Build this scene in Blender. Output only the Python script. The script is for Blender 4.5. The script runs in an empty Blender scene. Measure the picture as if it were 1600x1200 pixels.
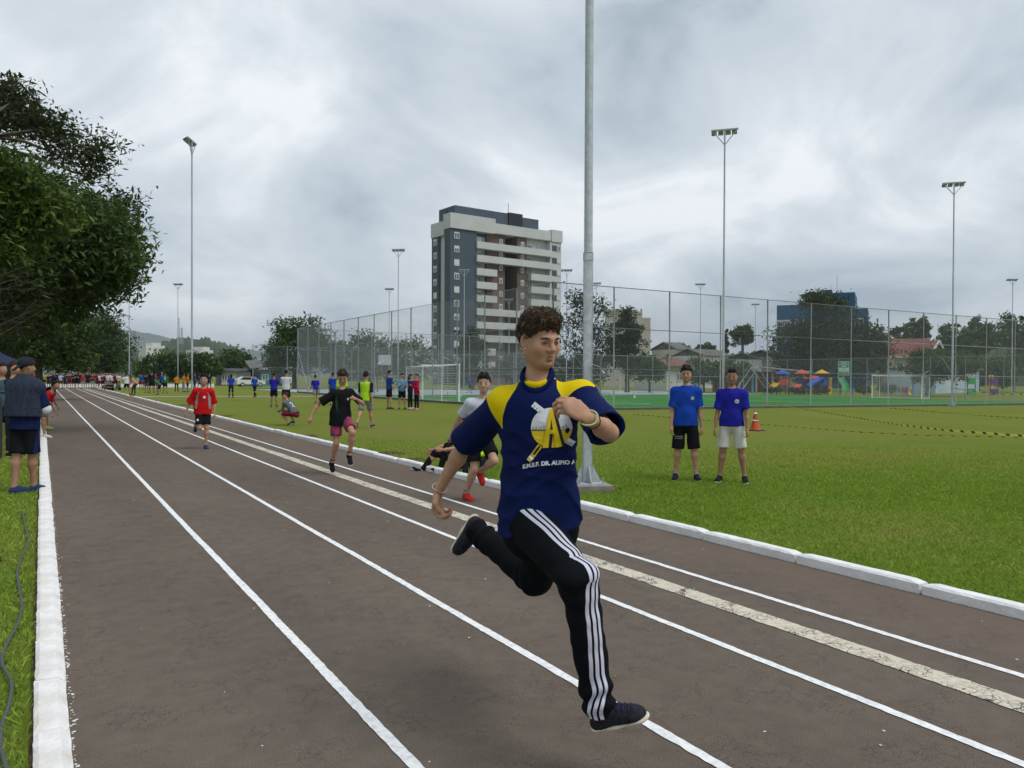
import bpy, math, random
import numpy as np
from mathutils import Vector, Matrix
random.seed(7); np.random.seed(7)
R = math.radians
scene = bpy.context.scene
COL = scene.collection

# ------------------------------------------------------------------ camera, sky, sun, exposure
CAM_H = 1.5
FPX = 1202.0                      # focal length in pixels of the 1600 x 1200 photograph
YAW, PITCH, ROLL = R(31.45), R(-0.57), R(0.22)
_f = np.array([math.sin(YAW)*math.cos(PITCH), math.cos(YAW)*math.cos(PITCH), math.sin(PITCH)])
_r = np.array([math.cos(YAW), -math.sin(YAW), 0.0])
_u = np.cross(_r, _f)
CR = _r*math.cos(ROLL) + _u*math.sin(ROLL)
CU = np.cross(CR, _f); CF = _f
CP = np.array([0.0, 0.0, CAM_H])
cam_data = bpy.data.cameras.new('camera'); cam = bpy.data.objects.new('camera', cam_data); COL.objects.link(cam)
cam_data.sensor_width = 36.0; cam_data.lens = FPX/1600*36.0
cam_data.clip_start = 0.05; cam_data.clip_end = 12000
cam.matrix_world = Matrix(((CR[0], CU[0], -CF[0], CP[0]), (CR[1], CU[1], -CF[1], CP[1]), (CR[2], CU[2], -CF[2], CP[2]), (0, 0, 0, 1)))
scene.camera = cam

SUN_EL, SUN_AZ = R(58), R(150)     # azimuth clockwise from +Y (world track axis)
world = bpy.data.worlds.new('World'); scene.world = world; world.use_nodes = True
def make_world():
    nt = world.node_tree; N = nt.nodes; L = nt.links; N.clear()
    out = N.new('ShaderNodeOutputWorld'); bg = N.new('ShaderNodeBackground'); L.new(bg.outputs[0], out.inputs[0])
    tc = N.new('ShaderNodeTexCoord'); sep = N.new('ShaderNodeSeparateXYZ'); L.new(tc.outputs['Generated'], sep.inputs[0])
    zc = N.new('ShaderNodeMath'); zc.operation = 'MAXIMUM'; zc.inputs[1].default_value = 0.0; L.new(sep.outputs[2], zc.inputs[0])
    za = N.new('ShaderNodeMath'); za.operation = 'ADD'; za.inputs[1].default_value = 0.34; L.new(zc.outputs[0], za.inputs[0])
    dx = N.new('ShaderNodeMath'); dx.operation = 'DIVIDE'; L.new(sep.outputs[0], dx.inputs[0]); L.new(za.outputs[0], dx.inputs[1])
    dy = N.new('ShaderNodeMath'); dy.operation = 'DIVIDE'; L.new(sep.outputs[1], dy.inputs[0]); L.new(za.outputs[0], dy.inputs[1])
    cb = N.new('ShaderNodeCombineXYZ'); L.new(dx.outputs[0], cb.inputs[0]); L.new(dy.outputs[0], cb.inputs[1]); cb.inputs[2].default_value = 3.7
    def noise(scale, detail, rough, dist, off):
        m = N.new('ShaderNodeMapping'); m.inputs['Location'].default_value = off; L.new(cb.outputs[0], m.inputs[0])
        n = N.new('ShaderNodeTexNoise'); n.inputs['Scale'].default_value = scale; n.inputs['Detail'].default_value = detail
        n.inputs['Roughness'].default_value = rough; n.inputs['Distortion'].default_value = dist; L.new(m.outputs[0], n.inputs['Vector']); return n.outputs['Fac']
    n1 = noise(0.80, 8, 0.55, 0.45, (1.3, 4.1, 0)); n2 = noise(2.0, 9, 0.56, 0.5, (7.7, 2.2, 5)); n3 = noise(0.33, 3, 0.5, 0.0, (3, 9, 2))
    a = N.new('ShaderNodeMath'); a.operation = 'MULTIPLY'; a.inputs[1].default_value = 0.40; L.new(n1, a.inputs[0])
    b = N.new('ShaderNodeMath'); b.operation = 'MULTIPLY_ADD'; b.inputs[1].default_value = 0.42; L.new(n2, b.inputs[0]); L.new(a.outputs[0], b.inputs[2])
    c = N.new('ShaderNodeMath'); c.operation = 'MULTIPLY_ADD'; c.inputs[1].default_value = 0.18; L.new(n3, c.inputs[0]); L.new(b.outputs[0], c.inputs[2])
    rp = N.new('ShaderNodeValToRGB'); L.new(c.outputs[0], rp.inputs[0]); e = rp.color_ramp.elements
    e[0].position = 0.415; e[0].color = (0.215, 0.255, 0.295, 1); e[1].position = 0.585; e[1].color = (0.520, 0.540, 0.556, 1)
    x = e.new(0.46); x.color = (0.298, 0.340, 0.378, 1); x = e.new(0.525); x.color = (0.392, 0.426, 0.456, 1)
    sky = N.new('ShaderNodeTexSky'); sky.sky_type = 'NISHITA'; sky.sun_disc = False; sky.sun_elevation = SUN_EL; sky.sun_rotation = SUN_AZ
    sm = N.new('ShaderNodeMix'); sm.data_type = 'RGBA'; sm.blend_type = 'ADD'; sm.inputs[0].default_value = 0.004
    L.new(rp.outputs[0], sm.inputs[6]); L.new(sky.outputs[0], sm.inputs[7])
    L.new(sm.outputs[2], bg.inputs[0]); bg.inputs[1].default_value = 1.36
make_world()
sun_d = bpy.data.lights.new('sun', 'SUN'); sun_d.energy = 1.45; sun_d.angle = R(30); sun_d.color = (1.0, 0.97, 0.93)
sun = bpy.data.objects.new('sun', sun_d); COL.objects.link(sun)
_sd = Vector((math.sin(SUN_AZ)*math.cos(SUN_EL), math.cos(SUN_AZ)*math.cos(SUN_EL), math.sin(SUN_EL)))
sun.rotation_euler = _sd.to_track_quat('Z', 'Y').to_euler(); sun.location = (0, 0, 30)
scene.view_settings.view_transform = 'Standard'; scene.view_settings.look = 'None'
scene.view_settings.exposure = 0.41; scene.view_settings.gamma = 1.0
scene.cycles.max_bounces = 5; scene.cycles.diffuse_bounces = 3; scene.cycles.glossy_bounces = 2; scene.cycles.transparent_max_bounces = 12

# ------------------------------------------------------------------ places: photo pixel + distance -> world point
def gz(x):                                   # the field falls away gently to the right of the track
    return -0.008*np.clip(np.asarray(x, float)-8.0, 0.0, 64.0)
def P(px, py, depth):
    v = CF + CR*((px-800.0)/FPX) + CU*((600.0-py)/FPX)
    return CP + v*depth
def G(px, py):
    v = CF + CR*((px-800.0)/FPX) + CU*((600.0-py)/FPX)
    z = 0.0
    for _ in range(12):
        t = (z-CP[2])/v[2]; p = CP+v*t; z = 0.5*z+0.5*float(gz(p[0]))
    return p
def gxy(px, depth):                          # ground point at a picture column and distance
    p = P(px, 588, depth); return np.array([p[0], p[1], float(gz(p[0]))])
def proj(p):
    v = np.asarray(p, float)-CP; d = v@CF
    return 800+FPX*(v@CR)/d, 600-FPX*(v@CU)/d, d
# ------------------------------------------------------------------ materials
MATS = {}
def mat(name, col, rough=0.7, var=0.0, scale=8.0, bump=0.0, bscale=60.0, metal=0.0, spec=0.35, detail=4.0, col2=None, sheen=0.0, coord='Object'):
    if name in MATS: return MATS[name]
    m = bpy.data.materials.new(name); m.use_nodes = True; MATS[name] = m
    nt = m.node_tree; N = nt.nodes; L = nt.links; b = N['Principled BSDF']
    b.inputs['Base Color'].default_value = (*col, 1); b.inputs['Roughness'].default_value = rough; b.inputs['Metallic'].default_value = metal
    b.inputs['Specular IOR Level'].default_value = spec
    if sheen: b.inputs['Sheen Weight'].default_value = sheen
    tc = N.new('ShaderNodeTexCoord')
    if var > 0 or col2:
        n = N.new('ShaderNodeTexNoise'); n.inputs['Scale'].default_value = scale; n.inputs['Detail'].default_value = detail; L.new(tc.outputs[coord], n.inputs['Vector'])
        r = N.new('ShaderNodeValToRGB'); L.new(n.outputs['Fac'], r.inputs[0]); e = r.color_ramp.elements
        c2 = col2 if col2 else tuple(min(1, c*(1+var)) for c in col); c1 = col if col2 else tuple(c*(1-var) for c in col)
        e[0].position = 0.32; e[0].color = (*c1, 1); e[1].position = 0.68; e[1].color = (*c2, 1)
        L.new(r.outputs[0], b.inputs['Base Color'])
    if bump > 0:
        n = N.new('ShaderNodeTexNoise'); n.inputs['Scale'].default_value = bscale; n.inputs['Detail'].default_value = 5; L.new(tc.outputs[coord], n.inputs['Vector'])
        bp = N.new('ShaderNodeBump'); bp.inputs['Strength'].default_value = bump; bp.inputs['Distance'].default_value = 0.01
        L.new(n.outputs['Fac'], bp.inputs['Height']); L.new(bp.outputs[0], b.inputs['Normal'])
    return m
def cloth(col, name=None, var=0.10):
    nm = name or 'fabric_%02x%02x%02x' % tuple(int(255*min(1, c)) for c in col)
    return mat(nm, col, 0.85, var, 9.0, 0.35, 38.0, spec=0.06)
def zone_mat(name, base, zones, rough=0.85, spec=0.15, bump=0.35, bscale=38.0, sheen=0.0, var=0.0, soft=0.0006):
    """zones: list of (attribute, colour); where the attribute (a distance in metres) is positive the colour shows"""
    m = mat(name, base, rough, 0.0, bump=bump, bscale=bscale, spec=spec)
    nt = m.node_tree; N = nt.nodes; L = nt.links; b = N['Principled BSDF']
    prev = None
    rgb = N.new('ShaderNodeRGB'); rgb.outputs[0].default_value = (*base, 1); prev = rgb.outputs[0]
    if var:
        n = N.new('ShaderNodeTexNoise'); n.inputs['Scale'].default_value = 11; tc = N.new('ShaderNodeTexCoord'); L.new(tc.outputs['Object'], n.inputs['Vector'])
        hv = N.new('ShaderNodeMapRange'); hv.inputs[3].default_value = 1-var; hv.inputs[4].default_value = 1+var; L.new(n.outputs['Fac'], hv.inputs[0])
        mm = N.new('ShaderNodeVectorMath'); mm.operation = 'SCALE'; L.new(prev, mm.inputs[0]); L.new(hv.outputs[0], mm.inputs['Scale']); prev = mm.outputs[0]
    for at, c in zones:
        a = N.new('ShaderNodeAttribute'); a.attribute_name = at
        r = N.new('ShaderNodeMapRange'); r.inputs[1].default_value = -soft; r.inputs[2].default_value = soft; L.new(a.outputs['Fac'], r.inputs[0])
        mx = N.new('ShaderNodeMix'); mx.data_type = 'RGBA'; L.new(r.outputs[0], mx.inputs[0]); L.new(prev, mx.inputs[6]); mx.inputs[7].default_value = (*c, 1); prev = mx.outputs[2]
    L.new(prev, b.inputs['Base Color'])
    return m

# ------------------------------------------------------------------ objects
def tag(o, label=None, cat=None, group=None, kind=None):
    if label: o['label'] = label
    if cat: o['category'] = cat
    if group: o['group'] = group
    if kind: o['kind'] = kind
    return o
def empty(name, loc=(0, 0, 0), rz=0.0, label=None, cat=None, group=None):
    o = bpy.data.objects.new(name, None); COL.objects.link(o); o.location = tuple(float(c) for c in loc); o.rotation_euler = (0, 0, rz)
    o.empty_display_size = 0.1
    return tag(o, label, cat, group)
def link(name, me, material=None, parent=None, loc=None, rz=None):
    o = bpy.data.objects.new(name, me); COL.objects.link(o)
    if material is not None:
        if len(me.materials) == 0: me.materials.append(material)
        else:
            o.material_slots[0].link = 'OBJECT'; o.material_slots[0].material = material
    if parent is not None: o.parent = parent
    if loc is not None: o.location = tuple(float(c) for c in loc)
    if rz is not None: o.rotation_euler = (0, 0, rz)
    return o
def mesh_np(name, V, F, smooth=True, attrs=None):
    """F: (n,3) or (n,4) int array"""
    me = bpy.data.meshes.new(name); V = np.asarray(V, np.float32); F = np.asarray(F, np.int32); k = F.shape[1]
    me.vertices.add(len(V)); me.vertices.foreach_set('co', V.ravel())
    me.loops.add(F.size); me.loops.foreach_set('vertex_index', F.ravel())
    me.polygons.add(len(F)); me.polygons.foreach_set('loop_start', np.arange(0, F.size, k, dtype=np.int32))
    try: me.polygons.foreach_set('loop_total', np.full(len(F), k, np.int32))
    except Exception: pass
    me.polygons.foreach_set('use_smooth', np.full(len(F), smooth, bool))
    if attrs:
        for n, a in attrs.items():
            at = me.attributes.new(n, 'FLOAT', 'POINT'); at.data.foreach_set('value', np.asarray(a, np.float32).ravel())
    me.update(calc_edges=True); me.validate(); return me
def basis(d, up=(0, 0, 1)):
    d = np.asarray(d, float); d = d/np.linalg.norm(d); u = np.asarray(up, float)
    if abs(d@u) > 0.97: u = np.array([0.0, 1.0, 0.0])
    x = np.cross(d, u); x /= np.linalg.norm(x); return x, np.cross(x, d), d
class MB:
    def __init__(s): s.v = []; s.f = []; s.m = []; s.mi = 0
    def add(s, V, F):
        o = len(s.v); s.v += [tuple(float(c) for c in p) for p in V]; s.f += [tuple(i+o for i in f) for f in F]; s.m += [s.mi]*len(F); return s
    def box(s, c, size, rz=0.0, axes=None):
        hx, hy, hz = [q/2 for q in size]; c = np.asarray(c, float)
        if axes is None:
            cr, sr = math.cos(rz), math.sin(rz); ax = np.array([[cr, sr, 0], [-sr, cr, 0], [0, 0, 1.0]])
        else: ax = np.asarray(axes, float)
        V = [c+ax[0]*hx*a+ax[1]*hy*b+ax[2]*hz*d for d in (-1, 1) for b in (-1, 1) for a in (-1, 1)]
        return s.add(V, [(0, 2, 3, 1), (4, 5, 7, 6), (0, 1, 5, 4), (2, 6, 7, 3), (0, 4, 6, 2), (1, 3, 7, 5)])
    def bar(s, a, b, w, h=None):
        a = np.asarray(a, float); b = np.asarray(b, float); x, y, d = basis(b-a)
        return s.box((a+b)/2, (w, h or w, np.linalg.norm(b-a)), axes=(x, y, d))
    def tube(s, pts, rad, n=8, cap=True):
        pts = [np.asarray(p, float) for p in pts]; k = len(pts)
        rad = [rad]*k if np.isscalar(rad) else list(rad)
        V = []; x = None
        for i, p in enumerate(pts):
            d = pts[min(i+1, k-1)]-pts[max(i-1, 0)]; d = d/(np.linalg.norm(d)+1e-12)
            if x is None: x, y, _ = basis(d)
            else:
                x = x-d*(x@d); x /= np.linalg.norm(x)+1e-12; y = np.cross(d, x)
            for j in range(n):
                t = 2*math.pi*j/n; V.append(p+(x*math.cos(t)+y*math.sin(t))*rad[i])
        F = [(i*n+j, i*n+(j+1) % n, (i+1)*n+(j+1) % n, (i+1)*n+j) for i in range(k-1) for j in range(n)]
        if cap: m = k*n; V += V[:n]+V[-n:]; F += [tuple(range(m+n-1, m-1, -1)), tuple(m+n+j for j in range(n))]
        return s.add(V, F)
    def cone(s, c, r0, r1, h, n=16): return s.tube([c, (c[0], c[1], c[2]+h)], [r0, r1], n)
    def quad(s, a, b, c, d): return s.add([a, b, c, d], [(0, 1, 2, 3)])
    def prism(s, poly, axis_vec):
        n = len(poly); av = np.asarray(axis_vec, float); P0 = [np.asarray(p, float) for p in poly]; P1 = [p+av for p in P0]
        return s.add(P0+P1, [tuple(range(n))[::-1], tuple(range(n, 2*n))]+[(i, (i+1) % n, n+(i+1) % n, n+i) for i in range(n)])
    def ellipsoid(s, c, r, axes=None, nu=12, nv=8):
        ax = np.eye(3) if axes is None else np.asarray(axes, float); V = []; c = np.asarray(c, float)
        for i in range(nv+1):
            ph = math.pi*i/nv
            for j in range(nu):
                th = 2*math.pi*j/nu; q = (math.sin(ph)*math.cos(th)*r[0], math.sin(ph)*math.sin(th)*r[1], math.cos(ph)*r[2])
                V.append(c+ax[0]*q[0]+ax[1]*q[1]+ax[2]*q[2])
        return s.add(V, [(i*nu+j, (i+1)*nu+j, (i+1)*nu+(j+1) % nu, i*nu+(j+1) % nu) for i in range(nv) for j in range(nu)])
    def mesh(s, name, smooth=False):
        me = bpy.data.meshes.new(name); me.from_pydata(s.v, [], s.f)
        if smooth: me.polygons.foreach_set('use_smooth', [True]*len(me.polygons))
        if any(s.m): me.polygons.foreach_set('material_index', s.m)
        me.update(); return me
    def build(s, name, material=None, parent=None, smooth=False, loc=None, rz=None):
        return link(name, s.mesh(name, smooth), material, parent, loc, rz)
def text_tris(s, size, bold=0.0):
    cu = bpy.data.curves.new('t', 'FONT'); cu.body = s; cu.size = size; cu.align_x = 'CENTER'; cu.align_y = 'CENTER'; cu.offset = bold; cu.resolution_u = 3
    o = bpy.data.objects.new('t', cu); COL.objects.link(o); dg = bpy.context.evaluated_depsgraph_get(); me = bpy.data.meshes.new_from_object(o.evaluated_get(dg))
    V = np.array([v.co[:] for v in me.vertices]); F = [tuple(p.vertices) for p in me.polygons]
    bpy.data.objects.remove(o); bpy.data.curves.remove(cu); bpy.data.meshes.remove(me); return V, F

# ------------------------------------------------------------------ signed distance modelling (people, cloth, soft shapes)
class SDF:
    def __init__(s): s.ops = []; s.disp = None
    def _add(s, fn, lo, hi, k, op): s.ops.append((fn, np.asarray(lo, np.float32), np.asarray(hi, np.float32), k, op)); return s
    def rc(s, a, b, ra, rb, k=0.02, op='u', cut=None):
        a = np.asarray(a, np.float32); b = np.asarray(b, np.float32); ba = b-a; l2 = float(ba@ba)+1e-12; m = max(ra, rb)
        ln = math.sqrt(l2); l2f, raf, rdf, lnf = np.float32(l2), np.float32(ra), np.float32(rb-ra), np.float32(ln)
        def fn(p):
            q = p-a; z = q@ba; t = np.clip(z/l2f, 0, 1); q -= t[:, None]*ba; d = np.sqrt(np.einsum('ij,ij->i', q, q))-(raf+rdf*t)
            if cut: d = np.maximum(d, (z-l2f)/lnf)
            return d
        return s._add(fn, np.minimum(a, b)-m, np.maximum(a, b)+m, k, op)
    def ec(s, a, b, ra, rb, ratio, right, k=0.02, op='u', cut0=False, cut1=False):
        a = np.asarray(a, np.float32); b = np.asarray(b, np.float32); d = b-a; L = float(np.linalg.norm(d)); d = d/L
        x = np.asarray(right, np.float32); x = x-d*(x@d); x = x/np.linalg.norm(x); y = np.cross(d, x); m = max(ra, rb)
        def fn(p):
            q = p-a; X = q@x; Y = (q@y)/ratio; Z = q@d; t = np.clip(Z/L, 0, 1); dz = Z-t*L
            dd = (np.sqrt(X*X+Y*Y+dz*dz)-(ra+(rb-ra)*t))*(0.5+0.5*ratio)
            if cut0: dd = np.maximum(dd, -Z)
            if cut1: dd = np.maximum(dd, Z-L)
            return dd
        return s._add(fn, np.minimum(a, b)-m, np.maximum(a, b)+m, k, op)
    def el(s, c, r, axes=None, k=0.02, op='u'):
        c = np.asarray(c, np.float32); r = np.asarray(r, np.float32); A = np.eye(3, dtype=np.float32) if axes is None else np.asarray(axes, np.float32); m = float(r.max())
        def fn(p):
            q = (p-c)@A.T; q = q/r; k0 = np.sqrt(np.einsum('ij,ij->i', q, q)); q = q/r; k1 = np.sqrt(np.einsum('ij,ij->i', q, q))+np.float32(1e-9)
            return k0*(k0-1)/k1
        return s._add(fn, c-m, c+m, k, op)
    def bx(s, c, half, axes=None, rd=0.005, k=0.01, op='u'):
        c = np.asarray(c, np.float32); h = np.asarray(half, np.float32)-rd; A = np.eye(3, dtype=np.float32) if axes is None else np.asarray(axes, np.float32); m = float(np.linalg.norm(half))
        def fn(p):
            q = np.abs((p-c)@A.T)-h; return np.linalg.norm(np.maximum(q, 0), axis=1)+np.minimum(q.max(axis=1), 0)-rd
        return s._add(fn, c-m, c+m, k, op)
    def plane(s, c, n, k=0.004, op='i'):
        c = np.asarray(c, np.float32); n = np.asarray(n, np.float32); n = n/np.linalg.norm(n)
        return s._add(lambda p: (p-c)@n, np.full(3, -1e4), np.full(3, 1e4), k, op)
    def ev(s, p, lo=None, hi=None, pad=0.0):
        p = np.asarray(p, np.float32)
        d = np.full(len(p), 9.0, np.float32)
        for fn, a, b, k, op in s.ops:
            if lo is not None and op in 'us' and (np.any(a-k-pad > hi) or np.any(b+k+pad < lo)): continue
            e = fn(p)
            if op == 'u': h = np.maximum(k-np.abs(d-e), 0)/k; d = np.minimum(d, e)-h*h*k*0.25
            elif op == 's': h = np.maximum(k-np.abs(d+e), 0)/k; d = np.maximum(d, -e)+h*h*k*0.25
            else: h = np.maximum(k-np.abs(d-e), 0)/k; d = np.maximum(d, e)+h*h*k*0.25
        if s.disp is not None: d = d+s.disp(p)
        return d
    def mesh(s, h, iters=0):
        B = 8; bl = B*h
        us = [o for o in s.ops if o[4] == 'u']
        lo = np.min([o[1] for o in us], axis=0)-3*h; hi = np.max([o[2] for o in us], axis=0)+3*h
        nb = np.maximum(1, np.ceil((hi-lo)/bl).astype(int))
        ii = np.stack(np.meshgrid(*[np.arange(n) for n in nb], indexing='ij'), -1).reshape(-1, 3)
        cen = (lo+(ii+0.5)*bl).astype(np.float32)
        act = np.zeros(len(ii), bool)
        for st in range(0, len(ii), 60000):
            act[st:st+60000] = np.abs(s.ev(cen[st:st+60000])) < bl*0.87*1.35+0.012
        ii = ii[act]; key = np.lexsort(((ii[:, 0]//4), (ii[:, 1]//4), (ii[:, 2]//4))); ii = ii[key]
        g = np.stack(np.meshgrid(*[np.arange(B+1)]*3, indexing='ij'), -1).reshape(-1, 3)
        dims = nb*B+2
        def gk(c): return (c[..., 0].astype(np.int64)*dims[1]+c[..., 1])*dims[2]+c[..., 2]
        cells = []; verts = []; edges = []
        for st in range(0, len(ii), 56):
            bb = ii[st:st+56]; base = bb*B; c = base[:, None, :]+g[None]
            pts = (lo+c.reshape(-1, 3)*h).astype(np.float32)
            D = s.ev(pts, pts.min(0), pts.max(0), 2*h).reshape(len(bb), B+1, B+1, B+1)
            I = D < 0
            cnt = np.zeros((len(bb), B, B, B), np.int8)
            for a in (0, 1):
                for b in (0, 1):
                    for e in (0, 1): cnt += I[:, a:a+B, b:b+B, e:e+B]
            w = np.argwhere((cnt > 0) & (cnt < 8))
            if len(w):
                acc = np.zeros((len(w), 3)); n = np.zeros(len(w))
                def samp(a, b, e): return D[w[:, 0], w[:, 1]+a, w[:, 2]+b, w[:, 3]+e]
                for ax in range(3):
                    for u in (0, 1):
                        for v in (0, 1):
                            o0 = [u, v]; o0.insert(ax, 0); o1 = [u, v]; o1.insert(ax, 1)
                            d0 = samp(*o0); d1 = samp(*o1); x = (d0 < 0) != (d1 < 0)
                            t = np.where(x, d0/(d0-d1+1e-12), 0); q = np.tile(np.array(o0, float), (len(w), 1)); q[:, ax] = t
                            acc += q*x[:, None]; n += x
                cc = base[w[:, 0]]+w[:, 1:]
                cells.append(gk(cc)); verts.append(lo+(cc+acc/n[:, None])*h)
            for ax in range(3):
                sl0 = [slice(None)]+[slice(0, B)]*3; sl1 = list(sl0); sl1[ax+1] = slice(1, B+1)
                A0 = I[tuple(sl0)]; A1 = I[tuple(sl1)]; w = np.argwhere(A0 != A1)
                if len(w): edges.append((ax, base[w[:, 0]]+w[:, 1:], A0[w[:, 0], w[:, 1], w[:, 2], w[:, 3]]))
        K = np.concatenate(cells); V = np.concatenate(verts); o = np.argsort(K); K = K[o]; V = V[o]
        Q = []
        for ax, c, ins in edges:
            u, v = (ax+1) % 3, (ax+2) % 3; idx = []; ok = np.ones(len(c), bool)
            for du, dv in ((0, 0), (1, 0), (1, 1), (0, 1)):
                cc = c.copy(); cc[:, u] -= du; cc[:, v] -= dv; ok &= (cc >= 0).all(1)
                k = gk(cc); j = np.minimum(np.searchsorted(K, k), len(K)-1); ok &= K[j] == k; idx.append(j)
            q = np.stack(idx, 1); q = np.where(ins[:, None], q, q[:, ::-1]); Q.append(q[ok])
        F = np.concatenate(Q)
        for _ in range(iters):
            S = np.zeros_like(V); n = np.zeros(len(V))
            for a in range(4):
                np.add.at(S, F[:, a], V[F[:, (a+1) % 4]]+V[F[:, a-1]]); np.add.at(n, F[:, a], 2)
            V = V*0.5+0.5*S/np.maximum(n, 1)[:, None]
        return V, F
def vnoise(p, f, seed=0):
    """cheap smooth 3-D noise in about -1..1"""
    rs = np.random.RandomState(seed); d = np.zeros(len(p), np.float32)
    for i in range(5):
        a = rs.normal(size=3); a /= np.linalg.norm(a); b = rs.normal(size=3); b /= np.linalg.norm(b)
        d += np.sin((p@a.astype(np.float32))*f*(0.8+0.35*i)+1.7*np.sin((p@b.astype(np.float32))*f*0.9+i*2.1)+rs.uniform(0, 6))*0.3
    return d
# ------------------------------------------------------------------ the ground
def ground_material(name, cols, rough=0.95, fine=160.0, worn=False):
    m = bpy.data.materials.new(name); m.use_nodes = True; nt = m.node_tree; N = nt.nodes; L = nt.links; b = N['Principled BSDF']
    b.inputs['Roughness'].default_value = rough; b.inputs['Specular IOR Level'].default_value = 0.03
    tc = N.new('ShaderNodeTexCoord')
    def noise(s, d, dist=0.0):
        n = N.new('ShaderNodeTexNoise'); n.inputs['Scale'].default_value = s; n.inputs['Detail'].default_value = d; n.inputs['Distortion'].default_value = dist; L.new(tc.outputs['Object'], n.inputs['Vector']); return n.outputs['Fac']
    n1 = noise(0.16, 6, 0.6); n2 = noise(1.3, 5); n3 = noise(fine, 3); n4 = noise(14, 4)
    s = N.new('ShaderNodeMath'); s.operation = 'MULTIPLY_ADD'; s.inputs[1].default_value = 0.55; L.new(n1, s.inputs[0])
    s2 = N.new('ShaderNodeMath'); s2.operation = 'MULTIPLY_ADD'; s2.inputs[1].default_value = 0.25; L.new(n2, s2.inputs[0])
    s3 = N.new('ShaderNodeMath'); s3.operation = 'MULTIPLY_ADD'; s3.inputs[1].default_value = 0.10; L.new(n4, s3.inputs[0])
    s4 = N.new('ShaderNodeMath'); s4.operation = 'MULTIPLY'; s4.inputs[1].default_value = 0.10; L.new(n3, s4.inputs[0])
    L.new(s4.outputs[0], s3.inputs[2]); L.new(s3.outputs[0], s2.inputs[2]); L.new(s2.outputs[0], s.inputs[2])
    r = N.new('ShaderNodeValToRGB'); L.new(s.outputs[0], r.inputs[0]); e = r.color_ramp.elements
    e[0].position = 0.36; e[0].color = (*cols[0], 1); e[1].position = 0.66; e[1].color = (*cols[-1], 1)
    for i, c in enumerate(cols[1:-1]):
        x = e.new(0.36+0.30*(i+1)/(len(cols)-1)); x.color = (*c, 1)
    col = r.outputs[0]
    if worn:      # drier, more worn turf farther out on the field
        sx = N.new('ShaderNodeSeparateXYZ'); L.new(tc.outputs['Object'], sx.inputs[0])
        ad = N.new('ShaderNodeMath'); ad.operation = 'MULTIPLY_ADD'; ad.inputs[1].default_value = 0.45; L.new(sx.outputs[0], ad.inputs[0]); L.new(sx.outputs[1], ad.inputs[2])
        ad2 = N.new('ShaderNodeMath'); ad2.operation = 'MULTIPLY_ADD'; ad2.inputs[1].default_value = 9.0; L.new(n1, ad2.inputs[0]); L.new(ad.outputs[0], ad2.inputs[2])
        mr = N.new('ShaderNodeMapRange'); mr.inputs[1].default_value = 14; mr.inputs[2].default_value = 27; mr.inputs[4].default_value = 0.45; L.new(ad2.outputs[0], mr.inputs[0])
        mxx = N.new('ShaderNodeMix'); mxx.data_type = 'RGBA'; L.new(mr.outputs[0], mxx.inputs[0]); L.new(col, mxx.inputs[6]); mxx.inputs[7].default_value = (0.185, 0.185, 0.040, 1); col = mxx.outputs[2]
    L.new(col, b.inputs['Base Color'])
    bp = N.new('ShaderNodeBump'); bp.inputs['Strength'].default_value = 0.6; bp.inputs['Distance'].default_value = 0.03; L.new(n3, bp.inputs['Height']); L.new(bp.outputs[0], b.inputs['Normal'])
    MATS[name] = m; return m
GRASS_COLS = [(0.108, 0.172, 0.020), (0.143, 0.210, 0.028), (0.176, 0.220, 0.040), (0.212, 0.207, 0.062)]
M_ground = ground_material('lawn', GRASS_COLS, worn=True)
def sheet(xs, ys, z, name, material, wob=0.0):
    V = [(x, y, float(gz(x))+z) for y in ys for x in xs]; nx = len(xs)
    F = [(j*nx+i, j*nx+i+1, (j+1)*nx+i+1, (j+1)*nx+i) for j in range(len(ys)-1) for i in range(nx-1)]
    me = bpy.data.meshes.new(name); me.from_pydata(V, [], F); me.update(); return tag(link(name, me, material), kind='structure')
sheet([-5000, -60, 0, 8, 20, 40, 72, 200, 5000], [-5000, -40, 0, 60, 200, 900, 5000], 0.0, 'lawn_ground', M_ground)

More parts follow.
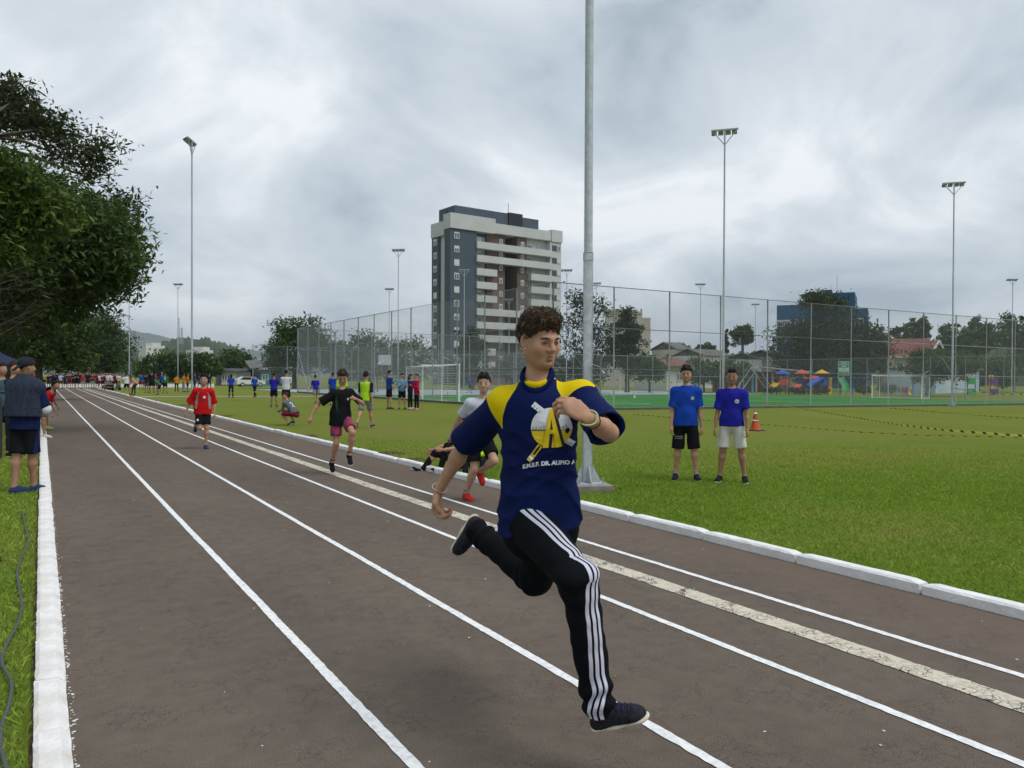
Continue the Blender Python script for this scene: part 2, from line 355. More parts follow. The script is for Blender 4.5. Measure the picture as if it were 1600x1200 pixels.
def asphalt_material():
    m = bpy.data.materials.new('asphalt'); m.use_nodes = True; nt = m.node_tree; N = nt.nodes; L = nt.links; b = N['Principled BSDF']
    b.inputs['Roughness'].default_value = 0.95; b.inputs['Specular IOR Level'].default_value = 0.05
    tc = N.new('ShaderNodeTexCoord')
    def noise(s, d, stretch=None):
        n = N.new('ShaderNodeTexNoise'); n.inputs['Scale'].default_value = s; n.inputs['Detail'].default_value = d
        if stretch:
            mp = N.new('ShaderNodeMapping'); mp.inputs['Scale'].default_value = stretch; L.new(tc.outputs['Object'], mp.inputs[0]); L.new(mp.outputs[0], n.inputs['Vector'])
        else: L.new(tc.outputs['Object'], n.inputs['Vector'])
        return n.outputs['Fac']
    big = noise(0.9, 6, (1, 0.35, 1)); mid = noise(9, 6); fine = noise(230, 3)
    r = N.new('ShaderNodeValToRGB'); L.new(big, r.inputs[0]); e = r.color_ramp.elements
    e[0].position = 0.33; e[0].color = (0.134, 0.107, 0.087, 1); e[1].position = 0.68; e[1].color = (0.162, 0.131, 0.107, 1)
    def mulv(prev, fac, lo, hi, a=0.3, bb=0.7):
        mr = N.new('ShaderNodeMapRange'); mr.inputs[1].default_value = a; mr.inputs[2].default_value = bb; mr.inputs[3].default_value = lo; mr.inputs[4].default_value = hi; L.new(fac, mr.inputs[0])
        v = N.new('ShaderNodeVectorMath'); v.operation = 'SCALE'; L.new(prev, v.inputs[0]); L.new(mr.outputs[0], v.inputs['Scale']); return v.outputs[0]
    c = mulv(r.outputs[0], mid, 0.92, 1.08); c = mulv(c, fine, 0.62, 1.38)
    # hairline cracks
    vo = N.new('ShaderNodeTexVoronoi'); vo.feature = 'DISTANCE_TO_EDGE'; vo.inputs['Scale'].default_value = 16
    wn = N.new('ShaderNodeTexNoise'); wn.inputs['Scale'].default_value = 22; L.new(tc.outputs['Object'], wn.inputs['Vector'])
    wv = N.new('ShaderNodeMix'); wv.data_type = 'RGBA'; wv.inputs[0].default_value = 0.10; L.new(tc.outputs['Object'], wv.inputs[6]); L.new(wn.outputs['Color'], wv.inputs[7]); L.new(wv.outputs[2], vo.inputs['Vector'])
    cr = N.new('ShaderNodeMapRange'); cr.inputs[1].default_value = 0.0; cr.inputs[2].default_value = 0.03; cr.inputs[3].default_value = 0.0; cr.inputs[4].default_value = 1; L.new(vo.outputs['Distance'], cr.inputs[0])
    msk = N.new('ShaderNodeMapRange'); msk.inputs[1].default_value = 0.48; msk.inputs[2].default_value = 0.58; msk.inputs[3].default_value = 1.0; msk.inputs[4].default_value = 0.0; L.new(noise(3.1, 5), msk.inputs[0])
    mx = N.new('ShaderNodeMath'); mx.operation = 'MAXIMUM'; L.new(cr.outputs[0], mx.inputs[0]); L.new(msk.outputs[0], mx.inputs[1])
    c = mulv(c, mx.outputs[0], 0.74, 1.0, 0, 1)
    # reddish dust along the right kerb
    sx = N.new('ShaderNodeSeparateXYZ'); L.new(tc.outputs['Object'], sx.inputs[0])
    dm = N.new('ShaderNodeMapRange'); dm.inputs[1].default_value = 4.3; dm.inputs[2].default_value = 5.15; L.new(sx.outputs[0], dm.inputs[0])
    dn = N.new('ShaderNodeMath'); dn.operation = 'MULTIPLY'; L.new(dm.outputs[0], dn.inputs[0]); L.new(noise(1.7, 6, (1, 0.5, 1)), dn.inputs[1])
    mix = N.new('ShaderNodeMix'); mix.data_type = 'RGBA'; L.new(dn.outputs[0], mix.inputs[0]); L.new(c, mix.inputs[6]); mix.inputs[7].default_value = (0.175, 0.132, 0.098, 1)
    L.new(mix.outputs[2], b.inputs['Base Color'])
    ad = N.new('ShaderNodeMath'); ad.operation = 'ADD'; L.new(fine, ad.inputs[0]); L.new(mx.outputs[0], ad.inputs[1])
    bp = N.new('ShaderNodeBump'); bp.inputs['Strength'].default_value = 0.55; bp.inputs['Distance'].default_value = 0.006; L.new(ad.outputs[0], bp.inputs['Height']); L.new(bp.outputs[0], b.inputs['Normal'])
    return m
M_asphalt = asphalt_material()
KX = 5.18                                    # right kerb
sheet([0.04, KX+0.02], [-6, 20, 60, 103], 0.004, 'running_track', M_asphalt)

def paint_material(name, col, crack, wear, scale):
    m = bpy.data.materials.new(name); m.use_nodes = True; nt = m.node_tree; N = nt.nodes; L = nt.links; b = N['Principled BSDF']; b.inputs['Roughness'].default_value = 0.85
    b.inputs['Specular IOR Level'].default_value = 0.25
    tc = N.new('ShaderNodeTexCoord')
    n = N.new('ShaderNodeTexNoise'); n.inputs['Scale'].default_value = 30; n.inputs['Detail'].default_value = 6; L.new(tc.outputs['Object'], n.inputs['Vector'])
    r = N.new('ShaderNodeValToRGB'); L.new(n.outputs['Fac'], r.inputs[0]); e = r.color_ramp.elements
    e[0].position = 0.25; e[0].color = (*[c*0.72 for c in col], 1); e[1].position = 0.6; e[1].color = (*col, 1); col_o = r.outputs[0]
    asp = (0.10, 0.082, 0.068, 1)
    if crack:
        wn = N.new('ShaderNodeTexNoise'); wn.inputs['Scale'].default_value = 12; L.new(tc.outputs['Object'], wn.inputs['Vector'])
        wv = N.new('ShaderNodeMix'); wv.data_type = 'RGBA'; wv.inputs[0].default_value = 0.08; L.new(tc.outputs['Object'], wv.inputs[6]); L.new(wn.outputs['Color'], wv.inputs[7])
        for sc, wd in ((scale, 0.035), (scale*2.3, 0.04)):
            vo = N.new('ShaderNodeTexVoronoi'); vo.feature = 'DISTANCE_TO_EDGE'; vo.inputs['Scale'].default_value = sc; L.new(wv.outputs[2], vo.inputs['Vector'])
            nn = N.new('ShaderNodeTexNoise'); nn.inputs['Scale'].default_value = 5; nn.inputs['Detail'].default_value = 4; L.new(tc.outputs['Object'], nn.inputs['Vector'])
            th = N.new('ShaderNodeMapRange'); th.inputs[1].default_value = 0.42; th.inputs[2].default_value = 0.7; th.inputs[3].default_value = 0.0; th.inputs[4].default_value = wd*1.6; L.new(nn.outputs['Fac'], th.inputs[0])
            lt = N.new('ShaderNodeMath'); lt.operation = 'LESS_THAN'; L.new(vo.outputs['Distance'], lt.inputs[0]); L.new(th.outputs[0], lt.inputs[1])
            mx = N.new('ShaderNodeMix'); mx.data_type = 'RGBA'; L.new(lt.outputs[0], mx.inputs[0]); L.new(col_o, mx.inputs[6]); mx.inputs[7].default_value = asp; col_o = mx.outputs[2]
    w = N.new('ShaderNodeTexNoise'); w.inputs['Scale'].default_value = 70; w.inputs['Detail'].default_value = 8; w.inputs['Roughness'].default_value = 0.7; L.new(tc.outputs['Object'], w.inputs['Vector'])
    g = N.new('ShaderNodeMapRange'); g.inputs[1].default_value = 1-wear; g.inputs[2].default_value = 1-wear+0.06; L.new(w.outputs['Fac'], g.inputs[0])
    mx = N.new('ShaderNodeMix'); mx.data_type = 'RGBA'; L.new(g.outputs[0], mx.inputs[0]); L.new(col_o, mx.inputs[6]); mx.inputs[7].default_value = asp
    L.new(mx.outputs[2], b.inputs['Base Color']); return m
M_line = paint_material('lane_paint', (0.87, 0.87, 0.86), False, 0.375, 0)
M_band = paint_material('old_cream_paint', (0.66, 0.60, 0.48), True, 0.36, 11)
def stripe(x, w, y0, y1, name, material, z=0.008, amp=0.0016):
    ys = list(np.arange(y0, 14, 0.035))+list(np.arange(14, 40, 0.3))+list(np.arange(40, y1+0.1, 3))
    rs = np.random.RandomState(int(x*100)); V = []
    off = 0.0
    for i, y in enumerate(ys):
        off = 0.985*off+rs.normal()*amp*0.3; a = rs.normal()*amp; b = rs.normal()*amp
        V += [(x-w/2+off+a, y, z), (x+w/2+off+b, y, z)]
    F = [(2*i, 2*i+1, 2*i+3, 2*i+2) for i in range(len(ys)-1)]
    me = bpy.data.meshes.new(name); me.from_pydata(V, [], F); me.update(); return tag(link(name, me, material), kind='structure')
for xx in (1.215, 2.225, 3.24, 4.20): stripe(xx, 0.052, -3, 100, 'lane_marking', M_line)
stripe(3.815, 0.165, -3, 96, 'wide_marking', M_band, amp=0.003)
sheet([0.1, KX], [96.6, 96.75], 0.012, 'start_line_marking', M_line)

# kerbs: painted stones laid end to end
M_kerb = mat('whitewashed_kerb', (0.72, 0.71, 0.69), 0.9, 0.0, 5.0, 0.7, 45, col2=(0.88, 0.88, 0.87), spec=0.15, detail=9)
M_kerb_l = mat('dirty_whitewash', (0.66, 0.61, 0.55), 0.9, 0.0, 5.5, 0.8, 40, col2=(0.86, 0.85, 0.84), spec=0.15, detail=10)
M_soil = mat('bare_soil', (0.085, 0.055, 0.035), 0.95, 0.4, 12, 0.9, 40, spec=0.1)
def kerb_stone_mesh(w, h, ln, seed, wob=0.006):
    rs = np.random.RandomState(seed); prof = [(-w/2, -0.03), (-w/2, h*0.82), (-w/2+0.018, h), (w/2-0.035, h), (w/2-0.010, h-0.020), (w/2, h*0.55), (w/2+0.004, -0.03)]
    n = 15; V = []; F = []; k = len(prof)
    for i in range(n):
        t = i/(n-1); end = 0.012 if i in (0, n-1) else 0
        for j, (x, z) in enumerate(prof):
            V.append((x*(1-end*2)+rs.normal()*wob, (t-0.5)*ln+(0.003 if 0 < i < n-1 else 0), z-(end if j in (2, 3, 4) else 0)+(rs.normal()*wob*0.6 if z > 0 else 0)))
    for i in range(n-1):
        for j in range(k-1): F.append((i*k+j, (i+1)*k+j, (i+1)*k+j+1, i*k+j+1))
    F += [tuple(range(k)), tuple(range((n-1)*k+k-1, (n-1)*k-1, -1))]
    me = bpy.data.meshes.new('kerb_stone'); me.from_pydata(V, [], F); me.update(); return me
def kerb(name, x, w, h, y0, y1, ln, material, gap, seed, wob):
    root = empty(name, (x, 0, 0)); tag(root, kind='structure'); rs = np.random.RandomState(seed)
    ms = [kerb_stone_mesh(w, h, ln-gap, seed+i, wob) for i in range(5)]
    for m in ms: m.materials.append(material)
    y = y0; i = 0
    while y < y1:
        if 56.5 < y < 60 and x > 1: y += ln; continue
        o = link('kerb_stone', ms[i % 5], None, root); jt = 1.0 if x > 1 else 0.35; o.location = (rs.normal()*0.007*jt, y+ln/2, rs.normal()*0.004*jt); o.rotation_euler = (0, rs.normal()*0.012*jt, rs.normal()*0.006*jt)
        y += ln; i += 1
    return root
kerb('right_track_kerb', KX+0.075, 0.14, 0.085, -2.1, 96, 1.03, M_kerb, 0.022, 3, 0.0015)
kerb('left_track_kerb', 0.035, 0.128, 0.06, -1.3, 97, 0.62, M_kerb_l, 0.002, 21, 0.0013)
def soil_strip(x, w, y0, y1, seed):
    rs = np.random.RandomState(seed); ys = np.arange(y0, y1, 0.12); V = []
    for y in ys:
        a = abs(rs.normal())*w*0.35; V += [(x-0.02, y, 0.012), (x+w*0.4+a*np.sign(w), y, 0.012)]
    F = [(2*i, 2*i+1, 2*i+3, 2*i+2) if w > 0 else (2*i+2, 2*i+3, 2*i+1, 2*i) for i in range(len(ys)-1)]
    me = bpy.data.meshes.new('soil_edge'); me.from_pydata(V, [], F); me.update(); tag(link('soil_edge', me, M_soil), kind='structure')
def soil_patch(px, py, r, seed):
    rs = np.random.RandomState(seed); c = G(px, py); n = 22; V = [(c[0], c[1], c[2]+0.03)]
    for i in range(n): t = 2*math.pi*i/n; q = r*rs.uniform(0.55, 1.15); V.append((c[0]+q*math.cos(t), c[1]+q*1.5*math.sin(t), float(gz(c[0]))+0.006))
    me = bpy.data.meshes.new('soil_patch'); me.from_pydata(V, [], [(0, 1+i, 1+(i+1) % n) for i in range(n)]); me.update(); tag(link('soil_patch', me, M_soil), kind='structure')
for k_, (px_, py_, r_) in enumerate(((480, 681, 0.30), (612, 708, 0.28), (650, 718, 0.22), (292, 633, 0.5), (355, 650, 0.25))): soil_patch(px_, py_, r_, 40+k_)
soil_strip(KX+0.15, 0.13, -1.5, 30, 5); soil_strip(-0.025, -0.05, 1, 20, 6)
# paint splashes and crumbs along the left kerb, small debris on the track
def crumbs(name, label, n, fx, fy, smin, smax, material, seed, z=0.006):
    rs = np.random.RandomState(seed); V = []; F = []
    for i in range(n):
        x = fx(rs); y = fy(rs); s = rs.uniform(smin, smax); a = rs.uniform(0, 6.28); k = len(V); hgt = s*0.25
        pts = [(x+s*rs.uniform(0.6, 1)*math.cos(a+t), y+s*rs.uniform(0.6, 1.2)*math.sin(a+t), z) for t in (0, 1.4, 2.9, 4.5)]
        V += pts+[(x, y, z+hgt)]; F += [(k, k+1, k+4), (k+1, k+2, k+4), (k+2, k+3, k+4), (k+3, k, k+4)]
    me = bpy.data.meshes.new(name); me.from_pydata(V, [], F); me.update(); o = link(name, me, material); tag(o, label, kind='stuff'); return o
M_chip = mat('paint_chip', (0.72, 0.70, 0.66), 0.9)
crumbs('paint_splashes', 'white paint splashes on the asphalt along the left kerb', 320, lambda r: 0.104+abs(r.normal())*0.011, lambda r: 2.0+r.exponential(6), 0.003, 0.012, M_chip, 8)
crumbs('track_debris', 'small pale chips and leaf bits scattered over the asphalt', 70, lambda r: r.uniform(0.2, 5.0), lambda r: 1.5+r.exponential(8), 0.003, 0.011, M_chip, 9)
M_leafdry = mat('dry_leaf', (0.28, 0.15, 0.06), 0.9, 0.4, 30)
crumbs('fallen_leaves', 'dry brown fallen leaves by the kerb', 22, lambda r: r.choice([r.uniform(-0.5, -0.05), r.uniform(0.3, 5.0)]), lambda r: 2.5+r.exponential(6), 0.006, 0.018, M_leafdry, 10, 0.012)

# cross path, street and far kerb
M_path = mat('concrete_path', (0.30, 0.27, 0.23), 0.95, 0.15, 2.0, spec=0.1)
def quad_sheet(pts, z, name, material):
    me = bpy.data.meshes.new(name); me.from_pydata([(p[0], p[1], float(gz(p[0]))+z) for p in pts], [], [tuple(range(len(pts)))]); me.update(); return tag(link(name, me, material), kind='structure')
quad_sheet([(KX+0.02, 56.6), (8, 56.6), (8, 59.2), (KX+0.02, 59.9)], 0.008, 'cross_path', M_path); quad_sheet([(8, 56.6), (20, 56.6), (20, 59.2), (8, 59.2)], 0.008, 'cross_path', M_path)
M_street = mat('street_asphalt', (0.09, 0.09, 0.09), 0.9, 0.1, 1.0)
quad_sheet([(-40, 106), (8, 106), (8, 113), (-40, 113)], 0.01, 'street', M_street); quad_sheet([(8, 106), (18.9, 106), (18.9, 113), (8, 113)], 0.01, 'street', M_street)
M_white = mat('white_paint', (0.78, 0.78, 0.76), 0.6, 0.06, 3)
mb = MB(); mb.box((6.5, 104.8, 0.13), (25, 0.3, 0.5)); tag(mb.build('low_white_wall', M_white), 'long low whitewashed wall at the end of the lawn beside the street', 'wall')

# artificial turf court, hard court beyond it
CX0, CX1, CY0, CY1 = 20.45, 72.0, 29.75, 61.0
M_turf = ground_material('artificial_turf', [(0.040, 0.155, 0.035), (0.050, 0.190, 0.045), (0.062, 0.22, 0.055)], 0.9, 120)
sheet([CX0+0.1, 40, 71.9], [CY0+0.1, CY1], 0.03, 'turf_court', M_turf)
M_hard = mat('hard_court', (0.33, 0.37, 0.42), 0.8, 0.1, 0.4)
sheet([CX0+0.1, 40, 71.9], [CY1+0.2, 90], 0.02, 'hard_court', M_hard)
def turf_line(x0, y0, x1, y1, w=0.1):
    if x0 == x1: return sheet([x0-w/2, x0+w/2], [y0, y1], 0.036, 'turf_marking', M_white)
    return sheet([x0, (x0+x1)/2, x1], [y0-w/2, y0+w/2], 0.036, 'turf_marking', M_white)
turf_line(22.2, 31.2, 70, 31.2); turf_line(22.2, 59, 70, 59); turf_line(22.2, 31.2, 22.2, 59); turf_line(46, 31.2, 46, 59); turf_line(70, 31.2, 70, 59)
turf_line(32, 36, 32, 54); turf_line(22.2, 36, 32, 36); turf_line(22.2, 54, 32, 54); turf_line(60, 36, 60, 54); turf_line(60, 36, 70, 36)

# ------------------------------------------------------------------ wire fences
M_galv = mat('galvanised_steel', (0.40, 0.43, 0.45), 0.6, 0.14, 14.0, 0.1, 30, metal=0.0, spec=0.4)
M_post = mat('fence_steel', (0.27, 0.295, 0.31), 0.6, 0.12, 10.0)
M_wire = mat('wire_mesh', (0.30, 0.32, 0.32), 0.6)
_post = {}
def fence(name, label, a, b, H, n, rails, rpost=0.04, wr=0.0019, pitch=0.085, braces=(), base=True):
    a = np.array([a[0], a[1], 0.0]); b = np.array([b[0], b[1], 0.0]); L = np.linalg.norm(b-a); e = (b-a)/L
    root = empty(name, (a[0], a[1], float(gz(a[0]))), 0, label, 'fence', 'wire fences round the courts'); O = np.array(root.location)
    def W(s, z): p = a+e*s; return np.array([p[0], p[1], float(gz(p[0]))+z])-O
    key = (H, rpost)
    if key not in _post: _post[key] = MB().tube([(0, 0, -0.1), (0, 0, H)], rpost, 8).tube([(0, 0, H-0.005), (0, 0, H+0.03)], [rpost*1.15, rpost*0.5], 8).mesh('post', True); _post[key].materials.append(M_post)
    for i in range(n+1):
        o = link('post', _post[key], None, root); o.location = tuple(W(L*i/n, 0))
    for z in rails: MB().tube([W(0, z), W(L*0.5, z), W(L, z)], rpost*0.62, 6).build('rail', M_post, root, True)
    for s0, z0, s1, z1 in braces: MB().tube([W(s0, z0), W(s1, z1)], rpost*0.7, 6).build('brace', M_galv, root, True)
    # diagonal wires clipped to the panel
    V = []; F = []; nrm = np.array([e[1], -e[0], 0.0])
    for sg in (1, -1):
        for s0 in np.arange(-H if sg > 0 else 0, L if sg > 0 else L+H, pitch):
            # s = s0 + sg*z
            z0, z1 = 0.03, H
            if sg > 0: z0 = max(z0, -s0); z1 = min(z1, L-s0)
            else: z0 = max(z0, s0-L); z1 = min(z1, s0)
            if z1-z0 < 0.05: continue
            p0 = W(s0+sg*z0, z0); p1 = W(s0+sg*z1, z1); d = (p1-p0)/np.linalg.norm(p1-p0); up = np.cross(nrm, d); k = len(V); of = nrm*0.003*sg
            for p in (p0, p1):
                for t in (0, 2.094, 4.189): V.append(p+of+nrm*wr*math.cos(t)+up*wr*math.sin(t))
            F += [(k, k+1, k+4, k+3), (k+1, k+2, k+5, k+4), (k+2, k, k+3, k+5)]
    tag(link('wire_mesh', mesh_np('wire_mesh', V, F, False), M_wire, root), kind='stuff')
    if base:
        mb = MB(); p0, p1 = W(0, 0.05), W(L, 0.05); mb.bar(p0, p1, 0.14, 0.12); mb.build('footing', mat('dark_footing', (0.10, 0.10, 0.085), 0.9, 0.2, 2), root)
    return root
fence('court_fence', 'tall wire fence along the near side of the turf court, right of the lamp pole', (20.36, 29.63), (69.2, 27.4), 6.0, 14, (2.0, 4.0, 6.0), braces=((0.1, 3.9, 3.3, 0.15),))
fence('court_fence', 'tall wire fence receding from the near corner of the court beside the lawn', (20.36, 29.63), (20.45, 71.9), 6.0, 13, (2.0, 4.0, 6.0), braces=((42.2, 3.9, 38.5, 0.1), (0.1, 3.9, 2.9, 0.15)))
fence('court_fence', 'wire fence behind the turf court with the benches in front', (20.5, 61.3), (72, 61.3), 4.0, 15, (2.0, 4.0), braces=((14, 3.0, 17.3, 0.2),), base=False)
fence('court_fence', 'farthest wire fence behind the hard court in front of the tower block', (20.5, 90), (75, 90), 5.0, 14, (2.5, 5.0), base=False, pitch=0.13, wr=0.003)
fence('court_fence', 'wire fence at the far right end of the turf court behind the right goal', (72, 28.5), (72, 61.3), 4.0, 10, (2.0, 4.0), braces=((12, 3.9, 14.5, 0.1), (12, 3.9, 9.5, 0.1)), base=False, pitch=0.12, wr=0.0028)
fence('court_fence', 'wire fence at the left end of the hard court by the street', (20.5, 71.95), (46, 71.95), 6.0, 7, (2.0, 4.0, 6.0), base=False, pitch=0.12, wr=0.0028)

# ------------------------------------------------------------------ floodlight poles
M_lamp = mat('lamp_black', (0.035, 0.035, 0.04), 0.5); M_lens = mat('lamp_glass', (0.35, 0.37, 0.38), 0.2)
M_conc = mat('concrete', (0.25, 0.22, 0.18), 0.95, 0.2, 6, 0.5, 30)
_pm = {}
def pole_meshes(H):
    if H in _pm: return _pm[H]
    d = {}
    d['pole'] = MB().tube([(0, 0, 0.08), (0, 0, 3.1), (0, 0, 3.12), (0, 0, 8.3), (0, 0, 8.32), (0, 0, H)], [0.068, 0.065, 0.057, 0.053, 0.046, 0.040], 20).mesh('pole', True)
    d['joint_sleeve'] = MB().tube([(0, 0, 3.02), (0, 0, 3.12), (0, 0, 3.13)], [0.069, 0.068, 0.059], 20).mesh('joint_sleeve', True)
    d['base_plate'] = MB().box((0, 0, 0.07), (0.40, 0.40, 0.022)).mesh('base_plate')
    d['gusset'] = MB().prism([(0.07, -0.006, 0.083), (0.18, -0.006, 0.083), (0.18, -0.006, 0.105), (0.072, -0.006, 0.31)], (0, 0.012, 0)).mesh('gusset')
    d['bolt'] = MB().tube([(0.165, 0.165, 0.06), (0.165, 0.165, 0.15)], 0.012, 8).tube([(0.165, 0.165, 0.082), (0.165, 0.165, 0.105)], 0.024, 6).mesh('bolt')
    d['crossbar'] = MB().box((0, 0, H), (1.36, 0.08, 0.08)).mesh('crossbar')
    d['brace'] = MB().bar((0.03, 0, H-0.75), (0.60, 0, H-0.05), 0.04).mesh('brace')
    lm = MB(); lm.box((0, 0.12, 0.02), (0.26, 0.30, 0.09), axes=((1, 0, 0), (0, 0.87, -0.5), (0, 0.5, 0.87))).box((0, 0.03, 0.06), (0.06, 0.10, 0.12)); d['lamp'] = lm.mesh('lamp')
    d['lamp_glass'] = MB().box((0, 0.095, -0.035), (0.26, 0.29, 0.012), axes=((1, 0, 0), (0, 0.87, -0.5), (0, 0.5, 0.87))).mesh('lamp_glass')
    d['footing'] = MB().box((0, 0, -0.02), (0.56, 0.56, 0.16)).mesh('footing')
    for k in d: d[k].materials.append({'lamp': M_lamp, 'lamp_glass': M_lens, 'footing': M_conc}.get(k, M_galv))
    _pm[H] = d; return d
def flood_pole(px, depth, label, rz=0.0, H=14.5, full=False, loc=None):
    p = gxy(px, depth) if loc is None else loc; d = pole_meshes(H)
    root = empty('floodlight_pole', p, rz, label, 'light pole', 'floodlight poles')
    for k in ('pole', 'joint_sleeve', 'base_plate', 'crossbar'): link(k, d[k], None, root)
    for sx in (0, math.pi): o = link('brace', d['brace'], None, root); o.rotation_euler = (0, 0, sx)
    for x in (-0.54, -0.20, 0.17, 0.48):
        l = link('lamp', d['lamp'], None, root); l.location = (x, 0, H-0.1); g = link('lamp_glass', d['lamp_glass'], None, l)
    if full:
        link('footing', d['footing'], None, root)
        for i in range(4):
            for k in ('gusset', 'bolt'): o = link(k, d[k], None, root); o.rotation_euler = (0, 0, i*math.pi/2)
    return root
flood_pole(917, 10.22, 'near galvanised steel light pole on a concrete block behind the foreground runner', YAW*-1+0.2, full=True, loc=(6.18, 8.18, 0.02))
flood_pole(300, 42.8, 'tall floodlight pole left of centre, beside the red-shirted runner', R(62))
flood_pole(1130, 40.0, 'tall floodlight pole behind the two boys in blue', R(-48), full=True)
flood_pole(1488, 50.0, 'tall floodlight pole at the near court fence far right', R(-48), full=True)
for px, dd, hh, lb, rz in ((622, 78, 14.5, 'floodlight pole rising left of the tower block, taller of the near pair', -40), (608, 112, 14.5, 'smaller distant floodlight pole just left of the taller one by the tower', -40),
        (725, 92, 14.5, 'floodlight pole in front of the dark side of the tower block', -40), (885, 91, 14.5, 'floodlight pole at the right edge of the tower block', -40), (278, 109, 14.5, 'distant floodlight pole beyond the lawn in front of the radio masts', -35),
        (202, 100, 14.5, 'floodlight pole beside the start line by the dark trees', -35), (1094, 103, 14.5, 'distant floodlight pole left of the two boys over the far houses', -35), (1180, 131, 14.5, 'small distant floodlight pole left of the blue building', -40),
        (1581, 97, 14.5, 'distant floodlight pole at the far right edge of the court', -35), (931, 103, 14.5, 'distant floodlight pole just right of the near steel pole', -40), (795, 125, 14.5, 'small floodlight pole in front of the brown tower facade', -40)):
    flood_pole(px, dd, lb, R(rz), hh)
# ------------------------------------------------------------------ people
def nz(v): v = np.asarray(v, float); return v/(np.linalg.norm(v)+1e-12)
def fk(H, lean=2, side=0, twist=0, armR=(5, 8, 12, 0), armL=(5, 8, 12, 0), legR=(0, 3, 0), legL=(0, 3, 0), head=(0, 0), footR=None, footL=None, drop=None, curve=0):
    """joints of a figure facing +y with its feet on z = 0; angles in degrees. arm: raise, spread, elbow, turn-in; leg: raise, spread, knee"""
    J = {'H': H}; s = H/1.75
    le, tw = R(lean), R(twist)
    tu = nz((math.sin(R(side)), math.sin(le), math.cos(le)*math.cos(R(side)))); pr = np.array([1.0, 0, 0])
    J['pel'] = np.zeros(3)
    for k, sg in (('R', 1), ('L', -1)):
        J['hip'+k] = J['pel']+pr*sg*0.050*H+np.array([0, 0, -0.012*H])
        fl, ab, kn = [R(a) for a in (legR if k == 'R' else legL)]
        t = nz((sg*math.sin(ab), math.sin(fl)*math.cos(ab), -math.cos(fl)*math.cos(ab))); b = nz((0, -math.cos(fl), -math.sin(fl))); b = nz(b-t*(b@t))
        sh = math.cos(kn)*t+math.sin(kn)*b
        J['kn'+k] = J['hip'+k]+t*0.243*H; J['an'+k] = J['kn'+k]+sh*0.238*H
        ft = footR if k == 'R' else footL
        J['ft'+k] = nz(ft) if ft is not None else nz((0.16*sg, -sh[2], sh[1]))
    tr = np.array([math.cos(tw), -math.sin(tw), 0.0]); tr = nz(tr-tu*(tr@tu)); tf = np.cross(tu, tr)
    J['tr'] = tr; J['tu'] = tu; J['tf'] = tf
    J['neck'] = J['pel']+tu*0.285*H+np.array([0, 1, 0])*curve
    for k, sg in (('R', 1), ('L', -1)):
        J['sh'+k] = J['neck']+tr*sg*0.098*H-tu*0.040*H
        fl, ab, el, inr = [R(a) for a in (armR if k == 'R' else armL)]
        loc = lambda v: tr*v[0]+tf*v[1]+tu*v[2]
        u = loc(nz((sg*math.sin(ab), math.sin(fl)*math.cos(ab), -math.cos(fl)*math.cos(ab))))
        b = loc(nz((-sg*math.sin(inr), math.cos(fl)*math.cos(inr), math.sin(fl)*math.cos(inr)))); b = nz(b-u*(b@u)); f = math.cos(el)*u+math.sin(el)*b
        J['el'+k] = J['sh'+k]+u*0.170*H; J['wr'+k] = J['el'+k]+f*0.148*H
        J['hd'+k] = f; J['hn'+k] = nz(-tr*sg-f*(-(tr@f)*sg))
    hy, hp = R(head[0]), R(head[1])
    up = nz(tu*0.5+np.array([0, 0, 1])*0.5); J['hu'] = up
    fw = nz(np.array([math.sin(hy)*math.cos(hp), math.cos(hy)*math.cos(hp), math.sin(hp)])); J['hu'] = nz(np.array([0, 0, 1])-fw*fw[2]*0.9); J['hf'] = nz(fw-J['hu']*(fw@J['hu']))
    J['head'] = J['neck']+up*0.112*H*(0.35+0.65*math.sqrt(1/s) if s < 1 else 1)+np.array([0, 0.012, 0])*s
    low = min(J['anR'][2], J['anL'][2])-0.052*H
    dz = -low if drop is None else drop
    for k in J:
        if k[:2] in ('pe', 'hi', 'kn', 'an', 'ne', 'sh', 'el', 'wr') or k == 'head': J[k] = J[k]+np.array([0, 0, dz])
    return J

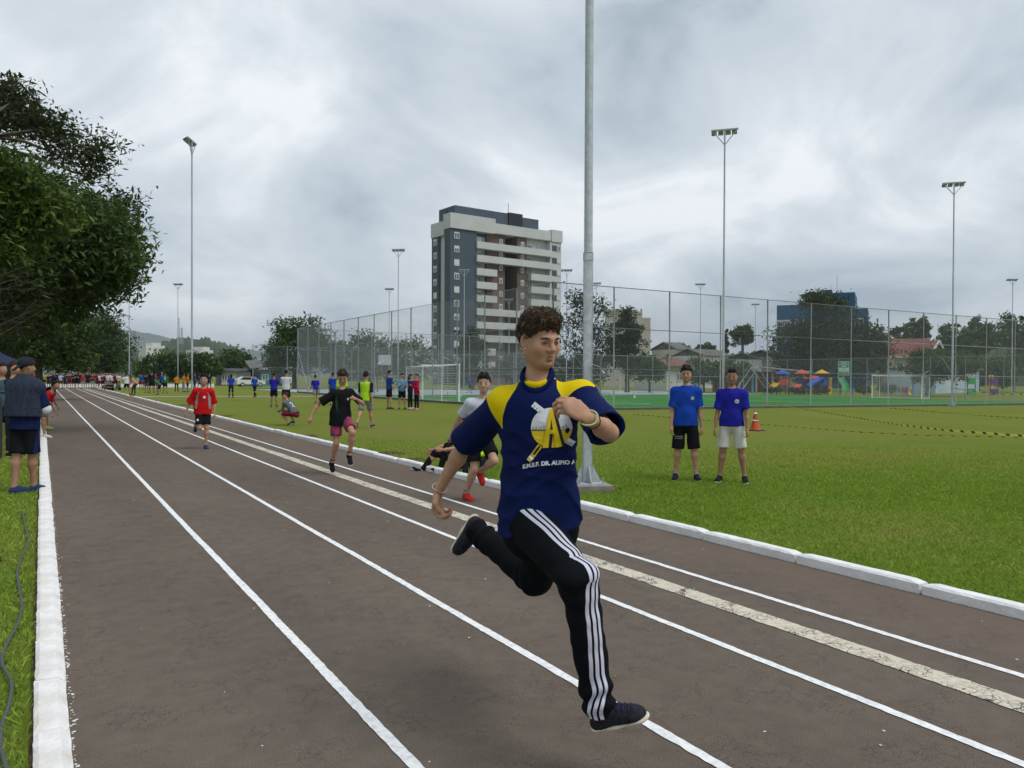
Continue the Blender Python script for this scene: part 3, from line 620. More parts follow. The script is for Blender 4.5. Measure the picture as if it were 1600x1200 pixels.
def hand(S, W, d, pn, thumb, s, curl=(35, 40, 45, 50), thumb_curl=30, k=0.006, fingers=True, spread=0.0):
    """palm, four fingers of unequal length with bends, thumb from the side of the palm"""
    d = nz(d); pn = nz(pn-d*(pn@d)); th = nz(thumb-d*(thumb@d)-pn*(thumb@pn))
    S.ec(W+d*0.012*s, W+d*0.078*s, 0.027*s, 0.036*s, 0.42, th, k=0.014*s)
    if not fingers:
        S.ec(W+d*0.075*s, W+d*0.115*s+pn*0.03*s, 0.034*s, 0.024*s, 0.5, th, k=0.012*s); S.rc(W+d*0.03*s+th*0.025*s, W+d*0.08*s+th*0.038*s+pn*0.02*s, 0.013*s, 0.010*s, k=0.012*s); return
    for i, (off, ln, c) in enumerate(zip((0.0285, 0.0095, -0.0095, -0.0275), (1.0, 1.08, 1.0, 0.80), curl)):
        p = W+d*(0.082-0.004*abs(i-1))*s+th*off*s; a = R(c)*0.75; rad = (0.0094, 0.0096, 0.0092, 0.0082)[i]*s
        S.rc(W+d*0.045*s+th*off*0.9*s, p, rad*1.05, rad*1.1, k=k*1.5*s)
        for q, L in enumerate((0.041, 0.026, 0.021)):
            dr = d*math.cos(a)+pn*math.sin(a)+th*(off*spread)
            n = p+nz(dr)*L*ln*s; S.rc(p, n, rad, rad*0.93, k=k*0.45*s); rad *= 0.93; p = n; a += R(c)*(1.0 if q == 0 else 0.7)
    p = W+d*0.022*s+th*0.022*s+pn*0.006*s; q1 = W+d*0.052*s+th*0.044*s+pn*0.016*s; t = R(thumb_curl)
    S.rc(p, q1, 0.0150*s, 0.0115*s, k=0.012*s); dr = nz(d*math.cos(t)+pn*math.sin(t)*0.9-th*math.sin(t)*0.5); q2 = q1+dr*0.034*s; S.rc(q1, q2, 0.0110*s, 0.0100*s, k=k*s)
    q3 = q2+nz(dr*0.85+pn*0.3-th*0.3)*0.025*s; S.rc(q2, q3, 0.0098*s, 0.0085*s, k=k*s)

def head_axes(J): hf = nz(J['hf']); hu = nz(J['hu']); return np.array([np.cross(hf, hu), hf, hu])
def head_sdf(S, J, hs, fine=True, fem=False):
    A = head_axes(J); C = J['head']; hs_ = hs
    W = lambda x, y, z: C+(A[0]*x+A[1]*y+A[2]*z)*hs_
    S.el(W(0, -0.012, 0.030), (0.074*hs, 0.094*hs, 0.088*hs), A, k=0.03*hs)
    S.el(W(0, 0.014, -0.036), (0.0655*hs, 0.073*hs, 0.074*hs), A, k=0.035*hs)
    S.rc(W(0, 0.058, -0.093), W(0, 0.050, -0.080), 0.022*hs, 0.028*hs, k=0.03*hs)
    for sg in (-1, 1):
        S.rc(W(sg*0.047, 0.004, -0.060), W(sg*0.016, 0.054, -0.092), 0.020*hs, 0.020*hs, k=0.035*hs)
        S.el(W(sg*0.040, 0.056, -0.034), (0.024*hs, 0.022*hs, 0.026*hs), A, k=0.03*hs)
        S.el(W(sg*0.077, -0.006, -0.012), (0.011*hs, 0.021*hs, 0.033*hs), nz_axes(A, sg), k=0.008*hs)
    if fine:
        for sg in (-1, 1): S.el(W(sg*0.032, 0.096, -0.004), (0.019*hs, 0.018*hs, 0.012*hs), A, k=0.014*hs, op='s')
        S.rc(W(-0.034, 0.080, 0.015), W(0, 0.088, 0.012), 0.009*hs, 0.010*hs, k=0.014*hs); S.rc(W(0.034, 0.080, 0.015), W(0, 0.088, 0.012), 0.009*hs, 0.010*hs, k=0.014*hs)
    S.rc(W(0, 0.086, 0.004), W(0, 0.106, -0.034), 0.0085*hs, 0.0120*hs, k=0.012*hs)
    for sg in (-1, 1): S.el(W(sg*0.012, 0.096, -0.038), (0.009*hs, 0.010*hs, 0.008*hs), A, k=0.006*hs)
    if fine:
        for sg in (-1, 1):
            S.el(W(sg*0.032, 0.0735, -0.005), (0.0165*hs, 0.0135*hs, 0.0125*hs), A, k=0.004*hs)     # lids over the eyeballs
        S.el(W(0, 0.078, -0.0665), (0.022*hs, 0.0125*hs, 0.0062*hs), A, k=0.008*hs); S.el(W(0, 0.076, -0.0785), (0.019*hs, 0.0125*hs, 0.0068*hs), A, k=0.008*hs)
        S.el(W(0, 0.094, -0.0722), (0.021*hs, 0.008*hs, 0.0016*hs), A, k=0.003*hs, op='s')
        S.el(W(0, 0.082, -0.089), (0.016*hs, 0.006*hs, 0.004*hs), A, k=0.010*hs, op='s')
        for sg in (-1, 1): S.el(W(sg*0.081, 0.000, -0.010), (0.007*hs, 0.012*hs, 0.020*hs), nz_axes(A, sg), k=0.006*hs, op='s')
    return W, A
def nz_axes(A, sg):
    t = 0.30*sg; c, s_ = math.cos(t), math.sin(t); return np.array([A[0]*c+A[1]*s_, -A[0]*s_+A[1]*c, A[2]])

def body_sdf(J, hs, fine, curlR=None, curlL=None, hand_fingers=True, thin=1.0):
    s = J['H']/1.75; t = thin; S = SDF(); tr, tu, tf = J['tr'], J['tu'], J['tf']
    pel, neck = J['pel'], J['neck']
    S.ec(pel-tu*0.02*s, pel+tu*0.10*s, 0.145*s*t, 0.130*s*t, 0.66, tr, k=0.05)
    S.ec(pel+tu*0.16*s, neck-tu*0.13*s, 0.130*s*t, 0.150*s*t, 0.62, tr, k=0.06)
    S.rc(J['shR'], J['shL'], 0.050*s*t, 0.050*s*t, k=0.05); S.rc(neck-tu*0.02*s, neck-tu*0.08*s+tr*0.0, 0.060*s, 0.09*s*t, k=0.05)
    S.rc(neck-tu*0.03*s, J['head']-J['hu']*0.045*hs-J['hf']*0.018*hs, 0.053*s*t, 0.049*hs*t, k=0.030)
    for k, sg in (('R', 1), ('L', -1)):
        sh, el, wr = J['sh'+k], J['el'+k], J['wr'+k]; u = nz(el-sh); f = nz(wr-el)
        S.el(sh+u*0.02*s, (0.054*s*t,)*3, k=0.03); S.rc(sh, el, 0.045*s*t, 0.035*s*t, k=0.03)
        S.el(sh+u*0.13*s, (0.043*s*t, 0.043*s*t, 0.07*s), None, k=0.03)
        S.rc(el, el+(wr-el)*0.35, 0.036*s*t, 0.038*s*t, k=0.02); S.rc(el+(wr-el)*0.35, wr, 0.038*s*t, 0.0235*s*t, k=0.02)
        thumb = J.get('th'+k); hn = J['hn'+k]
        if thumb is None: thumb = np.cross(J['hd'+k], hn)*(-sg); thumb = thumb if (thumb@tf) > -0.2 else -thumb
        hand(S, wr, J['hd'+k], hn, thumb, s*(0.55+0.45*hs/s if s < 1 else 1), (curlR if k == 'R' else curlL) or (38, 42, 46, 50), fingers=hand_fingers)
        hp, kn, an = J['hip'+k], J['kn'+k], J['an'+k]; sd = nz(an-kn)
        S.rc(hp, kn, 0.080*s*t, 0.054*s*t, k=0.04); S.rc(kn, kn+(an-kn)*0.28, 0.052*s*t, 0.053*s*t, k=0.03); S.rc(kn+(an-kn)*0.28, an, 0.052*s*t, 0.034*s*t, k=0.03)
        back = -nz(J['ft'+k]-sd*(J['ft'+k]@sd)); S.el(kn+(an-kn)*0.30+back*0.018*s, (0.042*s*t, 0.042*s*t, 0.085*s), basis_rows(sd), k=0.04)
        S.rc(an, an+J['ft'+k]*0.12*s+sd*0.05*s, 0.033*s, 0.028*s, k=0.03)
    W, A = head_sdf(S, J, hs, fine)
    return S
def basis_rows(d): x, y, z = basis(d); return np.array([x, y, z])

def shirt_sdf(J, sleeve=0.62, hem=0.06, loose=1.0, collar=True, hollow=False, thin=1.0, long=False):
    s = J['H']/1.75; S = SDF(); tr, tu = J['tr'], J['tu']; pel, neck = J['pel'], J['neck']; t = thin
    S.ec(pel-tu*(hem+0.06)*s, pel+tu*0.05*s, 0.190*s*t*loose, 0.164*s*t*loose, 0.76, tr, k=0.05)
    S.ec(pel+tu*0.05*s, neck-tu*0.15*s, 0.158*s*t*loose, 0.172*s*t, 0.66, tr, k=0.05)
    S.rc(J['shR']+tu*0.002, J['shL']+tu*0.002, 0.056*s*t, 0.056*s*t, k=0.05)
    for k in 'RL': S.rc(neck-tu*0.035*s, J['sh'+k]+tu*0.004, 0.062*s*t, 0.052*s*t, k=0.03)
    S.rc(neck-tu*0.055*s, neck-tu*0.026*s, 0.085*s, 0.064*s, k=0.04)
    for k, sg in (('R', 1), ('L', -1)):
        sh, el, wr = J['sh'+k], J['el'+k], J['wr'+k]
        if long:
            S.rc(sh, el, 0.064*s*t, 0.052*s*t, k=0.05); S.rc(el, el+(wr-el)*0.93, 0.052*s*t, 0.038*s*t, k=0.03, cut=True); continue
        if sleeve <= 0: S.el(sh, (0.062*s,)*3, k=0.05); continue
        en = sh+(el-sh)*min(sleeve, 1.0)
        S.rc(sh, en, 0.062*s*t, 0.068*s*t*loose, k=0.05, cut=True)
        if sleeve > 1: en = el+(wr-el)*(sleeve-1); S.rc(el, en, 0.074*s*t*loose, 0.068*s*t*loose, k=0.03, cut=True)
    S.plane(pel-tu*hem*s, -tu, k=0.006)
    S.rc(neck+tu*0.04*s, neck+tu*0.02*s-J['tf']*0.0, 0.058*s, 0.058*s, k=0.008, op='s')
    return S
def bottom_sdf(J, kind='shorts', ln=0.7, loose=1.0, thin=1.0, waist=0.03):
    s = J['H']/1.75; S = SDF(); tr, tu = J['tr'], J['tu']; pel = J['pel']; t = thin
    S.ec(pel-tu*0.035*s, pel+tu*(waist+0.05)*s, 0.148*s*t, 0.125*s*t, 0.66, tr, k=0.05)
    for k in 'RL':
        hp, kn, an = J['hip'+k], J['kn'+k], J['an'+k]
        if kind == 'shorts': S.rc(hp, hp+(kn-hp)*ln, 0.096*s*t, 0.092*s*t*loose, k=0.035, cut=True)
        else:
            S.rc(hp, kn, 0.094*s*t, 0.066*s*t*loose, k=0.035); S.rc(kn, kn+(an-kn)*ln, 0.066*s*t*loose, 0.052*s*t*loose, k=0.03, cut=True)
    return S
def shoe_frames(J, k):
    s = J['H']/1.75*0.93; a = J['an'+k]; f = nz(J['ft'+k]); sh = nz(J['an'+k]-J['kn'+k]); up = nz(-sh+f*(sh@f)); x = np.cross(f, up); return s, a, f, up, x
def shoe_sdf(J, k):
    s, a, f, up, x = shoe_frames(J, k); S = SDF()
    S.rc(a-up*0.005*s, a-up*0.045*s-f*0.012*s, 0.040*s, 0.042*s, k=0.02); S.rc(a+f*0.03*s-up*0.012*s, a+f*0.13*s-up*0.048*s, 0.037*s, 0.036*s, k=0.03)
    S.ec(a-f*0.03*s-up*0.055*s, a+f*0.155*s-up*0.058*s, 0.036*s, 0.042*s, 0.75, x, k=0.03); S.plane(a-up*0.072*s, -up, k=0.004)
    S.rc(a+up*0.06*s, a+up*0.02*s, 0.034*s, 0.030*s, k=0.006, op='s')
    return S
def sole_sdf(J, k):
    s, a, f, up, x = shoe_frames(J, k); S = SDF()
    S.ec(a-f*0.035*s-up*0.075*s, a+f*0.05*s-up*0.078*s, 0.041*s, 0.038*s, 0.40, x, k=0.02); S.ec(a+f*0.05*s-up*0.078*s, a+f*0.160*s-up*0.076*s, 0.038*s, 0.046*s, 0.34, x, k=0.02)
    return S
def hair_sdf(J, hs, style='short', seed=1):
    A = head_axes(J); C = J['head']; W = lambda x, y, z: C+(A[0]*x+A[1]*y+A[2]*z)*hs; S = SDF()
    if style == 'curly':
        S.el(W(0, -0.016, 0.034), (0.082*hs, 0.103*hs, 0.094*hs), A, k=0.02); S.el(W(0, 0.016, 0.086), (0.072*hs, 0.084*hs, 0.044*hs), A, k=0.03)
        S.plane(W(0, 0.096, 0.062), A[1]*0.62-A[2]*0.78, k=0.02)
        for sg in (-1, 1): S.el(W(sg*0.092, 0.012, -0.020), (0.024*hs, 0.036*hs, 0.050*hs), A, k=0.012, op='s')
        amp, fr = 0.006, 150
    else:
        gr = {'short': 0.010, 'fade': 0.006, 'long': 0.014, 'pony': 0.008}.get(style, 0.01)
        S.el(W(0, -0.014, 0.036), ((0.074+gr*0.6)*hs, (0.092+gr)*hs, (0.088+gr)*hs), A, k=0.02)
        if style in ('short', 'fade'): S.el(W(0, 0.016, 0.096), (0.056*hs, 0.070*hs, (0.040 if style == 'short' else 0.030)*hs), A, k=0.03)
        S.plane(W(0, 0.086, 0.078), A[1]*0.70-A[2]*0.71, k=0.012); amp, fr = 0.006, 110
        for sg in (-1, 1): S.el(W(sg*0.070, 0.052, 0.030), (0.03*hs, 0.030*hs, 0.036*hs), A, k=0.012, op='s')
        if style == 'long': S.rc(W(0, -0.075, 0.01), W(0, -0.085, -0.20), 0.065*hs, 0.045*hs, k=0.04); [S.rc(W(sg*0.06, -0.03, 0), W(sg*0.07, -0.04, -0.17), 0.035*hs, 0.02*hs, k=0.04) for sg in (-1, 1)]
        if style == 'pony': S.rc(W(0, -0.11, 0.05), W(0, -0.15, -0.12), 0.035*hs, 0.018*hs, k=0.02)
    S.disp = lambda p: amp*vnoise(p, fr, seed)
    return S
def tufts(root, J, hs, Hs, n, ln, m, seed=3):
    rs = np.random.RandomState(seed); A = head_axes(J); C = J['head']+A[2]*0.03*hs
    vv = rs.normal(size=(n*3, 3)); vv /= np.linalg.norm(vv, axis=1)[:, None]; vv = vv[vv[:, 2] > -0.6]; PP = C+(vv@A)*0.2*hs; D = -(vv@A)
    PP = trace(Hs, PP, D, 14); ok = np.abs(Hs.ev(PP.astype(np.float32))) < 0.006; LL = (PP-C)@A.T; mb = MB()
    for p, d, l in list(zip(PP[ok].astype(float), -D[ok], LL[ok]))[:n]:
        dr = nz(d*0.7+A[1]*0.35*(l[1] > 0)-A[2]*0.25+A[2]*0.5*(l[2] > 0.06)+rs.normal(size=3)*0.35); L = ln*rs.uniform(0.6, 1.4)*hs; mid = p+dr*L*0.55; mb.tube([p-d*0.004, mid, mid+nz(dr+rs.normal(size=3)*0.25-A[2]*0.15)*L*0.4], [0.0055*hs, 0.0042*hs, 0.0008], 4, False)
    tag(mb.build('hair_tufts', m, root, True), kind='stuff')
def smesh(S, h, name, iters=1, attrs=None):
    V, F = S.mesh(h, iters); at = {k: fn(V) for k, fn in attrs.items()} if attrs else None
    return mesh_np(name, V, F, True, at)
def trace(S, P0, D, n=20):
    p = np.asarray(P0, np.float32).copy(); D = np.asarray(D, np.float32)
    for _ in range(n): p = p+D*np.clip(S.ev(p), -0.05, 0.2)[:, None]*0.92
    return p
def face_parts(root, J, hs, S, dark=(0.03, 0.018, 0.012), lips=(0.30, 0.135, 0.10), squint=0.55, big=1.0):
    A = head_axes(J); C = J['head']
    W = lambda x, y, z: C+(A[0]*x+A[1]*y+A[2]*z)*hs
    XZ = []
    ex = [0.0135, 0.020, 0.027, 0.034, 0.041, 0.048]
    for sg in (-1, 1):
        XZ += [(sg*0.032, -0.0075)]+[(sg*x, z) for x, z in zip(ex, (0.0090, 0.0125, 0.0142, 0.0148, 0.0130, 0.0085))]+[(sg*x, z) for x, z in zip((0.0165, 0.023, 0.030, 0.037, 0.0465), (-0.0075, -0.0035, -0.0022, -0.0030, -0.0075))]
    XZ += [(x, z) for x, z in zip((-0.022, -0.014, -0.006, 0, 0.006, 0.014, 0.022), (-0.0715, -0.0675, -0.0655, -0.0665, -0.0655, -0.0675, -0.0715))]
    XZ += [(x, z) for x, z in zip((-0.020, -0.011, 0, 0.011, 0.020), (-0.0735, -0.0775, -0.0785, -0.0775, -0.0735))]
    Q = trace(S, np.array([W(x, 0.16, z) for x, z in XZ]), -A[1], 26).astype(float)
    M_b = mat('brow_hair', dark, 0.9); M_w = mat('eye_white', (0.15, 0.115, 0.10), 0.4) if big < 1.1 else mat('painted_socket_shade', (0.035, 0.02, 0.015), 0.6); M_i = mat('iris_brown', (0.022, 0.013, 0.009), 0.3); M_l = mat('lips', lips, 0.6)  # small faces: dark eye colour paints the shade of the sockets
    i = 0
    for sg in (-1, 1):
        c = Q[i]; br = Q[i+1:i+7]; la = Q[i+7:i+12]; i += 12; ax = np.array([A[0]*math.cos(0.3*sg)-A[1]*math.sin(0.3*sg), A[1]*math.cos(0.3)+A[0]*0.3*sg, A[2]])
        e = MB().ellipsoid(c-A[1]*0.0012*hs, (0.0128*hs, 0.0030*hs*big, 0.0062*hs*squint*big), ax, 14, 8).build('eye', M_w, root, True)
        MB().ellipsoid(c-A[1]*0.0002*hs-A[2]*0.0006, (0.0082*hs*big, 0.0031*hs*big, 0.0060*hs*squint*big), ax, 12, 8).build('iris', M_i, e, True)
        MB().tube(br-A[1]*0.0012*hs, np.array([0.0024, 0.0036, 0.0040, 0.0037, 0.0030, 0.0010])*hs*big, 6).build('eyebrow', M_b, root, True)
        MB().tube(la-A[1]*0.0004*hs, np.array([0.0008, 0.0017, 0.0019, 0.0018, 0.0008])*hs, 5).build('eyelash', M_b, root, True)
    MB().tube(Q[i:i+7]-A[1]*0.0026*hs, np.array([0.001, 0.0034, 0.0044, 0.0042, 0.0044, 0.0034, 0.001])*hs, 6).build('upper_lip', M_l, root, True)
    MB().tube(Q[i+7:i+12]-A[1]*0.0030*hs, np.array([0.001, 0.0046, 0.0054, 0.0046, 0.001])*hs, 6).build('lower_lip', M_l, root, True)
def skin_mat(i):
    tones = [(0.45, 0.243, 0.152), (0.34, 0.180, 0.110), (0.27, 0.145, 0.09), (0.085, 0.042, 0.026), (0.46, 0.27, 0.185)]
    c = tones[i]; m = mat('skin_%d' % i, c, 0.55, 0.10, 22.0, 0.08, 220, spec=0.35)
    b = m.node_tree.nodes['Principled BSDF']; b.inputs['Subsurface Weight'].default_value = 0.12; b.inputs['Subsurface Radius'].default_value = (0.02, 0.008, 0.004); b.inputs['Subsurface Scale'].default_value = 0.4
    return m
def decal(root, S, O, ex, ey, out, tris2d, name, material, off=0.0022):
    """lay flat lettering or shapes (V2 in metres, faces) on the surface of S as seen along -out"""
    V, F = tris2d; V = np.asarray(V, float); P0 = O+np.outer(V[:, 0], ex)+np.outer(V[:, 1], ey)+np.asarray(out)*0.30
    Q = trace(S, P0, -np.asarray(out)); bad = np.abs(S.ev(Q.astype(np.float32))) > 0.004; Q = Q+np.asarray(out)*off; F = [f for f in F if not any(bad[i] for i in f)]
    me = bpy.data.meshes.new(name); me.from_pydata([tuple(q) for q in Q.tolist()], [], F); me.update(); return link(name, me, material, root)
def disc2d(cx, cy, r, rings=4, n=28, keep=None):
    V = [(cx, cy, 0)]+[(cx+r*i/rings*math.cos(2*math.pi*j/n), cy+r*i/rings*math.sin(2*math.pi*j/n), 0) for i in range(1, rings+1) for j in range(n)]
    F = [(0, 1+j, 1+(j+1) % n) for j in range(n)]+[(1+i*n+j, 1+(i+1)*n+j, 1+(i+1)*n+(j+1) % n, 1+i*n+(j+1) % n) for i in range(rings-1) for j in range(n)]
    return V, F
def poly2d(pts, nsub=3):
    """triangle-fan polygon, subdivided"""
    V = [np.array([*p, 0.0]) for p in pts]; F = [(0, i, i+1) for i in range(1, len(pts)-1)]
    for _ in range(nsub):
        F2 = []; cache = {}
        def mid(a, b):
            k = (min(a, b), max(a, b))
            if k not in cache: cache[k] = len(V); V.append((V[a]+V[b])/2)
            return cache[k]
        for a, b, c in F:
            x, y, z = mid(a, b), mid(b, c), mid(c, a); F2 += [(a, x, z), (x, b, y), (z, y, c), (x, y, z)]
        F = F2
    return V, F
def poly_sd(U, poly):
    """signed distance (positive inside) of points U (n,2) to polygon"""
    poly = np.asarray(poly, float); d = np.full(len(U), 1e9); ins = np.zeros(len(U), bool); n = len(poly)
    for i in range(n):
        a, b = poly[i], poly[(i+1) % n]; e = b-a; w = U-a; t = np.clip(w@e/(e@e), 0, 1); d = np.minimum(d, np.linalg.norm(w-t[:, None]*e, axis=1))
        c = (a[1] > U[:, 1]) != (b[1] > U[:, 1]); x = a[0]+(U[:, 1]-a[1])*e[0]/(e[1] if abs(e[1]) > 1e-12 else 1e-12); ins ^= c & (U[:, 0] < x)
    return np.where(ins, d, -d)
# ------------------------------------------------------------------ the runner in front
def build_hero():
    root_p = P(846, 812, 3.2); root_p[2] = 0.0
    root = empty('person', root_p, 0, 'boy sprinting in navy and yellow shirt and black striped trousers, nearest the camera', 'person', 'people at the race')
    Q = lambda px, py, d: P(px, py, d)-root_p
    J = {'H': 1.78, 'pel': Q(843, 806, 3.2), 'neck': Q(841, 593, 3.19), 'shR': Q(787, 630, 3.22), 'shL': Q(908, 620, 3.16), 'elR': Q(731, 688, 3.40), 'wrR': Q(685, 766, 3.43),
         'elL': Q(952, 676, 2.92), 'wrL': Q(921, 654, 2.70), 'hipR': Q(832, 822, 3.14), 'hipL': Q(866, 822, 3.26), 'knR': Q(904, 906, 2.79), 'anR': Q(937, 1108, 2.85),
         'knL': Q(836, 902, 3.54), 'anL': Q(746, 830, 3.86), 'head': Q(843, 530, 3.155)}
    J['tu'] = nz(J['neck']-J['pel']); tr = nz(J['shR']-J['shL']); J['tr'] = nz(tr-J['tu']*(tr@J['tu'])); J['tf'] = np.cross(J['tu'], J['tr'])
    J['ftR'] = nz(CR*0.84-CF*0.42+CU*0.38); J['ftL'] = nz(-CR*0.50-CU*0.86+CF*0.02)
    J['hf'] = nz(CR*0.56-CF*0.83-CU*0.17); hu = np.array([0, 0, 1.0])-CR*0.02; J['hu'] = nz(hu-J['hf']*(hu@J['hf']))
    # hands: right hangs half closed, left held loosely curled before the chest
    J['hdR'] = nz(-CR*0.05-CU*1.0); J['hnR'] = nz(CR*0.85-CF*0.45); J['thR'] = nz(CR*0.3-CF*0.9)
    J['hdL'] = nz(-CR*0.78+CU*0.50-CF*0.20); J['hnL'] = nz(CF*0.75-CR*0.35-CU*0.42); J['thL'] = nz(CU*0.85+CR*0.45)
    hs = 0.93
    S = body_sdf(J, hs, True, curlR=(52, 56, 60, 62), curlL=(48, 50, 52, 52), thin=0.90)
    me = smesh(S, 0.0044, 'body', 1); link('body', me, skin_mat(0), root)
    face_parts(root, J, hs, S, squint=0.36)
    # hair: a cap of short curls
    Hs = hair_sdf(J, hs, 'curly'); hair = link('hair', smesh(Hs, 0.005, 'hair', 1), mat('curly_hair', (0.040, 0.024, 0.014), 0.75, 0.5, 40, spec=0.25, col2=(0.085, 0.052, 0.028)), root)
    rs = np.random.RandomState(5); A = head_axes(J); C = J['head']
    mb = MB(); mb2 = MB()
    vv = rs.normal(size=(6500, 3)); vv /= np.linalg.norm(vv, axis=1)[:, None]; vv = vv[vv[:, 2] > -0.75]; cc = C+A[2]*0.03
    PP = cc+np.outer(vv[:, 0], A[0])*0.16+np.outer(vv[:, 1], A[1])*0.18+np.outer(vv[:, 2], A[2])*0.2; DD = cc-PP; DD /= np.linalg.norm(DD, axis=1)[:, None]
    PP = trace(Hs, PP, DD, 16); LL = (PP-C)@A.T; ok = (np.abs(Hs.ev(PP.astype(np.float32))) < 0.006) & (LL[:, 1]*0.62-LL[:, 2]*0.78 < 0.008+rs.uniform(-0.016, 0.010, len(PP)))
    for p in PP[ok][:2100].astype(float):
        n = nz(p-(C+A[2]*0.03)); x = nz(np.cross(n, rs.normal(size=3))); y = np.cross(n, x); r = rs.uniform(0.0036, 0.0070); ph = rs.uniform(0, 6.28); ln = rs.uniform(0.004, 0.014); turns = rs.uniform(0.8, 1.5)
        ax = nz(n*0.55+rs.normal(size=3)*0.5); x, y, ax = basis(ax)
        k = 9; pts = [p+n*0.001+ax*(ln*i/(k-1)-0.003)+x*r*math.cos(ph+turns*6.28*i/(k-1))+y*r*math.sin(ph+turns*6.28*i/(k-1)) for i in range(k)]
        (mb2 if rs.rand() < 0.10 else mb).tube(pts, [0.0010, 0.0013, 0.0015, 0.0016, 0.0016, 0.0015, 0.0013, 0.0011, 0.0005], 4, False)
    o = mb.build('curls', mat('curl_dark', (0.036, 0.021, 0.013), 0.6, 0.5, 30, spec=0.35, col2=(0.085, 0.052, 0.028)), hair, True); tag(o, kind='stuff')
    o = mb2.build('sun_bleached_curls', mat('curl_light', (0.20, 0.13, 0.065), 0.6, spec=0.4), hair, True); tag(o, kind='stuff')
    # shirt: navy with yellow raglan panels
    S2 = SDF(); tr, tu, tf = J['tr'], J['tu'], J['tf']; pel, neck = J['pel'], J['neck']
    S2.ec(pel-tu*0.115, pel+tu*0.03, 0.184, 0.152, 0.76, tr, k=0.06); S2.ec(pel+tu*0.03, neck-tu*0.17, 0.146, 0.160, 0.70, tr, k=0.06)
    S2.rc(J['shR']+tu*0.003, J['shL']+tu*0.003, 0.055, 0.055, k=0.05); S2.rc(neck-tu*0.075, neck-tu*0.022, 0.088, 0.066, k=0.045)
    for k, e in (('R', 1.02), ('L', 0.90)):
        sh, el = J['sh'+k], J['el'+k]; en = sh+(el-sh)*e
        S2.rc(sh, en, 0.060, 0.076, k=0.055, cut=True)
    en = J['shL']+(J['elL']-J['shL'])*0.80
    S2.plane(pel-tu*0.062-tf*0.02, -tu*0.97+tf*0.05-tr*0.10, k=0.01)
    for k, e in (('R', 1.02), ('L', 0.90)):
        sh, el = J['sh'+k], J['el'+k]; u = nz(el-sh); S2.rc(sh+(el-sh)*(e-0.22), sh+(el-sh)*(e+0.25), 0.057, 0.069, k=0.006, op='s')
    S2.rc(neck+tu*0.06, neck+tu*0.000+tf*0.014, 0.060, 0.057, k=0.006, op='s')
    a1, a2 = nz(tr*0.55+tu*0.85), nz(-tr*0.45+tu*0.9)
    def folds(p):
        p = p.astype(np.float32); w = np.clip((((neck-p)@tu)-0.02)/0.42, 0.12, 1)
        warp = vnoise(p, 9, 3)*0.9
        f1 = np.sin((p@a1.astype(np.float32))*44+warp*2.2+1.0); f2 = np.sin((p@a2.astype(np.float32))*37+warp*2.8)
        ridge = 1-np.abs(f1); r2 = 1-np.abs(f2); m = 0.5+0.5*vnoise(p, 6, 8)
        return -(0.0190*w*(ridge**1.6)*0.8*np.clip(m, 0, 1.2)+0.0170*w*(r2**1.6)*0.8*np.clip(1-m, 0, 1.2))+0.0040*vnoise(p, 17, 4)*w
    S2.disp = folds
    O = neck-tu*0.25
    def uv(V): return np.stack([-(V-O)@tr, (V-O)@tu], 1)       # u to his left, v up
    yp = [(-0.070, 0.290), (-0.150, 0.285), (-0.250, 0.250), (-0.190, 0.120), (-0.148, 0.050), (-0.143, 0.048), (-0.138, 0.100), (-0.120, 0.155), (-0.085, 0.215)]
    # panels follow the raglan seam; the sleeve seam bounds them outside
    def panel(V, k, sg):
        sh, el = J['sh'+k], J['el'+k]; u = nz(el-sh); U = uv(V); q = np.stack([U[:, 0]*sg, U[:, 1]], 1)
        seam = 0.036-((V-sh)@u)+0.015*((V-sh)@tu)
        return np.minimum(poly_sd(q, yp), seam)
    at = {'panel_r': lambda V: panel(V, 'R', 1), 'panel_l': lambda V: panel(V, 'L', -1),
          'piping': lambda V: np.minimum(np.maximum(panel(V, 'R', 1), panel(V, 'L', -1)), 0.004-np.maximum(panel(V, 'R', 1), panel(V, 'L', -1)))}
    YEL, NAVY = (0.72, 0.54, 0.004), (0.0040, 0.0110, 0.070)
    M = zone_mat('navy_jersey', NAVY, [('panel_r', YEL), ('panel_l', YEL)], 0.75, 0.10, 0.15, 300, var=0.12)
    shirt = link('shirt', smesh(S2, 0.0050, 'shirt', 2, at), M, root)
    # collar: navy stand with crossing front, yellow inner band
    cp = neck+tu*0.022; ring = []
    for a in np.linspace(-3.141, 3.141, 48):
        fr = max(0.0, -math.cos(a)); dz = -0.074*fr**2.2+0.014*max(0, math.cos(a)); rr = 0.064+0.020*fr
        ring.append((cp+tr*math.sin(a)*rr*1.04+(-tf)*math.cos(a)*rr*0.98+tu*(dz-0.006)+tf*0.006, cp+tr*math.sin(a)*(rr-0.010)*1.0+(-tf)*math.cos(a)*(rr-0.010)+tu*(dz+0.030-0.006*fr)+tf*0.006))
    V = []; F = []
    for b0, t0 in ring:
        n = nz(b0-cp-tu*((b0-cp)@tu)); V += [b0+n*0.004, (b0+t0)/2+n*0.007, t0+n*0.003, t0-n*0.002, b0-n*0.003]
    m = 5
    for i in range(len(ring)-1): F += [(i*m+j, (i+1)*m+j, (i+1)*m+(j+1) % m, i*m+(j+1) % m) for j in range(m)]
    me = bpy.data.meshes.new('collar'); me.from_pydata([tuple(v) for v in V], [], F); me.polygons.foreach_set('use_smooth', [True]*len(F)); me.update(); link('collar', me, cloth((0.0055, 0.014, 0.07), 'navy_collar'), shirt)
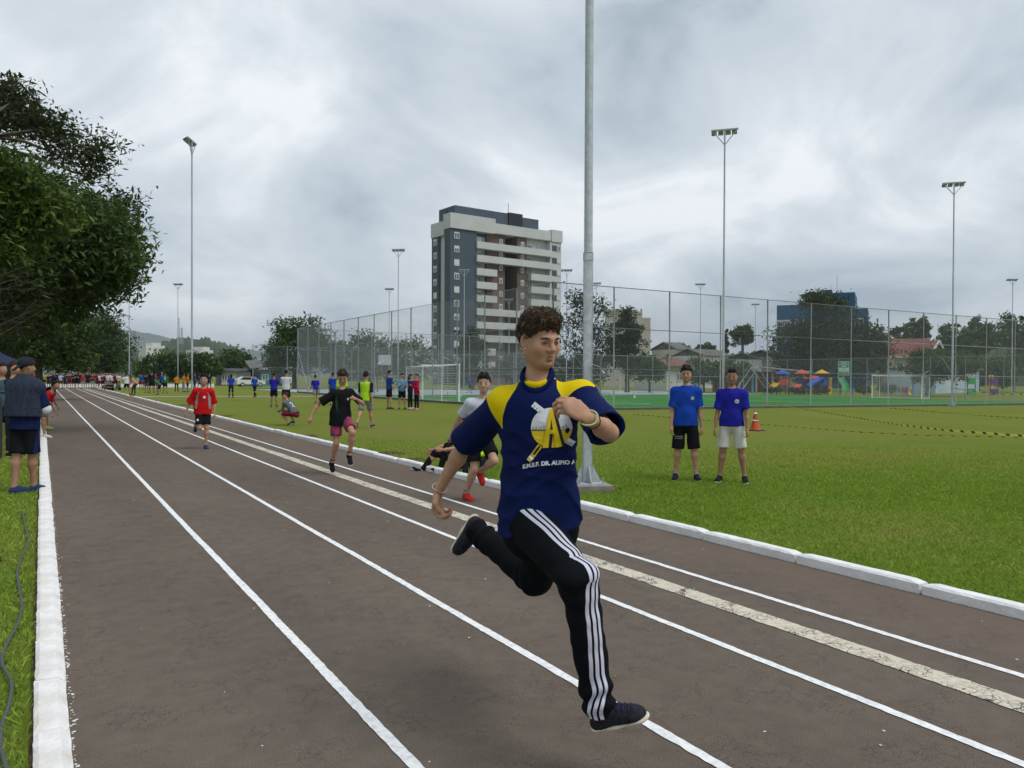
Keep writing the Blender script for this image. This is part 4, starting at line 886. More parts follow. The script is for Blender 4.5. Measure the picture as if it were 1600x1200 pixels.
    pts = [trace(S, [neck+tr*x+tf*0.30-tu*z], [-tf])[0]+tf*0.004 for x, z in ((0.044, 0.002), (0.034, 0.013), (0.018, 0.020), (0.0, 0.023), (-0.018, 0.020), (-0.034, 0.013), (-0.044, 0.002))]
    MB().tube(pts, [0.008, 0.013, 0.015, 0.015, 0.015, 0.013, 0.008], 8).build('neck_band', cloth(YEL, 'yellow_band'), shirt, True)
    # chest print
    pr = empty_part('chest_print', shirt)
    c0 = (0.066, 0.058); ex, ey, out = -tr, tu, tf
    def D(shape, name, m, off): return decal(shirt, S2, O, ex, ey, out, shape, name, m, off*1.25+(0.0015 if off > 0.0032 else 0))
    W_ = mat('print_white', (0.74, 0.75, 0.77), 0.7); Y_ = mat('print_yellow', (0.68, 0.49, 0.01), 0.7); B_ = mat('print_black', (0.012, 0.012, 0.016), 0.7)
    r = 0.080; cx, cy = c0
    n = 26
    D(poly2d([(cx+r*math.cos(t), cy+r*math.sin(t)) for t in np.linspace(-0.12, math.pi+0.12, n)], 2), 'emblem_upper_half', W_, 0.0022)
    D(poly2d([(cx+r*math.cos(t), cy+r*math.sin(t)) for t in np.linspace(math.pi+0.14, 2*math.pi-0.14, n)], 2), 'emblem_lower_half', Y_, 0.0022)
    D(poly2d([(cx-0.078, cy-0.011), (cx-0.020, cy-0.011), (cx-0.020, cy-0.007), (cx-0.078, cy-0.007)], 2), 'emblem_bar', B_, 0.0030)
    sk = [(-0.076, -0.004), (-0.020, -0.004), (-0.020, 0.008), (-0.025, 0.008), (-0.025, 0.004), (-0.034, 0.004), (-0.034, 0.010), (-0.040, 0.010), (-0.040, 0.003), (-0.050, 0.003), (-0.050, 0.009), (-0.056, 0.009), (-0.056, 0.003), (-0.066, 0.003), (-0.066, 0.007), (-0.076, 0.007)]
    for a0, b0, h0 in ((-0.074, -0.066, 0.010), (-0.062, -0.056, 0.014), (-0.052, -0.048, 0.009), (-0.044, -0.036, 0.013), (-0.032, -0.024, 0.016), (0.040, 0.050, 0.012), (0.054, 0.060, 0.017)):
        D(poly2d([(cx+a0, cy-0.006), (cx+b0, cy-0.006), (cx+b0, cy-0.006+h0), (cx+a0, cy-0.006+h0)], 1), 'emblem_skyline', mat('print_grey', (0.42, 0.43, 0.46), 0.7), 0.0030)
    # letter A: black drop shade and yellow face
    for dx, m, off in ((0.012, B_, 0.0034), (0.0, Y_, 0.0042)):
        for pl in ([(-0.034, -0.080), (-0.011, -0.080), (0.006, 0.076), (-0.004, 0.076)], [(0.006, 0.076), (-0.004, 0.076), (0.018, -0.080), (0.042, -0.076)], [(-0.016, -0.024), (0.022, -0.024), (0.016, -0.008), (-0.013, -0.008)]):
            D(poly2d([(cx+dx+x, cy+y) for x, y in pl], 3), 'emblem_letter', m, off)
    # pencil (lower left) and ruler (upper left, lower right)
    def rot(pts, a, ox, oy): return [(ox+x*math.cos(a)-y*math.sin(a), oy+x*math.sin(a)+y*math.cos(a)) for x, y in pts]
    for pts, m, off in (([(-0.046, -0.010), (0.008, -0.010), (0.008, 0.010), (-0.046, 0.010)], Y_, 0.0030), ([(-0.036, -0.004), (0.006, -0.004), (0.006, 0.004), (-0.036, 0.004)], B_, 0.0036), ([(-0.060, -0.010), (-0.047, -0.010), (-0.047, 0.010), (-0.060, 0.010)], W_, 0.0032), ([(-0.070, -0.009), (-0.062, -0.010), (-0.062, 0.010), (-0.070, 0.009)], Y_, 0.0032)):
        D(poly2d(rot(pts, R(52), cx-0.048, cy-0.078), 2), 'emblem_pencil', m, off)
    for ox, oy, l in ((cx-0.052, cy+0.080, 0.050), (cx+0.072, cy-0.062, 0.030)):
        D(poly2d(rot([(-l/2, -0.012), (l/2, -0.012), (l/2, 0.012), (-l/2, 0.012)], R(142), ox, oy), 2), 'emblem_ruler', W_, 0.0028)
        for q in (-0.3, 0.0, 0.3): D(poly2d(rot([(l*q-0.001, 0), (l*q+0.001, 0), (l*q+0.001, 0.012), (l*q-0.001, 0.012)], R(142), ox, oy), 1), 'emblem_ruler_mark', B_, 0.0036)
    V, F = text_tris('E.M.E.F. DR. ALIPIO A. P.', 0.0225, 0.0011); V[:, 0] += 0.066; V[:, 1] += -0.084-0.02*((V[:, 0]-0.066)/0.1)**2*0.5+0.03*(V[:, 0]-0.066)
    D((V, F), 'school_name', W_, 0.0026)
    bpy.data.objects.remove(pr)
    # trousers with three white stripes on the outside of the right leg
    S3 = SDF()
    S3.ec(pel-tu*0.035, pel+tu*0.06, 0.160, 0.148, 0.70, tr, k=0.05)
    S3.rc(J['hipR'], J['knR'], 0.094, 0.070, k=0.04); S3.rc(J['knR'], J['anR']+nz(J['anR']-J['knR'])*0.015, 0.066, 0.057, k=0.04, cut=True)
    S3.rc(J['hipL'], J['knL'], 0.098, 0.076, k=0.04); S3.rc(J['knL'], J['anL']+nz(J['anL']-J['knL'])*0.01, 0.074, 0.060, k=0.04, cut=True)
    def pf(p):
        p = p.astype(np.float32); d = np.zeros(len(p), np.float32)
        for k in 'RL':
            a, b = J['kn'+k].astype(np.float32), J['an'+k].astype(np.float32); ax = (b-a)/np.linalg.norm(b-a); z = (p-a)@ax; L = float(np.linalg.norm(b-a))
            w = np.exp(-((z-L*0.88)/0.09)**2)+0.8*np.exp(-((z)/0.07)**2)+0.25
            near = np.exp(-(np.linalg.norm(p-a-np.clip(z, -0.2, L)[:, None]*ax, axis=1)/0.11)**4)
            d += near*w*0.0062*np.sin(z*75+vnoise(p, 16, 9)*2.4)
        return d+0.0035*vnoise(p, 20, 12)-0.004*np.abs(vnoise(p, 13, 15))
    S3.disp = pf
    def stripe_at(j):
        def fn(V):
            out = np.full(len(V), -1.0)
            hp, kn, an = J['hipR'], J['knR'], J['anR']
            ctrl = [(-0.25, hp), (0.0, hp), (0.80, None), (1.0, None), (1.2, None), (2.12, None)]
            ts = np.concatenate([np.linspace(-0.25, 0.7, 12), np.linspace(0.74, 1.3, 14), np.linspace(1.34, 2.1, 12)])
            def pos(t):
                f = lambda t: hp+(kn-hp)*t if t <= 1 else kn+(an-kn)*(t-1)
                return (f(t-0.16)+2*f(t)+f(t+0.16))/4
            PT = [pos(t) for t in ts]
            refs = [(-0.25, nz(-CF*0.62-CR*0.25+CU*0.75)), (0.6, nz(-CF*0.66+CR*0.25+CU*0.55)), (1.0, nz(-CF*0.78+CR*0.60+CU*0.10)), (1.5, nz(-CF*0.85+CR*0.28)), (1.8, nz(-CF*0.9+CR*0.05)), (2.1, nz(-CF*0.8-CR*0.35))]
            rv_ = np.stack([[np.interp(t, [q[0] for q in refs], [q[1][c] for q in refs]) for c in range(3)] for t in ts])
            best = np.full(len(V), 9.0)
            for i in range(len(PT)-1):
                a_, b_ = PT[i], PT[i+1]; ax = b_-a_; L = np.linalg.norm(ax); ax = ax/L; z = (V-a_)@ax; tt = np.clip(z/L, 0, 1); rad = V-a_-np.outer(tt*L, ax); rr = np.linalg.norm(rad, axis=1)
                rv = rv_[i]*(1-tt[:, None])+rv_[i+1]*tt[:, None]; rv = rv-np.outer(rv@ax, ax); rv /= np.linalg.norm(rv, axis=1)[:, None]
                sd = np.cross(ax, rv); arc = np.arctan2((rad*sd).sum(1), (rad*rv).sum(1))*np.minimum(rr, 0.09)
                t_ = ts[i]+(ts[i+1]-ts[i])*tt; arc = arc+0.012*np.sin(np.clip(t_-1.66, 0, 1)*16)*np.clip((t_-1.66)*6, 0, 1)
                v = 0.0072-np.abs(arc-j*0.0235); bt = (rr < best) & (rr < 0.15); out = np.where(bt, v, out); best = np.where(bt, rr, best)
            # keep off the left leg
            axl = J['knL']-J['hipL']; zl = np.clip(((V-J['hipL'])@axl)/(axl@axl), 0, 1); dl = np.linalg.norm(V-J['hipL']-np.outer(zl, axl), axis=1); axr = kn-hp; zr = np.clip(((V-hp)@axr)/(axr@axr), 0, 1); dr = np.linalg.norm(V-hp-np.outer(zr, axr), axis=1)
            a2 = an-kn; z2 = np.clip(((V-kn)@a2)/(a2@a2), 0, 1); dr = np.minimum(dr, np.linalg.norm(V-kn-np.outer(z2, a2), axis=1))
            l2 = J['anL']-J['knL']; y2 = np.clip(((V-J['knL'])@l2)/(l2@l2), 0, 1); dl = np.minimum(dl, np.linalg.norm(V-J['knL']-np.outer(y2, l2), axis=1))
            return np.where(dl < dr, -1.0, out)
        return fn
    WH = (0.62, 0.62, 0.72)
    M = zone_mat('black_tracksuit', (0.0075, 0.0085, 0.011), [('stripe_a', WH), ('stripe_b', WH), ('stripe_c', WH)], 0.9, 0.06, 0.3, 200, var=0.25)
    link('trousers', smesh(S3, 0.0054, 'trousers', 1, {'stripe_a': stripe_at(-1), 'stripe_b': stripe_at(0), 'stripe_c': stripe_at(1)}), M, root)
    # shoes
    J = dict(J); J['H'] = 1.60
    Mu = mat('black_knit_shoe', (0.012, 0.014, 0.020), 0.85, 0.5, 60, 0.4, 150); Ms = mat('pale_rubber_sole', (0.56, 0.47, 0.33), 0.7, 0.15, 25, col2=(0.66, 0.62, 0.52)); Ml = mat('navy_lace', (0.015, 0.018, 0.08), 0.8)
    for k in 'RL':
        Sh = shoe_sdf(J, k); sh = link('shoe', smesh(Sh, 0.0045, 'shoe', 1), Mu, root); link('sole', smesh(sole_sdf(J, k), 0.0045, 'sole', 1), Ms, sh)
        s_, a, f, up, x = shoe_frames(J, k)
        for i in range(5):
            z = 0.035+0.020*i; pts = [trace(Sh, [a+f*(z+0.004*(j % 2))+x*q+up*0.15], [-up], 50)[0]+up*0.001 for j, q in enumerate((-0.024, -0.012, 0.0, 0.012, 0.024))]
            MB().tube(pts, 0.0028, 6).build('lace', Ml, sh, True)
        p0 = trace(Sh, [a+f*0.032+up*0.15], [-up], 50)[0]
        for sg in (-1, 1): MB().tube([p0, p0+up*0.014+x*sg*0.016, p0+up*0.016+x*sg*0.034, p0+up*0.003+x*sg*0.032+f*0.008, p0+f*0.004], 0.0022, 6).build('lace_bow', Ml, sh, True)
    # bracelets
    def ringm(c, ax, r, tr_, name, m, tilt=0):
        x, y, d = basis(nz(ax+np.array([tilt, 0, tilt]))); pts = [c+x*r*math.cos(t)*1.08+y*r*math.sin(t)+d*0.002*math.sin(3*t) for t in np.linspace(0, 2*math.pi, 22)]; MB().tube(pts, tr_, 6, False).build(name, m, root, True)
    f = nz(J['wrR']-J['elR']); ringm(J['wrR']-f*0.012, f, 0.032, 0.0032, 'bracelet', mat('cream_cord', (0.55, 0.50, 0.40), 0.8), 0.3); ringm(J['wrR']-f*0.000, f, 0.031, 0.0030, 'bracelet', mat('pink_cord', (0.45, 0.24, 0.22), 0.8), -0.25)
    f = nz(J['wrL']-J['elL']); ringm(J['wrL']+f*0.012, f, 0.0305, 0.0034, 'bracelet', mat('lime_band', (0.50, 0.52, 0.25), 0.5), 0.2); ringm(J['wrL']-f*0.028, f, 0.0305, 0.0022, 'bracelet', mat('dark_cord', (0.06, 0.035, 0.035), 0.8), -0.3)
    ear = trace(S, [C-A[0]*0.3*-1-A[2]*0.038+A[1]*0.004], [-A[0]])[0]; MB().ellipsoid(ear, (0.004, 0.004, 0.004)).build('earring', mat('silver_stud', (0.7, 0.68, 0.62), 0.3, metal=0.8), root, True)
    return root
def empty_part(name, parent):
    o = bpy.data.objects.new(name, None); COL.objects.link(o); o.parent = parent; return o
build_hero()
# ------------------------------------------------------------------ everyone else
HAIR = {'black': (0.012, 0.010, 0.010), 'brown': (0.035, 0.020, 0.012), 'light': (0.14, 0.08, 0.04), 'grey': (0.25, 0.24, 0.23)}
_pm_cache = {}
_hm = {}
def heading(pos, ang):
    """0 faces the camera, 90 faces picture right, 180 away, -90 picture left"""
    c = -nz(np.array([pos[0], pos[1], 0.0])); r = np.array([-c[1], c[0], 0.0])
    if r@CR < 0: r = -r
    d = c*math.cos(R(ang))+r*math.sin(R(ang)); return math.atan2(-d[0], d[1])
def person(label, J, pos, ang=0, v=0.024, skin=1, hair='short', hcol='black', top=(0.1, 0.1, 0.1), sleeve=0.75, hem=0.07, loose=1.05, long=False, bkind='shorts', bln=0.85, bcol=(0.012, 0.012, 0.014), bloose=1.05,
           shoe=(0.015, 0.016, 0.02), sole=(0.6, 0.58, 0.55), sock=None, face=False, key=None, scale=1.0, thin=0.92, rz=None, group='people at the race', zoff=0.0, top_mat=None, b_mat=None, extras=None, fem=False, cat='person'):
    H = J['H']; s = H/1.75; hs = 0.41+0.545*s if s < 1 else 0.955
    fine = v < 0.012
    root = empty('person', (pos[0], pos[1], pos[2]+zoff), heading(pos, ang) if rz is None else rz, label, cat, group); root.scale = (scale,)*3
    def part(name, make, *k):
        if key is None: return make()
        kk = (key, name)+k
        if kk not in _pm_cache: _pm_cache[kk] = make()
        return _pm_cache[kk]
    Sb = [None]
    def mk_body(): Sb[0] = body_sdf(J, hs, v < 0.007, hand_fingers=v < 0.0135, thin=thin); return smesh(Sb[0], v, 'body', 1)
    link('body', part('body', mk_body), skin_mat(skin), root)
    hm = mat('hair_'+hcol, HAIR[hcol], 0.7, 0.4, 40, 0.5, 90, spec=0.3)
    if hair:
        Hs = hair_sdf(J, hs, hair); ho = link('hair', part('hair', lambda: smesh(Hs, max(0.008, v*0.8), 'hair', 1), hair), hm, root)
        if v < 0.02: tufts(ho, J, hs, Hs, 260 if hair == 'short' else 160, 0.019 if hair == 'short' else 0.009, hm)
    S2 = shirt_sdf(J, sleeve, hem, loose, thin=thin, long=long)
    if v < 0.02:
        S2.disp = lambda p: 0.006*vnoise(p, 15, 5)-0.013*np.abs(vnoise(p, 10, 11))
    shirt = link('shirt', part('shirt', lambda: smesh(S2, v, 'shirt', 1), sleeve, long, round(hem, 3)), top_mat or cloth(top), root)
    S3 = bottom_sdf(J, bkind, bln, bloose, thin)
    if v < 0.02: S3.disp = lambda p: 0.0045*vnoise(p, 17, 6)
    bt = link('trousers' if bkind == 'pants' else 'shorts', part('bottom', lambda: smesh(S3, v, 'bottom', 1), bkind, bln), b_mat or cloth(bcol), root)
    for k in 'RL':
        sh = link('shoe', part('shoe', lambda: smesh(shoe_sdf(J, k), max(0.006, v*0.6), 'shoe', 1), k), cloth(shoe), root); link('sole', part('sole', lambda: smesh(sole_sdf(J, k), max(0.006, v*0.6), 'sole', 1), k), cloth(sole), sh)
        if sock is not None:
            a, kn = J['an'+k], J['kn'+k]; u = nz(kn-a); MB().tube([a-u*0.01, a+u*0.07*s], [0.040*s, 0.042*s], 12).build('sock', cloth(sock), root, True)
    if face and Sb[0] is not None: face_parts(root, J, hs, Sb[0], squint=0.85, big=1.25 if v < 0.011 else 1.7)
    if extras: extras(root, J, S2, S3, shirt, bt, hs)
    return root

BLUE, ROYAL, NAVY_, LIME, MAR, WHT, ORG, BLK = (0.012, 0.055, 0.36), (0.020, 0.022, 0.30), (0.010, 0.016, 0.06), (0.36, 0.62, 0.02), (0.12, 0.012, 0.022), (0.55, 0.56, 0.62), (0.62, 0.19, 0.015), (0.012, 0.012, 0.014)
def badge(root, J, S2, x, z, r, rows):
    s = J['H']/1.75; O = J['neck']-J['tu']*z*s; b = decal(shirt_of(root), S2, O, -J['tr'], J['tu'], J['tf'], disc2d(x, 0, r), 'badge', mat('badge_white', (0.62, 0.62, 0.64), 0.7), 0.003)
    for i, (w, zz) in enumerate(rows): decal(shirt_of(root), S2, O, -J['tr'], J['tu'], J['tf'], poly2d([(x-w, zz-0.003), (x+w, zz-0.003), (x+w, zz+0.003), (x-w, zz+0.003)], 1), 'badge_lettering', mat('badge_grey', (0.16, 0.17, 0.28), 0.7), 0.0045)
def shirt_of(root): return next(c for c in root.children if c.name.startswith('shirt'))
def near_people():
    # two boys in blue on the lawn
    def ex1(root, J, S2, S3, sh, bt, hs):
        badge(root, J, S2, 0.085, 0.17, 0.024, ((0.016, 0.006), (0.018, -0.002), (0.012, -0.010)))
        O = J['knR']+(J['hipR']-J['knR'])*0.35
        for zz in (0.0, 0.022, 0.034): decal(bt, S3, O, -J['tr'], np.array([0, 0, 1.0]), J['tf'], poly2d([(-0.06, zz), (0.06, zz), (0.06, zz+0.006), (-0.06, zz+0.006)], 2), 'shorts_print', mat('print_grey2', (0.30, 0.30, 0.32), 0.8), 0.004)
        M = mat('white_trim', (0.5, 0.55, 0.7), 0.8)
        for k in 'RL':
            a, b = J['sh'+k], J['el'+k]; c = a+(b-a)*0.80; x, y, d = basis(b-a); MB().tube([c+(x*math.cos(t)+y*math.sin(t))*0.062 for t in np.linspace(0, 6.283, 20)], 0.004, 5, False).build('cuff_trim', M, sh, True)
    p = G(1071, 751)
    person('slim boy in bright blue shirt and black shorts, left of the standing pair', fk(1.64, lean=1, armR=(2, 7, 14, 10), armL=(-2, 7, 10, 0), legR=(-2, 4, 3), legL=(3, 5, 3), head=(8, -6)), p, 4, 0.0125, 0, 'short', 'black', BLUE, 0.80, 0.10, 1.08, bln=1.02, bloose=1.12,
           shoe=(0.018, 0.022, 0.045), sole=(0.40, 0.30, 0.18), sock=(0.7, 0.7, 0.7), face=True, extras=ex1)
    p = G(1143, 754)
    def ex2(root, J, S2, S3, sh, bt, hs): badge(root, J, S2, 0.075, 0.18, 0.030, ((0.022, 0.004), (0.020, -0.006)))
    person('boy with cropped hair in indigo shirt and white shorts, right of the standing pair', fk(1.61, lean=2, armR=(4, 9, 16, 12), armL=(2, 9, 18, 12), legR=(3, 6, 4), legL=(-2, 7, 2), head=(0, -8)), p, -5, 0.0125, 1, 'fade', 'black', ROYAL, 0.78, 0.07, 1.05, bln=0.92, bcol=(0.62, 0.61, 0.59), bloose=1.12,
           shoe=(0.02, 0.02, 0.022), sole=(0.62, 0.60, 0.58), face=True, extras=ex2, b_mat=mat('stained_white_shorts', (0.55, 0.50, 0.43), 0.85, 0, 7, 0.3, 40, col2=(0.66, 0.66, 0.66)))
    # runner in black
    def ex3(root, J, S2, S3, sh, bt, hs):
        for sg in (1, -1):
            decal(sh, S2, J['neck']-J['tu']*0.1, -J['tr'], J['tu'], J['tf'], poly2d([(sg*-0.155, 0.02), (sg*-0.13, 0.03), (sg*-0.115, -0.12), (sg*-0.115, -0.24), (sg*-0.132, -0.16)], 2), 'green_panel', cloth((0.015, 0.10, 0.045)), 0.004)
            decal(sh, S2, J['neck']-J['tf']*0.0, -J['tr'], J['tf'], J['tu'], poly2d([(sg*0.06, -0.05), (sg*0.13, -0.04), (sg*0.14, 0.03), (sg*0.06, 0.045)], 2), 'green_yoke', cloth((0.015, 0.10, 0.045)), 0.004)
        decal(sh, S2, J['neck']-J['tu']*0.14, -J['tr'], J['tu'], J['tf'], disc2d(0.05, 0, 0.018), 'badge', mat('badge_white', (0.62, 0.62, 0.64), 0.7), 0.004)
    p = G(532, 742)
    person('runner in black shirt with green side panels and red patterned shorts in mid stride', fk(1.52, lean=8, twist=-18, armR=(-38, 42, 30, 10), armL=(35, 40, 135, 55), legR=(5, 0, 38), legL=(58, 0, 78), head=(18, -32), footR=(0.1, 0.75, -0.65), footL=(0.1, 0.75, -0.66)), p, 0, 0.0120, 0, 'short', 'brown', BLK, 0.85, 0.12, 1.18,
           bln=0.70, bloose=1.15, shoe=(0.012, 0.013, 0.016), sole=(0.6, 0.6, 0.6), face=True, rz=math.pi, zoff=0.10, extras=ex3, b_mat=mat('red_purple_shorts', (0.42, 0.045, 0.05), 0.85, 0, 16, 0.3, 40, col2=(0.10, 0.03, 0.12)), sock=(0.015, 0.016, 0.02))
    # runner in red
    def ex4(root, J, S2, S3, sh, bt, hs):
        for sg in (1, -1): decal(sh, S2, J['neck']-J['tu']*0.12, -J['tr'], J['tu'], J['tf'], poly2d([(sg*-0.085, 0.06), (sg*-0.075, 0.06), (sg*-0.105, -0.06), (sg*-0.112, -0.28), (sg*-0.150, -0.28), (sg*-0.140, -0.05)], 2), 'grey_panel', cloth((0.30, 0.27, 0.28)), 0.004)
        O = J['neck']-J['tu']*0.16; Wp = mat('print_white', (0.74, 0.75, 0.77), 0.7); decal(sh, S2, O, -J['tr'], J['tu'], J['tf'], disc2d(0.02, 0, 0.026), 'shirt_print', Wp, 0.004)
        for i, (w, z) in enumerate(((0.045, -0.05), (0.05, -0.068), (0.04, -0.085))): decal(sh, S2, O, -J['tr'], J['tu'], J['tf'], poly2d([(0.02-w, z-0.005), (0.02+w, z-0.005), (0.02+w, z+0.005), (0.02-w, z+0.005)], 2), 'shirt_print', mat('print_dark_red', (0.16, 0.05, 0.06), 0.8), 0.004)
        decal(bt, S3, (J['hipR']+J['knR'])/2, -J['tr'], J['tu'], J['tf'], disc2d(-0.03, 0, 0.022), 'shorts_badge', Wp, 0.004)
    p = G(317, 702)
    person('smiling runner in loose red shirt with grey side panels and black shorts', fk(1.50, lean=9, twist=10, armR=(-12, 24, 25, 15), armL=(-18, 14, 45, 10), legR=(14, 0, 110), legL=(10, -2, 16), head=(14, 4)), p, 0, 0.0150, 0, 'short', 'black', (0.52, 0.010, 0.012), 1.02, 0.10, 1.18, bln=0.80, bloose=1.1,
           shoe=(0.035, 0.06, 0.11), sole=(0.25, 0.27, 0.28), face=True, rz=math.pi, extras=ex4)
    # runner in white behind the foreground runner
    def ex5(root, J, S2, S3, sh, bt, hs): decal(bt, S3, (J['hipL']+J['knL'])/2, J['tf'], J['tu'], -J['tr'], disc2d(0.0, 0, 0.03), 'shorts_badge', mat('badge_white', (0.62, 0.62, 0.64), 0.7), 0.004)
    p = G(733, 784)
    person('runner in white shirt, black shorts and red shoes behind the foreground runner', fk(1.58, lean=12, twist=8, armR=(-34, 12, 12, 0), armL=(40, 14, 80, 30), legR=(6, 0, 40), legL=(46, -3, 112), head=(35, -2), footR=(0.0, 1, -0.05)), p + np.array([0.10, -0.05, 0]), 0, 0.0105, 4, 'short', 'black', WHT, 0.72, 0.08, 1.08, bln=0.75, bloose=1.1,
           shoe=(0.50, 0.035, 0.03), sole=(0.42, 0.05, 0.045), face=True, rz=math.pi, extras=ex5, sock=(0.35, 0.35, 0.37))
    # seated boys by the kerb
    p = G(692, 738)
    person('boy in navy and yellow shirt and black trousers seated on the grass by the kerb', fk(1.55, lean=-10, armR=(48, 6, 12, 0), armL=(40, 10, 40, 20), legR=(112, 12, 72), legL=(135, 8, 118), head=(35, 0), drop=0.16), p+np.array([0.34, 0.10, 0]), -66, 0.0125, 0, 'short', 'brown', (0.020, 0.016, 0.10), 0.75, 0.02, 1.0, bkind='pants', bln=0.94,
           bcol=BLK, face=True, extras=lambda root, J, S2, S3, sh, bt, hs: (decal(sh, S2, J['neck']-J['tu']*0.17, -J['tr'], J['tu'], J['tf'], disc2d(0.02, 0, 0.05), 'shirt_print', mat('print_white', (0.74, 0.75, 0.77), 0.7), 0.004), decal(sh, S2, J['neck']-J['tu']*0.03, -J['tr'], J['tf'], J['tu'], poly2d([(-0.16, -0.03), (-0.07, -0.03), (-0.07, 0.05), (-0.16, 0.04)], 2), 'yellow_yoke', cloth((0.62, 0.48, 0.01)), 0.004)))
    p = G(762, 744)
    person('dark-skinned boy in lime shirt and charcoal trousers seated on the grass beside the kerb', fk(1.52, lean=14, armR=(66, 4, 40, 35), armL=(66, 4, 40, 35), legR=(135, 10, 118), legL=(130, 14, 112), head=(-20, -6), drop=0.15), p+np.array([-0.02, 0.25, 0]), -14, 0.0125, 3, 'fade', 'black', LIME, 1.02, 0.02, 1.0, long=True, bkind='pants', bln=0.94, bcol=(0.018, 0.02, 0.024), face=True)
    # crouching boy
    def ex6(root, J, S2, S3, sh, bt, hs):
        V, F = text_tris('2', 0.26, 0.004); decal(sh, S2, J['neck']-J['tu']*0.20, J['tr'], J['tu'], -J['tf'], (V, F), 'back_number', mat('print_white', (0.74, 0.75, 0.77), 0.7), 0.006)
    p = G(461, 665)
    person('boy in grey shirt with a white number two on his back crouching on the lawn', fk(1.55, lean=38, armR=(55, 0, 75, 20), armL=(60, 0, 70, 20), legR=(98, 14, 138), legL=(92, 16, 132), head=(-60, 0), curve=0.03, footR=(0.1, 1, 0), footL=(0, 0.75, -0.6)), p, -130, 0.017, 0, 'short', 'brown', (0.105, 0.125, 0.14), 1.0, 0.02, 1.05, long=True, bln=0.9, bcol=(0.16, 0.015, 0.03),
           extras=ex6, sock=(0.6, 0.6, 0.6), shoe=(0.05, 0.055, 0.06))
    # boy in lime bib walking away
    p = G(571, 669)
    def bib(root, J, S2, S3, sh, bt, hs): pass
    wk = dict(lean=3, armR=(-12, 6, 20, 0), armL=(14, 6, 25, 0), legR=(20, 3, 12), legL=(-20, 3, 18))
    def lime_zone(J):
        def f(V):
            return 0.158*J['H']/1.75-np.abs((V-J['neck'])@J['tr'])
        return f
    J = fk(1.62, **wk); S2 = shirt_sdf(J, 0.85, 0.08, 1.05, thin=0.92); me = smesh(S2, 0.014, 'shirt', 1, {'bib': lime_zone(J)})
    _pm_cache[('limewalk', 'shirt', 0.85, False, 0.08)] = me
    person('boy in lime bib over black shirt and grey shorts walking away on the lawn', J, p, 160, 0.017, 0, 'short', 'black', LIME, 0.85, 0.08, 1.05, bln=0.85, bcol=(0.20, 0.21, 0.22), sock=(0.6, 0.6, 0.6), shoe=(0.02, 0.03, 0.035), key='limewalk', top_mat=zone_mat('lime_bib', (0.012, 0.012, 0.014), [('bib', LIME)]))
    # spectator with the cap at the left kerb
    p = G(38, 771)
    def ex7(root, J, S2, S3, sh, bt, hs):
        A = head_axes(J); C = J['head']; W = lambda x, y, z: C+(A[0]*x+A[1]*y+A[2]*z)*hs
        Sc = SDF(); Sc.el(W(0, -0.010, 0.042), (0.092*hs, 0.110*hs, 0.094*hs), A, k=0.02); Sc.plane(W(0, 0, 0.012), -A[2]*0.97+A[1]*0.24, k=0.008); m = mat('navy_cap', (0.012, 0.013, 0.026), 0.85, 0.2, 30)
        cp = link('cap', smesh(Sc, 0.008, 'cap', 1), m, root)
        Sv = SDF(); Sv.ec(W(0, -0.10, 0.012), W(0, -0.135, -0.020), 0.078*hs, 0.062*hs, 0.16, A[0], k=0.01); link('brim', smesh(Sv, 0.008, 'brim', 1), m, cp)
        MB().ellipsoid(W(0, -0.01, 0.137), (0.01, 0.01, 0.007)).build('button', m, cp, True)
        for tx, sh_ in (('N', (-0.004, 0.004)), ('Y', (0.004, -0.002))):
            V, F = text_tris(tx, 0.062, 0.0008); V[:, 0] += sh_[0]; V[:, 1] += sh_[1]
            out = nz(-A[1]*0.70-A[0]*0.62+A[2]*0.25); ex_ = nz(np.cross(A[2], out)); ey_ = np.cross(out, ex_); decal(cp, Sc, W(0, -0.01, 0.062), ex_, ey_, out, (V, F), 'cap_letter', mat('print_white', (0.74, 0.75, 0.77), 0.7), 0.003)
        # jacket worn as a cape over the shoulders
        Sj = SDF(); s = J['H']/1.75; tr, tu, tf = J['tr'], J['tu'], J['tf']
        Sj.ec(J['neck']-tu*0.44-tf*0.03, J['neck']-tu*0.12-tf*0.02, 0.225, 0.215, 0.70, tr, k=0.05, cut0=True); Sj.rc(J['shR']+tu*0.0-tf*0.01, J['shL']-tf*0.01, 0.085, 0.085, k=0.06); Sj.rc(J['neck']-tu*0.06-tf*0.02, J['neck']-tu*0.0-tf*0.02, 0.11, 0.074, k=0.05); Sj.plane(J['neck']+tf*0.085, tf, k=0.03)
        Sj.rc(J['neck']+tu*0.05, J['neck'], 0.062, 0.058, k=0.01, op='s'); Sj.disp = lambda p: -0.008*np.abs(np.sin(((p@tr.astype(np.float32))+0.3*(p@tf.astype(np.float32)))*34+vnoise(p, 8, 3)*1.2))+0.004*vnoise(p, 13, 2)
        link('draped_jacket', smesh(Sj, 0.010, 'draped_jacket', 1), mat('denim_fleece', (0.022, 0.030, 0.055), 0.95, 0.45, 45, 0.6, 80), root)
        for k in 'R':
            a, b, w = J['sh'+k], J['el'+k], J['wr'+k]; Sl = SDF(); Sl.rc(a+(b-a)*0.80, b, 0.062, 0.060, k=0.02); Sl.rc(b, b+(w-b)*0.55, 0.06, 0.052, k=0.02, cut=True); sl = link('sleeve', smesh(Sl, 0.009, 'sleeve', 1), cloth((0.66, 0.66, 0.70)), root)
            MB().tube([a+(b-a)*0.86+tf*0.02, b+tf*0.045, b+(w-b)*0.3+tf*0.02], [0.01, 0.014, 0.012], 6).build('red_piping', cloth((0.5, 0.02, 0.03)), sl, True)
